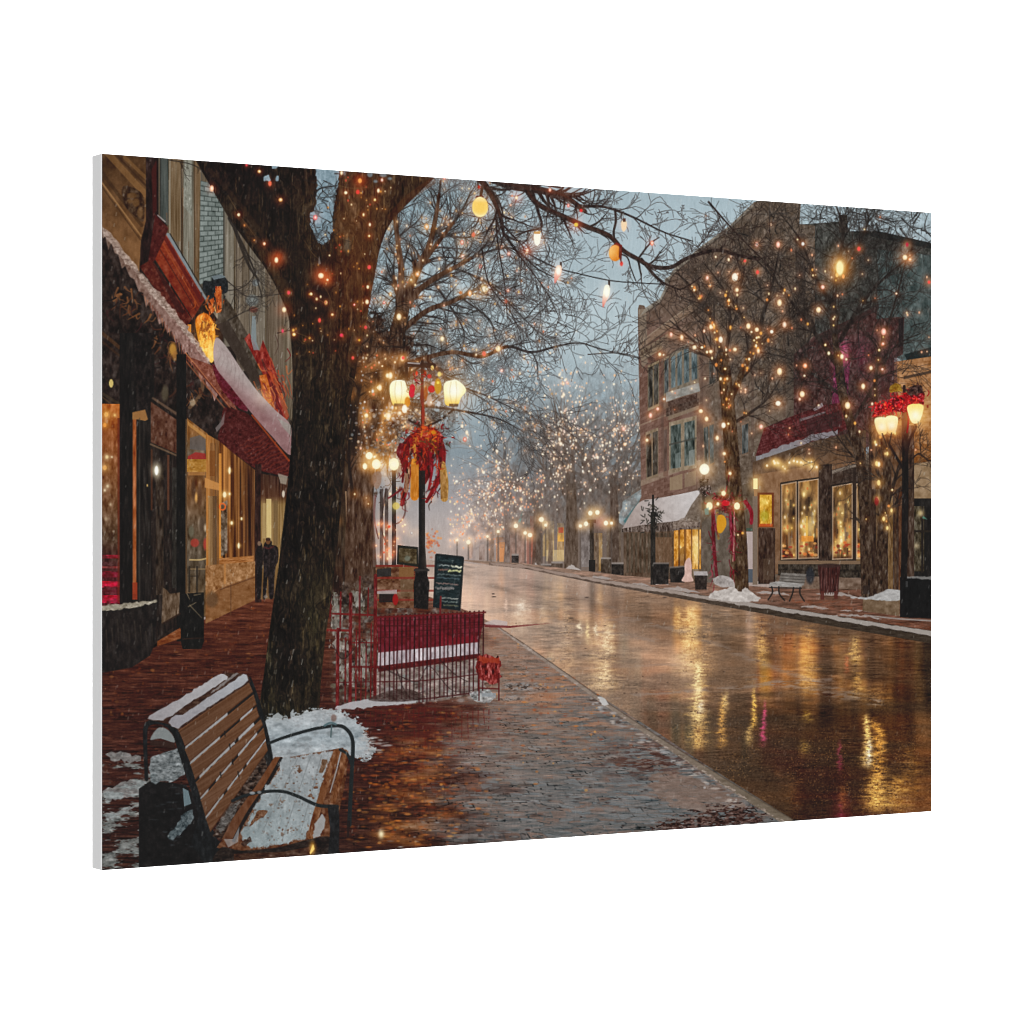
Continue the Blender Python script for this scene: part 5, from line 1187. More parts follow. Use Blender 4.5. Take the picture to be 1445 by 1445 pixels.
def paint_lamp_side():
    rr = random.Random(14)
    # small lamp and post further down
    l = part('printed_far_post_lamp', label='smaller lamp post behind the ribboned lamp')
    fill(rect(553, 655, 559, 800), tex((46, 40, 38), 8, 2, 9, 501), .95)
    for x, y, r, s in [(521, 643, 5, 1), (531, 655, 6, 1.15), (515, 658, 3, 1.5), (556, 655, 7, 1.25)]:
        part('lamp_globe', l); glow(x, y, r * 2.6, (255, 150, 60), .65); fill(mell(x, y, r, r * s), (255, 240, 190)); glow(x, y, r, (255, 255, 235), .5)
    glow(559, 714, 8, (220, 190, 90), .6); use(l); fill(mell(559, 714, 5, 5), (214, 190, 100), .8)
    fill(mpoly(spline([(527, 668), (537, 666), (538, 680), (532, 690), (526, 682)], 4, True)), (150, 118, 98), .8)
    for j in range(220):
        x = rr.gauss(552, 30); y = rr.uniform(575, 640); s = rr.uniform(.8, 2.4)
        fill(mell(x, y, s, s * rr.uniform(.5, 1.2), 1), rr.choice([(160, 152, 150), (120, 112, 112), (96, 86, 82), (200, 190, 180), (70, 60, 56), (180, 150, 120)]), .6, own=False)
    for (p, c) in [([(530, 700), (528, 730), (534, 760)], (92, 38, 34)), ([(545, 690), (538, 740), (546, 770)], (70, 46, 40)), ([(568, 690), (572, 720), (566, 735), (556, 740)], (84, 54, 48))]:
        fill(mstroke(p, 3, 1.5), c, .7, own=False)
    for x in (536, 543):
        fill(rect(x, 690, x + 5, 800), tex((60, 48, 44), 14, 3, 10, x), .75, own=False)
    fill(rect(526, 700, 531, 800), (140, 118, 112), .4, own=False)
    for j in range(40):
        x = rr.uniform(528, 570); y = rr.uniform(730, 790); bulb(x, y, rr.uniform(.7, 1.6), rr.choice([(255, 170, 120), (230, 90, 60), WARM]), (240, 100, 50), 5, .35)
    B = list(BULBS); BULBS.clear(); light_up(B)

    # crates and boards behind the fence
    cl = part('printed_snowy_shrub', label='snow dusted plants and clutter behind the red railing')
    m = mpoly([(470, 838), (484, 822), (500, 824), (520, 806), (534, 834), (680, 872), (680, 980), (470, 998), (468, 900)])
    g = C((104, 88, 80))[None, None] + (noise(6, 7, 511, 3) * .11)[..., None] + (noise(3, 3, 512, 2) * .04)[..., None] * np.array([1, 1.05, .9], np.float32)
    fm = blur(full(m), 4) * np.clip(.62 + noise(9, 9, 513, 3) * .5, 0, 1)
    fill(fmask(fm.astype(np.float32)), np.clip(g * .82, .12, .62), .9, thr=.45)
    for x_, y_, w_, h_ in [(475, 870, 14, 60), (490, 950, 20, 30), (512, 930, 14, 50), (480, 910, 24, 12), (505, 850, 12, 30)]:
        fuzzy([(x_ - w_ / 2, y_ - h_ / 2), (x_ + w_ / 2, y_ - h_ / 2), (x_ + w_ / 2, y_ + h_ / 2), (x_ - w_ / 2, y_ + h_ / 2)], tex((150, 148, 140), 26, 4, 8, 532), 533, 2, .5, 4, 9, .75)
    for j in range(120):
        x = rr.uniform(470, 530); y = rr.uniform(825, 992); s = rr.uniform(1.5, 4.5)
        fill(mell(x, y, s, s * rr.uniform(.4, 1), 1.5), rr.choice([(144, 146, 142), (120, 124, 112), (98, 102, 84), (70, 62, 54), (54, 44, 40), (130, 130, 128), (84, 60, 50)]), .5, own=False)
    fuzzy([(528, 944), (600, 938), (684, 930), (686, 978), (600, 990), (528, 990)], tex((146, 134, 128), 24, 7, 4, 530), 531, 3, .3, 8, 4, .8)
    for j in range(60):
        x = rr.uniform(530, 690); y = rr.uniform(940, 990); s = rr.uniform(2, 8)
        fill(mell(x, y, s, s * .5, 2), rr.choice([(160, 158, 158), (130, 122, 118), (96, 84, 80), (120, 130, 128), (74, 60, 56)]), .5, own=False)
    cr = part('printed_crate', label='stack of brown and red crates behind the railing')
    fill(mpoly([(530, 800), (584, 797), (584, 858), (530, 858)]), tex((104, 72, 52), 18, 6, 5, 513)); fill(mpoly([(532, 803), (552, 801), (552, 813), (532, 814)]), (46, 46, 46), .9, own=False); fill(rect(563, 800, 584, 814), (126, 90, 56), .9, own=False)
    for y in (798, 815, 833, 846):
        fill(rect(530, y - 1, 616, y + 2), (128, 46, 38), .7, own=False)
    fill(mpoly([(532, 834), (560, 832), (560, 838), (532, 838)]), (170, 160, 160), .8, own=False); fill(rect(535, 838, 556, 850), (38, 32, 32), .9, own=False); fill(mell(558, 846, 4, 8), (150, 28, 30), .9, own=False); fill(rect(565, 818, 583, 842), (112, 92, 70), .6, own=False)
    part('printed_menu_board', label='small olive board leaning behind the lamp post')
    fill(mpoly([(561, 769), (590, 772), (590, 800), (560, 796)]), (40, 40, 34)); fill(mpoly([(563, 773), (588, 775), (588, 796), (563, 793)]), tex((78, 66, 46), 16, 4, 4, 514)); fill(mell(575, 788, 4, 4, 2), (120, 130, 120), .6)
    # chalk board
    bd = part('printed_chalkboard', label='dark green chalkboard sign with pale lines of writing')
    fill(mpoly(spline([(614, 783), (616, 781), (653, 785), (655, 787), (650, 862), (611, 857)], 1, True)), (30, 38, 40))
    fill(mpoly([(617, 785), (652, 788), (647.5, 858), (614, 853)]), tex((34, 45, 47), 9, 8, 4, 515))
    part('writing', bd, label='pale chalk writing')
    wr = random.Random(2)

    def line(x0, x1, y, h, c, a):
        x = x0
        while x < x1:
            w = wr.uniform(1.5, 4)
            fill(mstroke([(x, y + wr.uniform(-h, h) * .5 + (x - 614) * .06), (min(x + w, x1), y + wr.uniform(-h, h) * .5 + (x - 614) * .06)], h, h, False), c, a * wr.uniform(.6, 1)); x += w + wr.uniform(.4, 1.3)
    line(620, 634, 797, 1.6, (190, 196, 190), .8); line(637, 651, 798, 2.4, (214, 214, 190), .9); line(619, 632, 803, 2.2, (170, 120, 104), .6); line(633, 650, 804, 2.4, (206, 206, 150), .9); line(618, 650, 810, 1.5, (150, 160, 156), .6)
    line(617, 648, 815, 1.4, (130, 150, 160), .5); line(616, 646, 823, 1.8, (176, 140, 130), .6); line(615, 640, 829, 3, (160, 150, 146), .6); line(622, 646, 843, 1.6, (190, 190, 180), .7); line(624, 645, 848, 1.4, (160, 170, 160), .6); line(626, 646, 853, 1.4, (170, 160, 120), .6); line(622, 640, 790, 2, (70, 84, 84), .6)
    # street lamp with the ribbons
    L = part('printed_ribbon_lamp', label='black twin lamp post dressed with a red and gold ribbon wreath')
    fill(mpoly([(591, 650), (600, 650), (600, 770), (602, 802), (590, 802), (591, 770)]), lgrad((590, 0), (24, 23, 23), (601, 0), (58, 52, 48)) + (noise(3, 8, 516) * .012)[..., None])
    fill(mpoly([(586, 802), (604, 802), (603, 812), (606, 822), (604, 860), (584, 858), (584, 822), (586, 812)]), tex((34, 30, 29), 9, 3, 5, 517)); fill(rect(584, 803, 606, 806), (56, 52, 50), .9)
    for p, w in [([(596, 600), (596, 540)], 4), ([(566, 580), (576, 592), (592, 600)], 3), ([(640, 578), (622, 592), (602, 602)], 3), ([(574, 514), (612, 516)], 7), ([(574, 520), (574, 535)], 4), ([(596, 540), (596, 510)], 4)]:
        fill(mstroke(p, w, w), (42, 32, 28), .9)
    fill(mstroke([(576, 512), (592, 513)], 2, 2), (176, 170, 170), .8, own=False)
    for j in range(70):
        x = rr.gauss(575, 13); y = rr.gauss(585, 7); fill(mell(x, y, rr.uniform(.8, 2.2), rr.uniform(.8, 2)), rr.choice([(180, 168, 160), (110, 92, 84), (70, 54, 48), (220, 196, 160), (60, 46, 42)]), .65, own=False)
    for j in range(40):
        x = rr.gauss(632, 12); y = rr.gauss(590, 8); fill(mell(x, y, rr.uniform(.8, 2.2), rr.uniform(.8, 2)), rr.choice([(150, 150, 150), (90, 76, 72), (60, 50, 48), (190, 170, 150)]), .6, own=False)
    for q, dx in [([(550, 545), (556, 537), (570, 537), (574, 546), (578, 560), (570, 570), (556, 572), (551, 560)], 0), ([(627, 541), (640, 536), (648, 538), (658, 550), (650, 562), (646, 571), (630, 572), (627, 560)], 1)]:
        cx = sum(p[0] for p in q) / 8; cy = sum(p[1] for p in q) / 8
        glow(cx, cy, 30, (255, 150, 50), .42)
        part('lantern', L, label='glowing cream glass lantern'); fill(mpoly(spline(q, 4, True)), vgrad([(536, (255, 250, 214)), (556, (255, 242, 178)), (573, (246, 200, 90))])); glow(cx, cy - 3, 10, (255, 255, 240), .55)
        for k in (-6, 4):
            fill(mstroke([(cx + k * .7, cy - 15), (cx + k, cy), (cx + k * .5, cy + 16)], .9), (190, 150, 80), .5, own=False)
        fill(rect(cx - 7, cy + 16, cx + 6, cy + 20), (84, 62, 44), .8, own=False)
    glow(563, 553, 9, (255, 250, 210), .3); glow(641, 553, 10, (255, 255, 235), .5)
    part('bow', L, label='red bulbs and tinsel between the lanterns')
    for x, y, a, b, c in [(582, 548, 4, 6, (190, 24, 44)), (581, 555, 4, 6, (206, 26, 56)), (609, 549, 5, 5, (186, 30, 36)), (612, 541, 3, 3, (220, 190, 190)), (588, 527, 1.8, 3.4, (226, 60, 40)), (600, 527, 2, 3, (236, 60, 44)), (606, 531, 3, 3, (180, 40, 40)), (618, 545, 5, 11, (190, 140, 40)), (575, 567, 4, 7, (206, 124, 34)), (610, 519, 2.2, 3.4, (246, 214, 130)), (620, 528, 2.6, 3.6, (246, 220, 130)), (618, 540, 2, 2, (246, 220, 90)), (596, 560, 3, 14, (110, 46, 36)), (601, 555, 3, 10, (150, 78, 34)), (597, 585, 2.4, 16, (150, 54, 38)), (606, 565, 4, 8, (170, 150, 140)), (619, 570, 2.6, 4, (206, 206, 206))]:
        fill(mell(x, y, a, b, 1.2), c, .9)
    for x, y, r, c in [(551, 530, 4, WARM), (571, 577, 4, WHITE), (536, 547, 3, WARM), (517, 586, 3, WARM), (548, 587, 4, WARM), (564, 583, 4, (240, 214, 170)), (498, 505, 3, REDB), (569, 505, 3.4, REDB), (608, 568, 3, (220, 190, 160))]:
        bulb(x, y, r, c, (255, 140, 60), r * 2.4, .5)
    rb = part('ribbon', L, label='red and gold ribbon wreath with long tails')
    glow(600, 540, 26, (170, 70, 20), .4)
    fill(mpoly(rough(spline([(584, 612), (590, 604), (604, 602), (618, 608), (626, 618), (622, 632), (612, 640), (604, 662), (594, 664), (588, 650), (580, 636), (578, 622)], 4, True), 1.2, 3, 21)), tex((126, 26, 20), 34, 4, 4, 518))
    for (x, y, a, b, c) in [(597, 605, 7, 4, (220, 92, 34)), (610, 612, 5, 6, (206, 50, 24)), (588, 616, 5, 5, (190, 34, 22)), (615, 622, 8, 7, (66, 44, 28)), (612, 610, 4, 3, (190, 130, 30)), (601, 626, 6, 8, (110, 14, 14)), (606, 618, 3, 6, (226, 90, 50)), (594, 640, 5, 8, (90, 14, 16)), (602, 650, 6, 8, (84, 24, 20)), (583, 628, 4, 4, (170, 120, 50))]:
        fill(mell(x, y, a, b, 1.5), c, .85)
    for p, w0, w1, c in [([(584, 618), (573, 630), (570, 650), (576, 664), (573, 690), (567, 712)], 14, 5, (112, 18, 20)), ([(606, 640), (604, 665), (598, 680)], 12, 8, (96, 20, 20)), ([(566, 628), (562, 640), (570, 655), (568, 680)], 6, 3, (92, 14, 18)), ([(584, 618), (586, 640), (588, 655)], 4, 3, (168, 104, 40)), ([(585, 652), (586, 676), (585, 701)], 11, 11, (206, 124, 32)), ([(618, 622), (624, 640), (621, 670), (612, 690), (602, 708)], 13, 4, (128, 18, 24)), ([(608, 640), (610, 660), (605, 690)], 5, 3, (140, 24, 40)), ([(624, 655), (628, 680), (627, 703)], 9, 10, (176, 130, 66)), ([(614, 630), (616, 640)], 5, 4, (190, 134, 50)), ([(567, 690), (556, 698), (548, 703)], 3, 2, (110, 24, 34)), ([(577, 660), (575, 690)], 4, 4, (166, 128, 96))]:
        fill(mstroke(p, w0, w1), tex(c, 16, 3, 8, int(p[0][1])), .95)
    reds = [(112, 18, 20), (132, 26, 24), (84, 16, 18), (150, 36, 26), (176, 62, 32), (60, 18, 18), (120, 20, 30), (52, 30, 22), (96, 40, 26)]
    tuft(600, 622, 30, 24, 150, reds, rr, (3, 8), None, (1.2, 3.2))
    tuft(610, 616, 16, 14, 18, [(190, 120, 30), (160, 96, 30), (60, 50, 30), (226, 96, 40)], rr, (4, 10), None, (1.2, 3))
    tuft(574, 648, 12, 34, 46, reds, rr, (6, 15), (.1, .25), (1.2, 3.4)); tuft(598, 648, 15, 24, 60, reds, rr, (5, 13), (0, .35), (1.2, 3.2)); tuft(621, 648, 6, 34, 40, reds, rr, (6, 15), (.05, .22), (1.2, 3.2))
    tuft(569, 690, 5, 22, 14, reds, rr, (8, 18), (.2, .3), (1, 2.2)); tuft(612, 690, 8, 18, 16, reds, rr, (8, 18), (.5, .3), (1, 2.2)); tuft(586, 636, 4, 20, 8, [(170, 108, 40), (196, 140, 60)], rr, (6, 14), (0, .3), (1, 2.4))
    fill(mpoly([(580, 655), (591, 656), (591, 702), (579, 701)]), tex((186, 116, 40), 10, 4, 12, 527)); fill(mpoly([(621, 664), (628, 668), (632, 702), (622, 704)]), tex((158, 116, 64), 14, 3, 7, 528)); fill(mpoly([(571, 668), (576, 668), (575, 696), (570, 694)]), tex((150, 118, 92), 14, 2, 6, 529), .8)
    tuft(596, 532, 18, 10, 20, [(120, 50, 24), (150, 74, 30), (90, 34, 24), (170, 30, 34)], rr, (4, 10), None, (1, 2.2))
    glow(600, 612, 14, (255, 110, 40), .3)
    use(L); fill(rect(591, 664, 600, 690), (38, 36, 34), .9)
    B = list(BULBS); BULBS.clear(); light_up(B)
    # an orange leafed shrub in the mist
    part('printed_orange_shrub', label='small orange leaved shrub in the mist behind the lamp')
    for j in range(60):
        x = 602 + abs(rr.gauss(0, 8)); y = 764 + rr.gauss(0, 8)
        fill(mell(x, y, rr.uniform(.8, 2.2), rr.uniform(.8, 2), 1), rr.choice([(206, 110, 70), (190, 90, 60), (226, 150, 90), (180, 120, 100)]), .7, thr=.3)

    # the red railings
    f = part('printed_red_railing', label='dark red iron railing enclosing a red and white panel')
    part('panel', f, label='deep red panel with a white lower band')
    fill(mpoly([(532, 872), (560, 869), (683, 866), (683, 872), (676, 908), (604, 915), (534, 922)]), tex((104, 33, 42), 9, 5, 6, 521))
    for dy in (6, 14, 22, 30):
        fill(mstroke([(533, 870 + dy), (600, 868 + dy * .97), (682, 865 + dy * .9)], 1.3), (66, 18, 24), .6, own=False)
    fill(mstroke([(533, 882), (600, 884), (684, 881)], 1.6), (76, 20, 26), .6, own=False); fill(mpoly([(620, 890), (640, 900), (670, 896), (674, 906), (620, 913)]), (122, 30, 40), .6, own=False)
    fill(mpoly([(534, 921), (604, 914), (676, 906), (677, 924), (604, 932), (533, 943)]), tex((178, 166, 170), 16, 3, 8, 522))
    fill(mpoly([(533, 940), (604, 931), (678, 922), (678, 928), (604, 939), (534, 948)]), tex((84, 26, 26), 10, 5, 3, 523))
    bar = (98, 26, 28)
    i = 0
    x = 531.
    while x < 686:
        part('bar', f)
        top = np.interp(x, [530, 600, 684], [870, 866, 862]); bot = np.interp(x, [530, 600, 684], [992, 988, 978]) + rr.uniform(-4, 3)
        fill(mstroke([(x, top), (x - rr.uniform(0, 2), bot)], rr.uniform(1.9, 2.7), 1.7, False), tex((66, 17, 22) if i % 3 else (54, 15, 20), 8, 2, 8, i), .97)
        x += rr.uniform(5.4, 6.8); i += 1
    part('rail', f)
    fill(mstroke([(530, 871), (600, 868), (685, 864)], 2.4), bar); fill(mstroke([(470, 866), (530, 868)], 2.6), (106, 32, 30)); fill(mstroke([(456, 889), (495, 890)], 3), (116, 36, 32))
    fill(mstroke([(470, 963), (530, 962), (600, 960), (684, 950)], 1.6), (72, 26, 26), .8); fill(mstroke([(472, 996), (530, 992), (600, 986), (680, 976)], 2), (64, 26, 26), .8)
    fill(mstroke([(495, 941), (534, 941)], 2.6), (92, 24, 26)); fill(mstroke([(495, 907), (532, 907)], 1.6), (104, 30, 30))
    for x, y0, y1, w in [(477, 888, 1000, 4.6), (495, 838, 996, 4.6), (508, 814, 960, 2.6), (530, 812, 985, 4.6), (467, 832, 870, 2.2), (481, 836, 890, 2.6), (503, 890, 990, 2.2), (517, 905, 990, 2.), (488, 900, 990, 2.2), (510, 940, 992, 1.6), (524, 880, 988, 2), (622, 842, 868, 2.4), (520, 830, 870, 2)]:
        part('post' if w > 4 else 'bar', f); fill(mstroke([(x, y0), (x - 1, y1)], w, w, False), tex((100, 28, 28), 14, 2, 9, int(x)))
    for p in [[(536, 940), (560, 952), (590, 962), (606, 940), (640, 975), (684, 970)], [(560, 945), (575, 980), (600, 975)], [(470, 910), (485, 930), (512, 905), (520, 940)], [(620, 930), (640, 950), (660, 962)]]:
        fill(mstroke(p, 1.6, .9), (50, 34, 34), .75, own=False)
    use(cl)
    fill(mpoly(rough(spline([(476, 996), (500, 990), (530, 986), (560, 988), (584, 986), (584, 992), (540, 996), (500, 1000), (478, 1001)], 4, True), .7, 4, 9)), (176, 176, 178), .9)
    fill(mpoly(spline([(520, 988), (545, 976), (575, 972), (600, 984), (570, 990)], 4, True)), tex((62, 46, 42), 14, 5, 3, 524), .75)
    fill(mpoly(rough([(660, 978), (690, 974), (700, 984), (690, 992), (668, 990)], 1, 4, 2)), tex((150, 152, 152), 26, 4, 3, 525), .85)
    fl = part('printed_red_stool', label='shaggy red seat standing at the end of the railing')
    fill(mpoly(rough(spline([(673, 928), (684, 924), (704, 928), (707, 940), (704, 962), (694, 966), (684, 960), (674, 952)], 3, True), 1.6, 3, 4)), tex((112, 30, 26), 34, 2.4, 7, 526))
    fill(mpoly(rough([(676, 926), (704, 928), (704, 936), (676, 934)], 1, 3, 6)), (156, 62, 40), .8)
    for x in (676, 704):
        part('leg', fl); fill(mstroke([(x, 950), (x, 988)], 2.2, 2, False), (92, 26, 26))
    use(fl); fill(mstroke([(676, 971), (704, 972)], 1.8), (92, 26, 26)); fill(rect(680, 978, 700, 983), (140, 146, 150), .8, own=False)


def paint_front():
    rnd = random.Random(31)
    # ---- the big tree
    T = part('printed_big_tree', label='massive dark rough barked tree trunk wound with coloured lights')
    body = list(spline([(408, 452), (412, 500), (413, 560), (410, 640), (402, 720), (393, 800), (383, 870), (374, 940), (366, 1000), (370, 1014), (384, 1018), (410, 1012), (430, 1010), (449, 1004), (453, 960), (460, 895), (468, 840), (477, 760), (484, 680), (490, 600), (503, 520), (514, 470), (522, 425), (529, 388), (538, 345), (553, 312), (577, 286), (614, 250)], 5))
    crown = body + [(640, 236), (640, 205), (250, 205), (276, 226), (300, 268), (323, 308), (350, 345), (373, 376), (386, 398), (396, 418), (404, 436)]
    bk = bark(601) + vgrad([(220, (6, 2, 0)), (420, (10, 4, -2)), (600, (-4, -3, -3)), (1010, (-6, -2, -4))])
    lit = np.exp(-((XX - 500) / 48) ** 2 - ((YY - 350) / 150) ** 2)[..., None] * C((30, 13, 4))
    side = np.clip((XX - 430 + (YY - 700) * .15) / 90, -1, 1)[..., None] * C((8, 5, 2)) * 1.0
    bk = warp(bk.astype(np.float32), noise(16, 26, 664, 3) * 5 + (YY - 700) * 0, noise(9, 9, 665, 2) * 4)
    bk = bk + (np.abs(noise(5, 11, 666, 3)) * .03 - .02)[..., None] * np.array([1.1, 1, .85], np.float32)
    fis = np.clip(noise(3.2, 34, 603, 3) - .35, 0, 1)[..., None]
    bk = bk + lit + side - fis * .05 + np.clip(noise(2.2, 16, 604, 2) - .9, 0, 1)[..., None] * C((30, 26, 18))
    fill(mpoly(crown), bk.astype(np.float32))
    # ridges of bark following the limbs
    for j in range(150):
        y0 = rnd.uniform(300, 980); f = rnd.random()
        xl = np.interp(y0, [250, 452, 560, 720, 870, 1000], [420, 408, 412, 402, 383, 366]); xr = np.interp(y0, [250, 425, 520, 600, 760, 1000], [560, 520, 502, 490, 476, 448])
        L = rnd.uniform(20, 60); x = xl + (xr - xl) * f; x2 = x - L * .14
        fill(mstroke([(x, y0), ((x + x2) / 2 + rnd.gauss(0, 2), y0 + L / 2), (x2, y0 + L)], rnd.uniform(1, 2.2), .6), rnd.choice([(30, 24, 20), (26, 22, 20), (56, 44, 34), (50, 44, 34), (62, 50, 36)]), rnd.uniform(.2, .45), own=False)
    # crossing limbs lighter along their upper edge
    for p, w, c, a in [([(330, 300), (370, 345), (400, 400), (412, 440)], 5, (74, 52, 36), .5), ([(296, 240), (340, 290), (384, 350)], 6, (58, 44, 34), .5), ([(350, 330), (384, 380), (404, 430)], 8, (84, 60, 40), .35), ([(610, 256), (576, 280), (552, 306)], 10, (96, 56, 36), .35), ([(520, 300), (512, 360), (500, 430)], 20, (78, 50, 32), .3), ([(480, 240), (478, 300), (470, 340)], 3, (90, 62, 40), .5), ([(430, 345), (446, 370), (452, 400)], 3, (70, 52, 38), .5)]:
        fill(mstroke(p, w, w), c, a, own=False)
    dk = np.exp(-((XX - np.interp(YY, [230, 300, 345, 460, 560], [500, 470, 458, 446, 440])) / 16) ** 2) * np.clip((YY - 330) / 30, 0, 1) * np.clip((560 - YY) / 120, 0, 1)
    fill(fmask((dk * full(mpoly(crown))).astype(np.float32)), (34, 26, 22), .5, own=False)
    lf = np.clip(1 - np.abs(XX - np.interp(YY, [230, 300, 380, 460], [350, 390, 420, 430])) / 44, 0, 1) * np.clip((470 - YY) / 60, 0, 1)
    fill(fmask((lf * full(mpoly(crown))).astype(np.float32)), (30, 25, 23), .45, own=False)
    fill(mell(490, 348, 4.5, 11, 4), (104, 100, 90), .5, own=False)
    # gaps where the sky shows through the fork
    use(1)
    gap = [rough(spline([(448, 236), (477, 236), (476, 262), (470, 300), (469, 326), (462, 340), (455, 345), (447, 338), (440, 322), (437, 306), (444, 292), (448, 268)], 5, True), .8, 3, 5), rough(spline([(384, 232), (392, 230), (390, 238), (385, 238)], 3, True), .6, 2, 3), spline([(390, 249), (393, 248), (393, 255), (389, 255)], 3, True), rough(spline([(372, 250), (378, 247), (382, 254), (374, 256)], 3, True), .8, 2, 4)]
    for g in gap:
        fill(mpoly(g), tex((132, 152, 162), 10, 4, 4, 605))
    for qx, qy, qa, qb in [(522, 246, 4, 4), (541, 247, 5, 3), (530, 256, 3, 2), (550, 252, 3, 2), (486, 244, 2, 4)]:
        fill(mell(qx, qy, qa, qb, 2), (120, 134, 142), .8)
    use(T)
    o = []
    for j in range(34):
        x = rnd.uniform(438, 474); y = rnd.uniform(244, 342); grow(x, y, rnd.uniform(0, 6.3), 18, .9, 1, o, rnd)
    for j in range(7):
        x = rnd.uniform(440, 464); y = rnd.uniform(316, 342); grow(x, y, rnd.uniform(0, 6.3), 12, .7, 1, o, rnd)
    limb([(443, 276), (452, 266), (475, 262)], 3, 2, o, rnd, 2, 10, 1)
    # spindly wood in front of the left hand boards
    limb([(323, 308), (345, 350), (360, 385), (370, 420)], 4, 1.5, o, rnd, 8, 26, 2)
    limb([(330, 318), (350, 372), (366, 396)], 6, 2, o, rnd, 4, 18, 1)
    for p in [[(322, 410), (336, 408), (350, 400), (360, 386)], [(320, 396), (330, 404), (348, 418), (380, 417), (410, 412)], [(322, 452), (345, 440), (365, 432)], [(392, 470), (410, 466), (420, 468)], [(240, 226), (270, 232), (290, 244), (320, 276)]]:
        limb(p, 1.6, 1, o, rnd, 6, 18, 1)
    draw_segs(o, (40, 35, 33), .8)

    # ---- overhanging branches against the sky
    o = []
    for pts, a, b, n, L in [([(684, 246), (720, 261), (770, 270), (800, 279), (826, 298)], 15, 5, 16, 40), ([(640, 236), (700, 246), (790, 264)], 12, 4, 8, 34),
                            ([(676, 250), (694, 276), (706, 306), (711, 332)], 10, 4, 12, 54), ([(740, 262), (758, 287), (794, 305), (826, 319), (860, 333), (879, 353), (899, 365), (920, 376), (947, 377), (970, 364), (1010, 353), (1040, 360), (1070, 366)], 8, 4.5, 10, 34),
                            ([(817, 292), (845, 291), (867, 296), (897, 308), (938, 328), (977, 340)], 4.5, 1.6, 16, 36), ([(868, 296), (869, 312), (866, 328), (868, 345), (866, 352)], 3.6, 3, 1, 12), ([(905, 366), (925, 390), (938, 400), (948, 404)], 5, 2.5, 3, 20),
                            ([(948, 404), (960, 408), (976, 400), (990, 390)], 3, 1.2, 3, 16), ([(864, 356), (884, 362), (890, 378), (897, 396)], 2.4, 1.4, 2, 16), ([(750, 265), (760, 300), (764, 320), (745, 326), (728, 332)], 4.5, 2, 6, 40), ([(700, 300), (702, 340), (712, 400), (716, 450)], 3, 1, 12, 46),
                            ([(900, 366), (916, 345), (930, 335)], 3, 1.4, 4, 22), ([(710, 330), (740, 370), (770, 410), (790, 450)], 2.6, .8, 12, 40), ([(800, 275), (830, 284), (862, 280)], 2, .8, 8, 24), ([(928, 300), (948, 296), (958, 300)], 1, .6, 3, 14), ([(1000, 285), (1040, 330), (1100, 390)], 3, 1, 8, 40),
                            ([(830, 500), (870, 498), (902, 504)], 1.4, 1, 6, 16), ([(985, 348), (1000, 330), (1010, 310)], 1.4, .6, 6, 20), ([(680, 350), (690, 400), (720, 440), (735, 470)], 2.4, .8, 10, 36)]:
        limb(pts, a, b, o, rnd, n, L, 2, kids=(1, 3), curl=.35, spread=.7)
    draw_segs(o, tex((50, 38, 34), 10, 3, 4, 607), .95)
    big = [s for s in o if s[4] > 3]
    draw_segs([(a, b - 1, c, d - 1, e * .4, f * .4) for a, b, c, d, e, f, g in big], (78, 44, 34), .4)
    glow(640, 250, 40, (160, 60, 20), .18, 14); glow(800, 268, 30, (170, 60, 20), .25, 12)
    wire = part('printed_light_string', label='string of pointed bulbs slung between the branches')
    fill(mstroke([(745, 358), (783, 377), (820, 387), (863, 396), (900, 399), (938, 401)], 1.8, 1.4), (48, 42, 42))

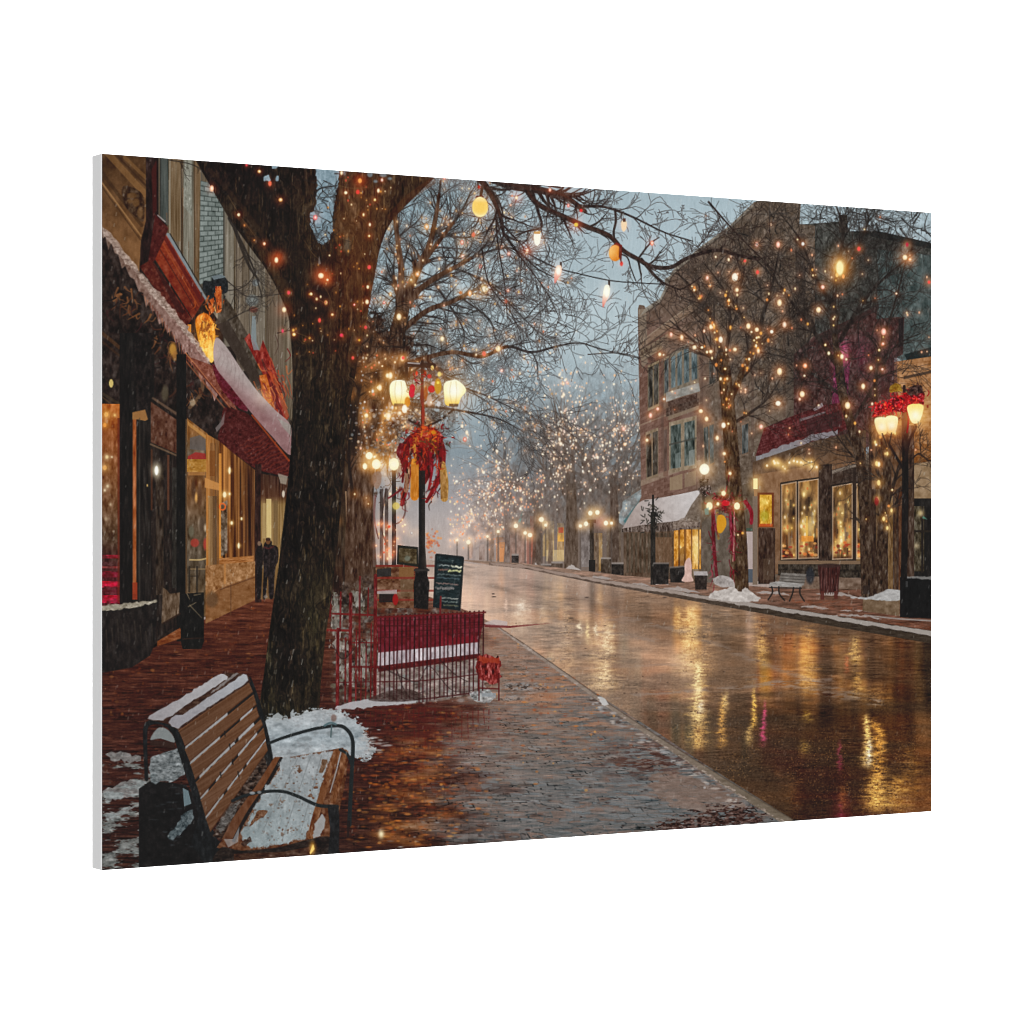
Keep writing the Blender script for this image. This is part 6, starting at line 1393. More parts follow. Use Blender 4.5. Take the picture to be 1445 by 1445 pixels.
    # ---- lights on the big tree and branches
    for x, y, r, c, h in [(348, 233, 3, (230, 70, 80), 0), (366, 242, 3.4, (250, 180, 100), 0), (381, 259, 4, (255, 120, 90), 0), (396, 282, 4, (255, 180, 100), 0), (337, 303, 3.4, WARM, 0), (345, 318, 2, (230, 150, 80), 0), (299, 266, 4, (255, 190, 150), 0), (359, 339, 2.2, (230, 160, 90), 0), (373, 344, 3.6, (255, 170, 120), 0), (390, 367, 5.2, WARM, 1), (407, 413, 3, (236, 90, 90), 0), (401, 437, 6, WARM, 0), (399, 467, 3.2, (240, 80, 110), 0), (415, 472, 3.4, (255, 200, 110), 0),
                          (482, 244, 3.4, WARM, 0), (508, 255, 4.4, (255, 170, 90), 1), (505, 271, 4, (240, 70, 60), 0), (488, 272, 3.4, WARM, 0), (534, 269, 3.2, WARM, 0), (529, 282, 3.6, (250, 210, 110), 0), (539, 254, 3.4, (210, 150, 130), 0), (445, 307, 4, (255, 110, 110), 0), (513, 303, 3, (250, 210, 130), 0), (522, 317, 3, WARM, 0), (521, 333, 3.4, (250, 200, 110), 0), (521, 377, 3.8, (255, 90, 90), 0), (453, 389, 5.6, (255, 220, 170), 1), (462, 395, 3.6, (255, 190, 130), 1), (439, 415, 3.4, (255, 224, 140), 0), (447, 422, 3.2, (255, 214, 140), 0), (460, 427, 3, (255, 200, 110), 0), (408, 413, 3, (236, 80, 90), 0), (519, 405, 3.4, (255, 230, 170), 0), (518, 426, 4.2, WARM, 0), (500, 430, 3, (255, 110, 100), 0), (469, 444, 3.2, (255, 190, 110), 0), (451, 452, 3, (250, 90, 80), 0), (482, 473, 4, (250, 70, 100), 0), (516, 462, 3.6, (240, 80, 80), 0), (414, 466, 2.8, (250, 190, 90), 0), (437, 477, 3, (220, 160, 70), 0), (507, 480, 3, (250, 190, 70), 0), (498, 505, 3.6, (255, 90, 80), 0),
                          (627, 252, 3, (250, 120, 100), 0), (676, 264, 3, (180, 50, 40), 0), (802, 290, 3.2, (255, 110, 100), 0), (820, 297, 3.4, (236, 60, 60), 0), (776, 268, 2.8, (255, 160, 130), 0), (729, 279, 4, (255, 224, 180), 1), (744, 353, 4.2, (255, 190, 160), 1), (718, 358, 3, (230, 150, 130), 0), (813, 317, 4.6, (244, 208, 90), 1), (920, 343, 4, (255, 140, 110), 0), (880, 318, 4, (255, 220, 180), 0), (877, 372, 3, (226, 70, 60), 0), (703, 492, 3.6, WARM, 0), (684, 500, 3, (240, 120, 90), 0), (687, 408, 4, (200, 180, 140), 0), (732, 412, 2.6, (210, 180, 120), 0), (717, 410, 2.4, (230, 140, 110), 0), (714, 425, 3, (170, 90, 70), 0), (800, 540, 2.6, PINK, 0), (708, 523, 2.6, PINK, 0)]:
        bulb(x, y, r * .78, c, (240, 74, 30) if h or c[2] > 100 else (220, 90, 40), r * (2.2 if h else 1.7), .5 if h else .3)
    for j in range(70):
        y = rnd.uniform(250, 500); x = rnd.uniform(np.interp(y, [250, 452], [470, 412]), np.interp(y, [250, 425, 500], [560, 518, 503]))
        bulb(x, y, rnd.uniform(.7, 1.5), rnd.choice([(220, 150, 70), (200, 80, 60), (180, 120, 60), WARM]), (180, 80, 30), 4, .15)
    B = list(BULBS); BULBS.clear()
    bt = part('fairy_light', T, kind='stuff', label='coloured fairy lights on the trunk and branches')
    light_up([q[:8] + (bt,) for q in B])
    glow(393, 362, 8, (240, 70, 30), .4); glow(457, 388, 11, (240, 90, 40), .35); fill(mpoly([(450, 360), (453, 372), (449, 374)]), (150, 140, 136), .6, own=False)
    for p in [[(478, 262), (500, 266), (520, 264)], [(440, 478), (420, 470), (400, 466)], [(470, 440), (466, 420), (456, 402)], [(500, 300), (516, 312), (524, 330)], [(430, 340), (440, 356), (450, 366)], [(520, 376), (512, 360), (500, 330)], [(438, 416), (452, 424), (462, 430)], [(322, 276), (340, 306), (362, 336)]]:
        fill(mstroke(p, .9, .7), (126, 96, 66), .5, own=False)
    # big bulbs
    g = part('printed_globe_bulb', label='large pale yellow hanging globe bulb')
    glow(677, 291, 15, (255, 150, 60), .55, 18); fill(mpoly([(672, 276), (682, 276), (684, 284), (670, 284)]), (96, 40, 24)); fill(mell(677.5, 292, 11.3, 14.5, 1.4), vgrad([(278, (255, 236, 180)), (286, (248, 206, 110)), (298, (250, 214, 120)), (306, (255, 236, 180))])); fill(mell(677.5, 294, 7, 8, 4), (244, 202, 96), .6, own=False)
    part('printed_globe_bulb', label='orange bulb in a dark cap hanging from the thick branch')
    fill(mpoly([(862, 348), (870, 342), (878, 346), (876, 358), (866, 356)]), (120, 44, 30)); fill(mell(868, 357, 9, 11.5, 1.4), lgrad((858, 350), (250, 190, 120), (874, 360), (214, 124, 36))); fill(mpoly([(874, 344), (878, 350), (877, 372), (873, 362)]), (90, 34, 30), .9); glow(864, 356, 8, (255, 170, 80), .35)
    part('printed_pointed_bulb', label='bright white elongated bulb among the twigs')
    glow(758, 338, 10, (255, 160, 110), .6, 14); fill(mpoly(spline([(754, 328), (762, 327), (763, 338), (759, 347), (754, 342)], 4, True)), (255, 250, 232)); fill(mpoly([(753, 327), (763, 326), (762, 330), (754, 330)]), (190, 130, 60), .8)
    for (x, y, k, col) in [(855, 414, 1, (255, 250, 226)), (787, 384, .8, (255, 214, 190))]:
        part('printed_pointed_bulb', label='clear pointed bulb with a pink tip hanging from the wire')
        fill(rect(x + 3, y - 18 * k, x + 6, y - 8 * k), (60, 52, 50)); glow(x, y, 7, (255, 190, 150), .5, 12)
        fill(mpoly(spline([(x - 2, y - 10 * k), (x + 5, y - 11 * k), (x + 5, y + 2), (x, y + 12 * k), (x - 4, y + 20 * k), (x - 5, y + 10 * k)], 4, True)), lgrad((x, y), col, (x - 3, y + 20 * k), (216, 120, 110)))
        fill(mell(x + 1, y - 2, 3, 7 * k, 2), (255, 255, 240), .9, own=False)
    part('printed_pointed_bulb', label='lit pointed bulb below the upper branch')
    fill(mpoly(spline([(877, 312), (884, 312), (884, 322), (880, 327), (877, 322)], 3, True)), (244, 214, 176)); fill(rect(879, 308, 883, 313), (90, 60, 44))

    # ---- snow heap and bench
    part('printed_snow_heap', label='heap of snow at the foot of the big tree')
    fuzzy(spline([(366, 1026), (382, 1012), (396, 1016), (412, 1012), (428, 1008), (442, 1003), (458, 1002), (478, 1006), (498, 1014), (510, 1022), (520, 1040), (526, 1060), (520, 1070), (494, 1066), (480, 1075), (420, 1080), (386, 1070), (374, 1050)], 4, True), tex((160, 166, 168), 16, 6, 3, 660), 661, 3, .5, 6, 3.5)
    fill(mpoly(rough(spline([(368, 1026), (382, 1012), (396, 1016), (412, 1012), (428, 1008), (442, 1003), (458, 1002), (478, 1006), (496, 1014), (506, 1022), (514, 1040), (521, 1060), (520, 1066), (504, 1066), (494, 1066), (480, 1075), (460, 1070), (420, 1080), (386, 1070), (374, 1050)], 4, True), .9, 4, 31)), vgrad([(1003, (172, 176, 178)), (1040, (150, 160, 165)), (1075, (168, 172, 174))]) + (noise(14, 6, 611, 3) * .05 + noise(3, 2.4, 662, 2) * .022)[..., None], .92)
    for pts in [[(384, 1010), (392, 1006), (400, 1011), (396, 1020), (386, 1018)], [(410, 1004), (414, 1000), (415, 1010), (411, 1014)]]:
        fill(mpoly(rough(pts, .5, 3, 2)), (158, 164, 166), .9)
    for j in range(24):
        x = rnd.uniform(500, 548); y = rnd.uniform(1026, 1062); fill(mell(x, y, rnd.uniform(2, 7), rnd.uniform(.8, 2), 1), (176, 174, 172), rnd.uniform(.3, .8), thr=.45)
    for x, y, a, b in [(432, 1042, 8, 3), (445, 1034, 5, 2), (466, 1035, 5, 4), (470, 1022, 3, 4)]:
        fill(mell(x, y, a, b, 2), (116, 122, 124), .6, own=False)
    gs = part('printed_ground_snow', label='patches of slush on the bricks left of the bench')
    sl = np.clip(noise(26, 7, 612, 4) * 1.1 + .05, 0, 1) * np.clip((226 - XX) / 14, 0, 1) * np.clip((YY - 1060) / 24, 0, 1)
    sl = np.clip((sl + noise(4, 2.5, 671, 2) * .06) * 1.5 - .2, 0, .82)
    fill(fmask(sl.astype(np.float32)), tex((122, 128, 126), 22, 6, 3, 613), thr=.45)
    for p in [[(150, 1066), (170, 1060), (200, 1068), (196, 1074), (160, 1074)], [(146, 1118), (180, 1100), (208, 1102), (200, 1120), (150, 1132)], [(150, 1152), (186, 1136), (190, 1140), (152, 1160)]]:
        fill(mpoly(rough(p, 1.4, 4, 5)), tex((146, 152, 152), 16, 5, 3, 614), .7)

    B_ = part('printed_park_bench', label='wooden slatted park bench covered in snow in the left foreground')
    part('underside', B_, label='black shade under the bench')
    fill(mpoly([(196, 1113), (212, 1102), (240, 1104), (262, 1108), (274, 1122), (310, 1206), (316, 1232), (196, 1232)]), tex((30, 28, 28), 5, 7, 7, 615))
    fill(mpoly(rough(spline([(212, 1072), (232, 1062), (252, 1056), (262, 1084), (256, 1096), (232, 1104), (214, 1104)], 3, True), 1.4, 4, 6)), tex((118, 126, 128), 24, 5, 3, 616), .9)
    fill(mpoly(spline([(212, 1044), (222, 1028), (234, 1028), (244, 1038), (246, 1048), (226, 1042)], 3, True)), (132, 140, 140), .9); fill(mpoly([(212, 1044), (246, 1048), (248, 1056), (212, 1052)]), (52, 38, 34), .9)
    fill(mpoly([(258, 1112), (266, 1116), (270, 1134), (260, 1138)]), (120, 140, 146), .8); fill(mpoly(rough([(236, 1180), (252, 1160), (262, 1146), (272, 1142), (274, 1156), (258, 1174), (244, 1186)], 1, 4, 7)), tex((88, 100, 104), 24, 4, 4, 617), .8)
    for j in range(24):
        fill(mell(rnd.gauss(250, 20), rnd.uniform(1100, 1200), rnd.uniform(2, 6), rnd.uniform(.6, 1.4), 1), (70, 78, 82), .35, own=False)
    part('frame', B_, label='dark curved iron side frame')
    dark = tex((33, 34, 35), 5, 4, 8, 618)
    fill(mstroke([(207, 1100), (205, 1050), (206, 1026), (214, 1019), (226, 1018), (238, 1022)], 5, 9), dark)
    fill(mstroke([(236, 1020), (248, 1034), (256, 1056), (266, 1086), (276, 1114), (286, 1146), (296, 1180), (306, 1206), (318, 1228)], 9, 17), dark); fill(mpoly([(284, 1140), (296, 1172), (318, 1196), (330, 1236), (300, 1236), (270, 1190)]), dark)
    fill(mstroke([(352, 958), (362, 985), (370, 1014), (377, 1042), (382, 1070)], 6, 7), dark); fill(mpoly([(370, 1060), (378, 1058), (384, 1078), (372, 1084)]), (40, 40, 40), .9); fill(mstroke([(372, 1064), (374, 1090)], 4, 3), dark)
    fill(mpoly([(326, 1122), (344, 1090), (372, 1064), (378, 1084), (350, 1130), (318, 1186), (300, 1180)]), tex((62, 48, 40), 24, 6, 3, 619)); fill(mpoly(rough([(304, 1168), (322, 1142), (340, 1128), (330, 1152), (312, 1176)], 1, 3, 4)), tex((96, 98, 98), 28, 4, 2, 620), .6, own=False)
    # back rest: six slats with snow in the gaps
    Ls = [(252, 1031, 262, 1053), (261, 1058, 268, 1075), (269, 1079, 275.5, 1100), (276.5, 1104, 283, 1125), (283.5, 1129, 290, 1152), (291, 1156, 297, 1174)]
    Rs = [(351, 962, 357, 976), (358, 980, 362, 994), (361.5, 998, 366, 1011), (368, 1015, 371, 1023), (372, 1027, 375, 1042), (375, 1046, 378, 1059)]
    for i, (a, b) in enumerate(zip(Ls, Rs)):
        if i < 5:
            n = Ls[i + 1]; q = Rs[i + 1]
            part('snow_line', B_)
            fill(mpoly([(a[2], a[3]), (b[2], b[3]), (q[0], q[1]), (n[0], n[1])]), (38, 34, 32))
            for seg_ in ([(0., .62)], [(0, .45), (.75, .95)], [(.05, .6), (.66, .9)], [(0, .12), (.25, .5), (.6, .9)], [(0, .3), (.36, .62), (.68, 1)])[i]:
                f0, f1 = seg_
                A = (a[2] + (b[2] - a[2]) * f0, a[3] + (b[3] - a[3]) * f0); Bq = (a[2] + (b[2] - a[2]) * f1, a[3] + (b[3] - a[3]) * f1); A2 = (n[0] + (q[0] - n[0]) * f0, n[1] + (q[1] - n[1]) * f0); B2 = (n[0] + (q[0] - n[0]) * f1, n[1] + (q[1] - n[1]) * f1)
                fill(mpoly(rough([(A[0], A[1] - 1.2), (Bq[0], Bq[1] - .8), B2, A2], .55, 4, i)), lgrad((260, 1060), (150, 148, 146), (360, 990), (168, 168, 170)), .95)
        part('slat', B_)
        m = mpoly([(a[0], a[1]), (b[0], b[1]), (b[2], b[3]), (a[2], a[3])])
        dirn = noise(50, 3, 630 + i, 3)
        col = C((92, 65, 48))[None, None] + (warp(dirn, (YY - 1060) * 1.2, -(XX - 300) * -.62) * .028)[..., None] + np.clip((XX - 255) / 130, 0, 1)[..., None] * C((14, 8, 3))
        fill(m, col.astype(np.float32))
        fill(mstroke([(a[2], a[3] - .6), (b[2], b[3] - .6)], 1.4, 1, False), (70, 42, 28), .7, own=False); fill(mstroke([(a[0], a[1] + .8), (b[0], b[1] + .8)], 1., .8, False), (142, 96, 64), .5, own=False)
    for x, y in [(317, 1032), (324, 1050), (328, 1072), (336, 1089), (311, 1090)]:
        fill(mstroke([(x, y), (x + 1, y + 7)], 2, 1.4), (36, 32, 30), .85, own=False)
    # top rails and their snow
    part('top_rail', B_, label='snow covered top rail of the bench')
    fill(mpoly([(212, 1016), (318, 950), (334, 949), (350, 953), (354, 962), (252, 1030), (238, 1022)]), tex((66, 46, 36), 10, 8, 3, 640))
    part('snow', B_, label='smooth snow along the top rails')
    fill(mpoly(rough(spline([(208, 1014), (222, 1004), (260, 982), (300, 957), (313, 951), (321, 956), (312, 964), (270, 990), (236, 1013), (226, 1017)], 4, True), .5, 4, 41)), lgrad((215, 1010), (150, 146, 148), (318, 955), (170, 168, 170)) + (noise(9, 5, 641) * .015)[..., None])
    fill(mpoly(rough(spline([(238, 1020), (248, 1009), (258, 1008), (290, 987), (332, 959), (343, 951), (350, 957), (344, 966), (300, 994), (262, 1020), (250, 1028)], 4, True), .5, 4, 42)), lgrad((240, 1020), (146, 142, 146), (345, 955), (164, 166, 170)) + (noise(9, 5, 642) * .015)[..., None])
    fill(mpoly(rough([(322, 957), (334, 949), (338, 950), (300, 978), (294, 980)], .5, 3, 43)), (158, 158, 160), .6)
    # seat
    part('seat', B_, label='snow covered seat of the bench')
    fill(mpoly([(388, 1068), (398, 1068), (400, 1070), (484, 1055), (492, 1066), (488, 1100), (478, 1150), (466, 1186), (420, 1196), (330, 1202), (306, 1196), (318, 1178)]), tex((96, 62, 42), 16, 5, 5, 643))
    fill(mpoly([(387, 1069), (397, 1070), (372, 1112), (350, 1146), (328, 1184), (313, 1184), (330, 1152), (362, 1108)]), lgrad((390, 1075), (108, 68, 44), (320, 1180), (94, 62, 44)) + (noise(5, 9, 644) * .02)[..., None])
    fill(mstroke([(397, 1071), (374, 1112), (350, 1148), (330, 1186)], 5, 5), (34, 30, 30), .95, own=False)
    fill(mpoly([(316, 1184), (329, 1184), (338, 1166), (336, 1188), (322, 1196)]), (150, 148, 148), .7, own=False)
    part('snow', B_, label='sheet of wet snow on the seat')
    sn = lgrad((440, 1060), (150, 154, 156), (370, 1190), (142, 152, 154)) + (noise(12, 16, 645, 3) * .03)[..., None] + (noise(3, 26, 646, 2) * .012)[..., None]
    sn = sn + (noise(3, 2.6, 663, 2) * .022)[..., None]
    sm2 = full(mpoly(rough(spline([(400, 1071), (440, 1064), (470, 1059), (474, 1064), (462, 1080), (452, 1112), (446, 1140), (436, 1172), (426, 1184), (400, 1190), (362, 1196), (346, 1190), (344, 1170), (358, 1140), (376, 1112), (392, 1088)], 4, True), 1.3, 4, 44)))
    holes = np.clip(noise(8, 6, 647, 3) * 1.3 - 1.75, 0, 1) * 2
    sm2 = np.clip((blur(sm2, 2) + noise(4, 5, 670, 3) * .22 - .5) * 2.6 + .5, 0, 1) * (blur(sm2, 2) > .05)
    fill(fmask(np.clip(sm2 - holes * np.clip((XX - 340) / 200, 0.1, 1), 0, 1)), sn)
    for j in range(60):
        x = rnd.uniform(355, 460); y = rnd.uniform(1075, 1185)
        if sm2[int(y - OY), int(x - OX)] > .6:
            fill(mell(x, y, rnd.uniform(.6, 2), rnd.uniform(.6, 1.6), 1), rnd.choice([(96, 92, 90), (120, 104, 96), (84, 60, 48)]), .6, own=False)
    for a, b in [((438, 1068), (398, 1186)), ((420, 1070), (372, 1170)), ((454, 1066), (424, 1176))]:
        fill(mstroke([a, b], 1.2, 1, False), (110, 112, 112), .55, own=False)
    for p, c in [([(366, 1142), (378, 1144), (372, 1154), (360, 1160), (352, 1168), (360, 1150)], (98, 60, 36)), ([(456, 1070), (462, 1072), (456, 1092), (450, 1090)], (96, 66, 44)), ([(340, 1190), (352, 1180), (356, 1188), (344, 1196)], (60, 42, 34))]:
        fill(mpoly(rough(p, .8, 3, 3)), tex(c, 16, 3, 3, 648), .85, own=False)
    part('slat', B_)
    for p, w in [([(475, 1062), (468, 1086), (458, 1112), (446, 1150), (438, 1180)], 10), ([(487, 1062), (482, 1088), (476, 1110), (470, 1130)], 9)]:
        fill(mstroke(p, w, w * .9), tex((112, 72, 46), 18, 4, 9, 649))
    fill(mpoly(rough([(444, 1160), (456, 1148), (460, 1160), (452, 1180), (442, 1182)], .8, 3, 8)), (160, 164, 166), .85, own=False); fill(mstroke([(481, 1062), (474, 1090), (466, 1118)], 2, 1.4), (164, 168, 172), .8, own=False); fill(mpoly([(452, 1110), (462, 1106), (454, 1140), (446, 1144)]), (110, 70, 44), .7, own=False)
    use(B_)
    fill(mpoly(spline([(312, 1196), (340, 1200), (390, 1196), (430, 1186), (462, 1180), (470, 1190), (470, 1214), (312, 1226)], 4, True)), tex((42, 34, 30), 9, 7, 4, 650))
    fill(mpoly([(330, 1205), (400, 1202), (440, 1194), (440, 1210), (330, 1216)]), tex((76, 48, 34), 18, 8, 3, 651), .7, own=False); glow(441, 1197, 4, (255, 180, 70), .8, 9); fill(mpoly([(442, 1191), (444, 1198), (438, 1206), (437, 1203)]), (255, 214, 120), .9, own=False)
    part('armrest', B_, label='thin curved iron armrests')
    iron = (38, 42, 43)
    fill(mstroke([(379, 1049), (400, 1041), (430, 1032), (452, 1027), (478, 1024), (490, 1030), (497, 1042), (498, 1060), (496, 1100), (494, 1140), (493, 1164)], 4, 6), iron)
    fill(mstroke([(480, 1058), (490, 1064), (496, 1078)], 4, 4), iron); fill(mstroke([(458, 1024), (466, 1020), (474, 1022)], 3, 3), (84, 104, 108)); fill(mstroke([(468, 1024), (467, 1040)], 2, 2), (80, 96, 98)); fill(mell(471, 1013, 4, 5, 2), (120, 96, 88), .8)
    fill(mstroke([(328, 1130), (348, 1122), (375, 1117), (400, 1117), (421, 1124), (438, 1132), (452, 1137), (476, 1138)], 4, 5), iron)
    fill(mpoly([(462, 1136), (478, 1136), (479, 1160), (478, 1215), (462, 1216), (466, 1170)]), tex((36, 36, 37), 5, 4, 6, 652)); fill(mell(356, 1119, 4, 2), (170, 174, 176), .7, own=False); fill(mell(366, 1118, 3, 2), (150, 150, 150), .7, own=False)
    fill(mstroke([(492, 1160), (491, 1180)], 5, 3), (40, 32, 30), .8)


def finish():
    """falling snow, then the soft faded look of the print"""
    rnd = random.Random(77)
    for j in range(2300):
        x = rnd.uniform(140, 1318); y = rnd.uniform(215, 1180)
        L = rnd.uniform(1, 5); a = rnd.uniform(.07, .3)
        if 380 < x < 520 and 420 < y < 1000:
            a *= 1.35; L *= 1.9
        i, k = int(y - OY), int(x - OX)
        if y > 900 and x > 540:
            a *= .5
        m = mstroke([(x, y), (x - L * .22, y + L)], rnd.uniform(.9, 1.9), None, False)
        fill(m, (196, 196, 190), a, own=False)
    v = img
    soft = blur(v, 1)
    v[:] = v + .42 * (v - soft)
    bl = blur(np.clip(v - .86, 0, 1) * 3.2, 6)
    v[:] = 1 - (1 - np.clip(v, 0, 1)) * (1 - bl * np.array([.5, .36, .22], np.float32))
    v += (np.random.default_rng(5).standard_normal((H, W)).astype(np.float32) * .010)[..., None]
    v += (noise(1.5, 10, 701, 1) * .006)[..., None]
    v[:] = np.clip(v, 0, 1)
    v[:] = v + .07 * (v - .42) * v * (1 - v) * 4 * .5      # a little more contrast
    v[:] = v - .012
    v[:] = np.where(v < .11, .11 + (v - .11) * .35, v)      # faded blacks of ink on cotton
    np.clip(v, 0, 1, out=v)


def paint():
    global REFL
    paint_far(); paint_right()
    REFL = img.copy()
    paint_ground(); paint_left(); paint_trees_behind(); paint_right_front(); paint_lamp_side(); paint_front(); finish()


# ================================================================== BUILD
def build():
    import bpy
    from mathutils import Vector
    sc = bpy.context.scene
    col = sc.collection

    # ---- measures: a 36 x 24 inch gallery canvas, 3/4 inch deep
    h, w, t = .6096, .9144, .0195
    F = 4064.6                                    # focal length in photo pixels (1445 wide)
    dL = F / 1011.4 * h; dR = F / 844.6 * h
    L = Vector((-578.4 / F * dL, dL)); Rr = Vector((591.9 / F * dR, dR))
    yaw = math.atan2(Rr.y - L.y, Rr.x - L.x)
    base = 1.0

    # ---- ink colours per cell of the sheet
    paint()
    NX, NY = 1380, 920
    # sketch coordinates of each cell: the sketch was traced obliquely, the canvas is a true rectangle
    f = qmap([(144.2, 216.9), (1314.4, 300.0), (1314.4, 1144.6), (144.2, 1228.2)])
    uu, vv = np.meshgrid((np.arange(NX) + .5) / NX, (np.arange(NY) + .5) / NY)
    px, py = f(uu, vv)
    bx = np.clip(px - OX - .5, 0, W - 1.01); by = np.clip(py - OY - .5, 0, H - 1.01)
    x0 = bx.astype(int); y0 = by.astype(int); tx = (bx - x0)[..., None]; ty = (by - y0)[..., None]
    s = (img[y0, x0] * (1 - tx) + img[y0, x0 + 1] * tx) * (1 - ty) + (img[y0 + 1, x0] * (1 - tx) + img[y0 + 1, x0 + 1] * tx) * ty
    lin = np.where(s <= .04045, s / 12.92, ((s + .055) / 1.055) ** 2.4).astype(np.float32)
    ids = idb[np.clip(np.rint(by).astype(int), 0, H - 1), np.clip(np.rint(bx).astype(int), 0, W - 1)]
    ids = np.where(ids == 0, 1, ids)
    # scraps too small to be a part of their own go back to the part they lie on
    cnt = np.bincount(ids.ravel(), minlength=len(PARTS))
    for i in range(len(PARTS) - 1, 0, -1):
        if 0 < cnt[i] < 12:
            p = PARTS[i][1] or 1
            ids[ids == i] = p
    cnt = np.bincount(ids.ravel(), minlength=len(PARTS))

    # ---- materials
    def mat(name):
        m = bpy.data.materials.new(name); m.use_nodes = True
        return m, m.node_tree.nodes, m.node_tree.links, m.node_tree.nodes['Principled BSDF']
    ink, n, l, b = mat('printed_ink')
    a = n.new('ShaderNodeAttribute'); a.attribute_name = 'ink'
    b.inputs['Roughness'].default_value = .8; b.inputs['Specular IOR Level'].default_value = .04
    tc = n.new('ShaderNodeTexCoord')
    wv = n.new('ShaderNodeTexNoise'); wv.inputs['Scale'].default_value = 900; wv.inputs['Detail'].default_value = 2
    bp = n.new('ShaderNodeBump'); bp.inputs['Strength'].default_value = .06; bp.inputs['Distance'].default_value = .0004
    l.new(tc.outputs['Object'], wv.inputs['Vector']); l.new(wv.outputs['Fac'], bp.inputs['Height']); l.new(bp.outputs['Normal'], b.inputs['Normal'])
    l.new(a.outputs['Color'], b.inputs['Base Color'])
    cloth, n, l, b = mat('white_canvas')
    b.inputs['Roughness'].default_value = .85; b.inputs['Specular IOR Level'].default_value = .1
    tc = n.new('ShaderNodeTexCoord'); ns = n.new('ShaderNodeTexNoise'); ns.inputs['Scale'].default_value = 700
    cr = n.new('ShaderNodeValToRGB'); cr.color_ramp.elements[0].color = (.88, .88, .88, 1); cr.color_ramp.elements[1].color = (.92, .92, .92, 1)
    l.new(tc.outputs['Object'], ns.inputs['Vector']); l.new(ns.outputs['Fac'], cr.inputs['Fac']); l.new(cr.outputs['Color'], b.inputs['Base Color'])
    white, n, l, b = mat('white_paper')
    b.inputs['Base Color'].default_value = (.92, .92, .92, 1); b.inputs['Roughness'].default_value = .9; b.inputs['Specular IOR Level'].default_value = .1

    # ---- the canvas
    root = bpy.data.objects.new('canvas_print', None); col.objects.link(root)
    mid = (L + Rr) / 2
    root.location = (mid.x, mid.y, base); root.rotation_euler = (0, 0, yaw)
    root['label'] = 'stretched canvas print of a snowy shopping street with fairy lights'
    root['category'] = 'canvas print'
    import bmesh
    bm = bmesh.new(); bmesh.ops.create_cube(bm, size=1)
    for v in bm.verts:
        v.co = Vector((v.co.x * (w + .0016), v.co.y * t + t / 2 + .0003, v.co.z * (h + .0004) + h / 2))
    bmesh.ops.bevel(bm, geom=list(bm.edges), offset=.0009, segments=3, affect='EDGES', profile=.5)
    me = bpy.data.meshes.new('canvas_wrap'); bm.to_mesh(me); bm.free()
    for p in me.polygons:
        p.use_smooth = False
    me.materials.append(cloth)
    wrap = bpy.data.objects.new('canvas_wrap', me); col.objects.link(wrap); wrap.parent = root
    wrap['label'] = 'plain white canvas wrapped round the edges'

    objs = {}
    order = np.argsort(ids.ravel(), kind='stable')
    starts = np.concatenate([[0], np.cumsum(cnt)])
    flat = lin.reshape(-1, 3)
    for i in range(1, len(PARTS)):
        if cnt[i] == 0:
            continue
        name, par, label, kind = PARTS[i]
        cells = order[starts[i]:starts[i + 1]]
        r = cells // NX; c = cells % NX
        v00 = r * (NX + 1) + c
        quad = np.stack([v00 + NX + 1, v00 + NX + 2, v00 + 1, v00], 1)
        uq, inv = np.unique(quad.ravel(), return_inverse=True)
        co = np.zeros((len(uq), 3), np.float32)
        co[:, 0] = ((uq % (NX + 1)) / NX - .5) * w
        co[:, 2] = (1 - (uq // (NX + 1)) / NX * (NX / NY)) * h
        m = bpy.data.meshes.new(name)
        m.vertices.add(len(uq)); m.vertices.foreach_set('co', co.ravel())
        m.loops.add(len(cells) * 4); m.loops.foreach_set('vertex_index', inv.astype(np.int32).ravel())
        m.polygons.add(len(cells)); m.polygons.foreach_set('loop_start', np.arange(0, len(cells) * 4, 4, dtype=np.int32))
        m.update(calc_edges=True)
        at = m.attributes.new('ink', 'FLOAT_COLOR', 'FACE')
        rgba = np.ones((len(cells), 4), np.float32); rgba[:, :3] = flat[cells]
        at.data.foreach_set('color', rgba.ravel())
        m.materials.append(ink)
        o = bpy.data.objects.new(name, m); col.objects.link(o)
        if label:
            o['label'] = label
        if kind:
            o['kind'] = kind
        objs[i] = o
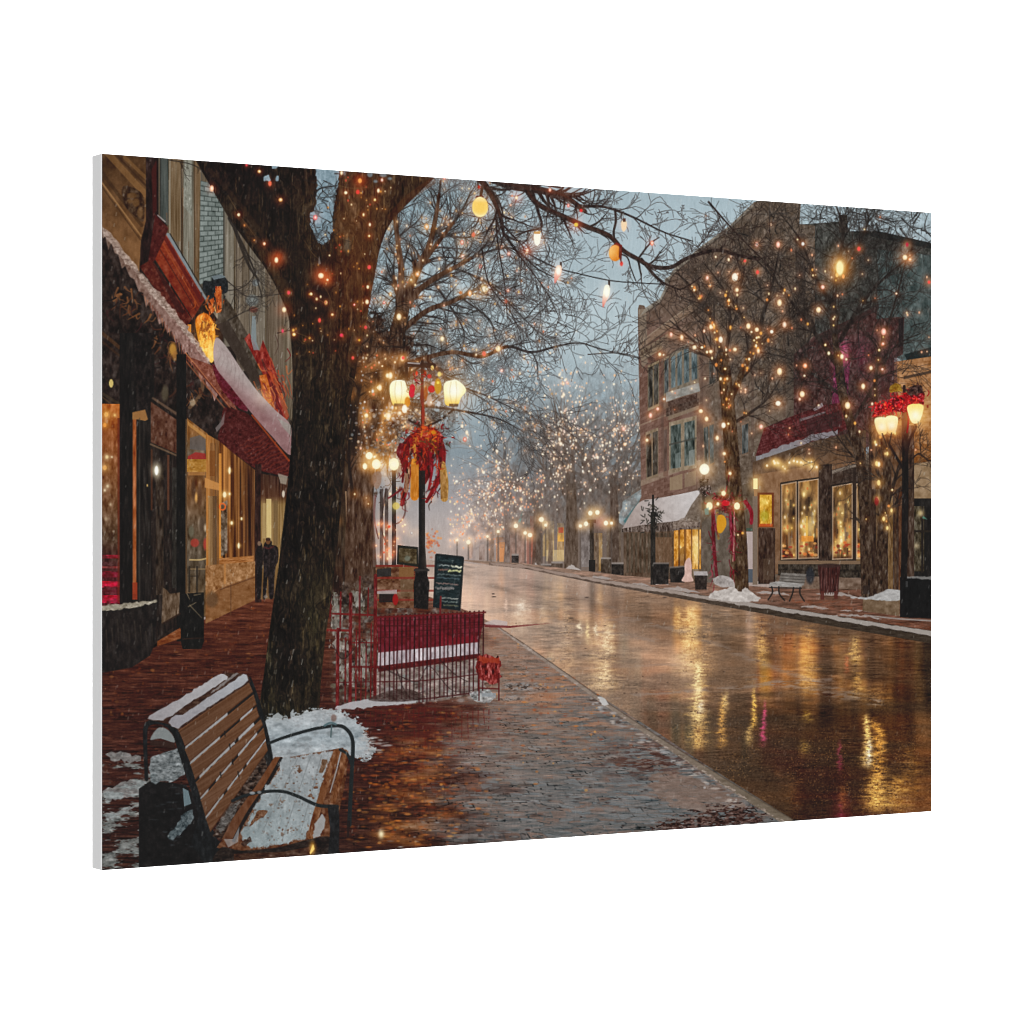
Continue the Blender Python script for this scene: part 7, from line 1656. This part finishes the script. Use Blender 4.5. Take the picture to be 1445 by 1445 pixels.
    for i, o in objs.items():
        p = PARTS[i][1]
        o.parent = objs[p] if p and p in objs else root

    # ---- seamless white paper behind
    bm = bmesh.new()
    prof = [(-12, 7.0), (12, 7.0)]
    vs = [bm.verts.new((x, y, z)) for z in (-6, 8) for x, y in prof]
    bm.faces.new((vs[0], vs[1], vs[3], vs[2]))
    me = bpy.data.meshes.new('backdrop'); bm.to_mesh(me); bm.free(); me.materials.append(white)
    bd = bpy.data.objects.new('backdrop', me); col.objects.link(bd); bd['kind'] = 'structure'

    # ---- studio light
    wd = bpy.data.worlds.new('World'); sc.world = wd; wd.use_nodes = True
    bg = wd.node_tree.nodes['Background']; bg.inputs['Color'].default_value = (1, 1, 1, 1); bg.inputs['Strength'].default_value = .64

    def lamp(name, loc, target, size, power):
        d = bpy.data.lights.new(name, 'AREA'); d.shape = 'SQUARE'; d.size = size; d.energy = power
        o = bpy.data.objects.new(name, d); col.objects.link(o); o.location = loc
        o.rotation_euler = (Vector(target) - Vector(loc)).to_track_quat('-Z', 'Y').to_euler()
    c = Vector((mid.x, mid.y, base + h / 2))
    nrm = Vector((math.sin(yaw), -math.cos(yaw), .25)).normalized()
    lamp('softbox', c + nrm * 6, c, 2.5, KEY)
    for sx in (-1, 1):
        lamp('backdrop_lamp', (sx * 2.6, 4.6, base + h / 2), (sx * .6, 7, base + h / 2), 2., BACK)

    # ---- camera
    cd = bpy.data.cameras.new('Camera'); cam = bpy.data.objects.new('Camera', cd); col.objects.link(cam)
    cam.location = (0, 0, base + h / 2); cam.rotation_euler = (math.pi / 2, 0, 0)
    cd.sensor_width = 36; cd.lens = 36 * F / 1445; cd.clip_end = 100
    sc.camera = cam
    sc.cycles.pixel_filter_type = 'BLACKMAN_HARRIS'; sc.cycles.filter_width = 1.15
    vs_ = sc.view_settings
    vs_.view_transform = 'Standard'; vs_.look = 'None'; vs_.exposure = 0; vs_.gamma = 1; vs_.use_curve_mapping = False
    sc.render.film_transparent = False


KEY, BACK = 140, 260
build()
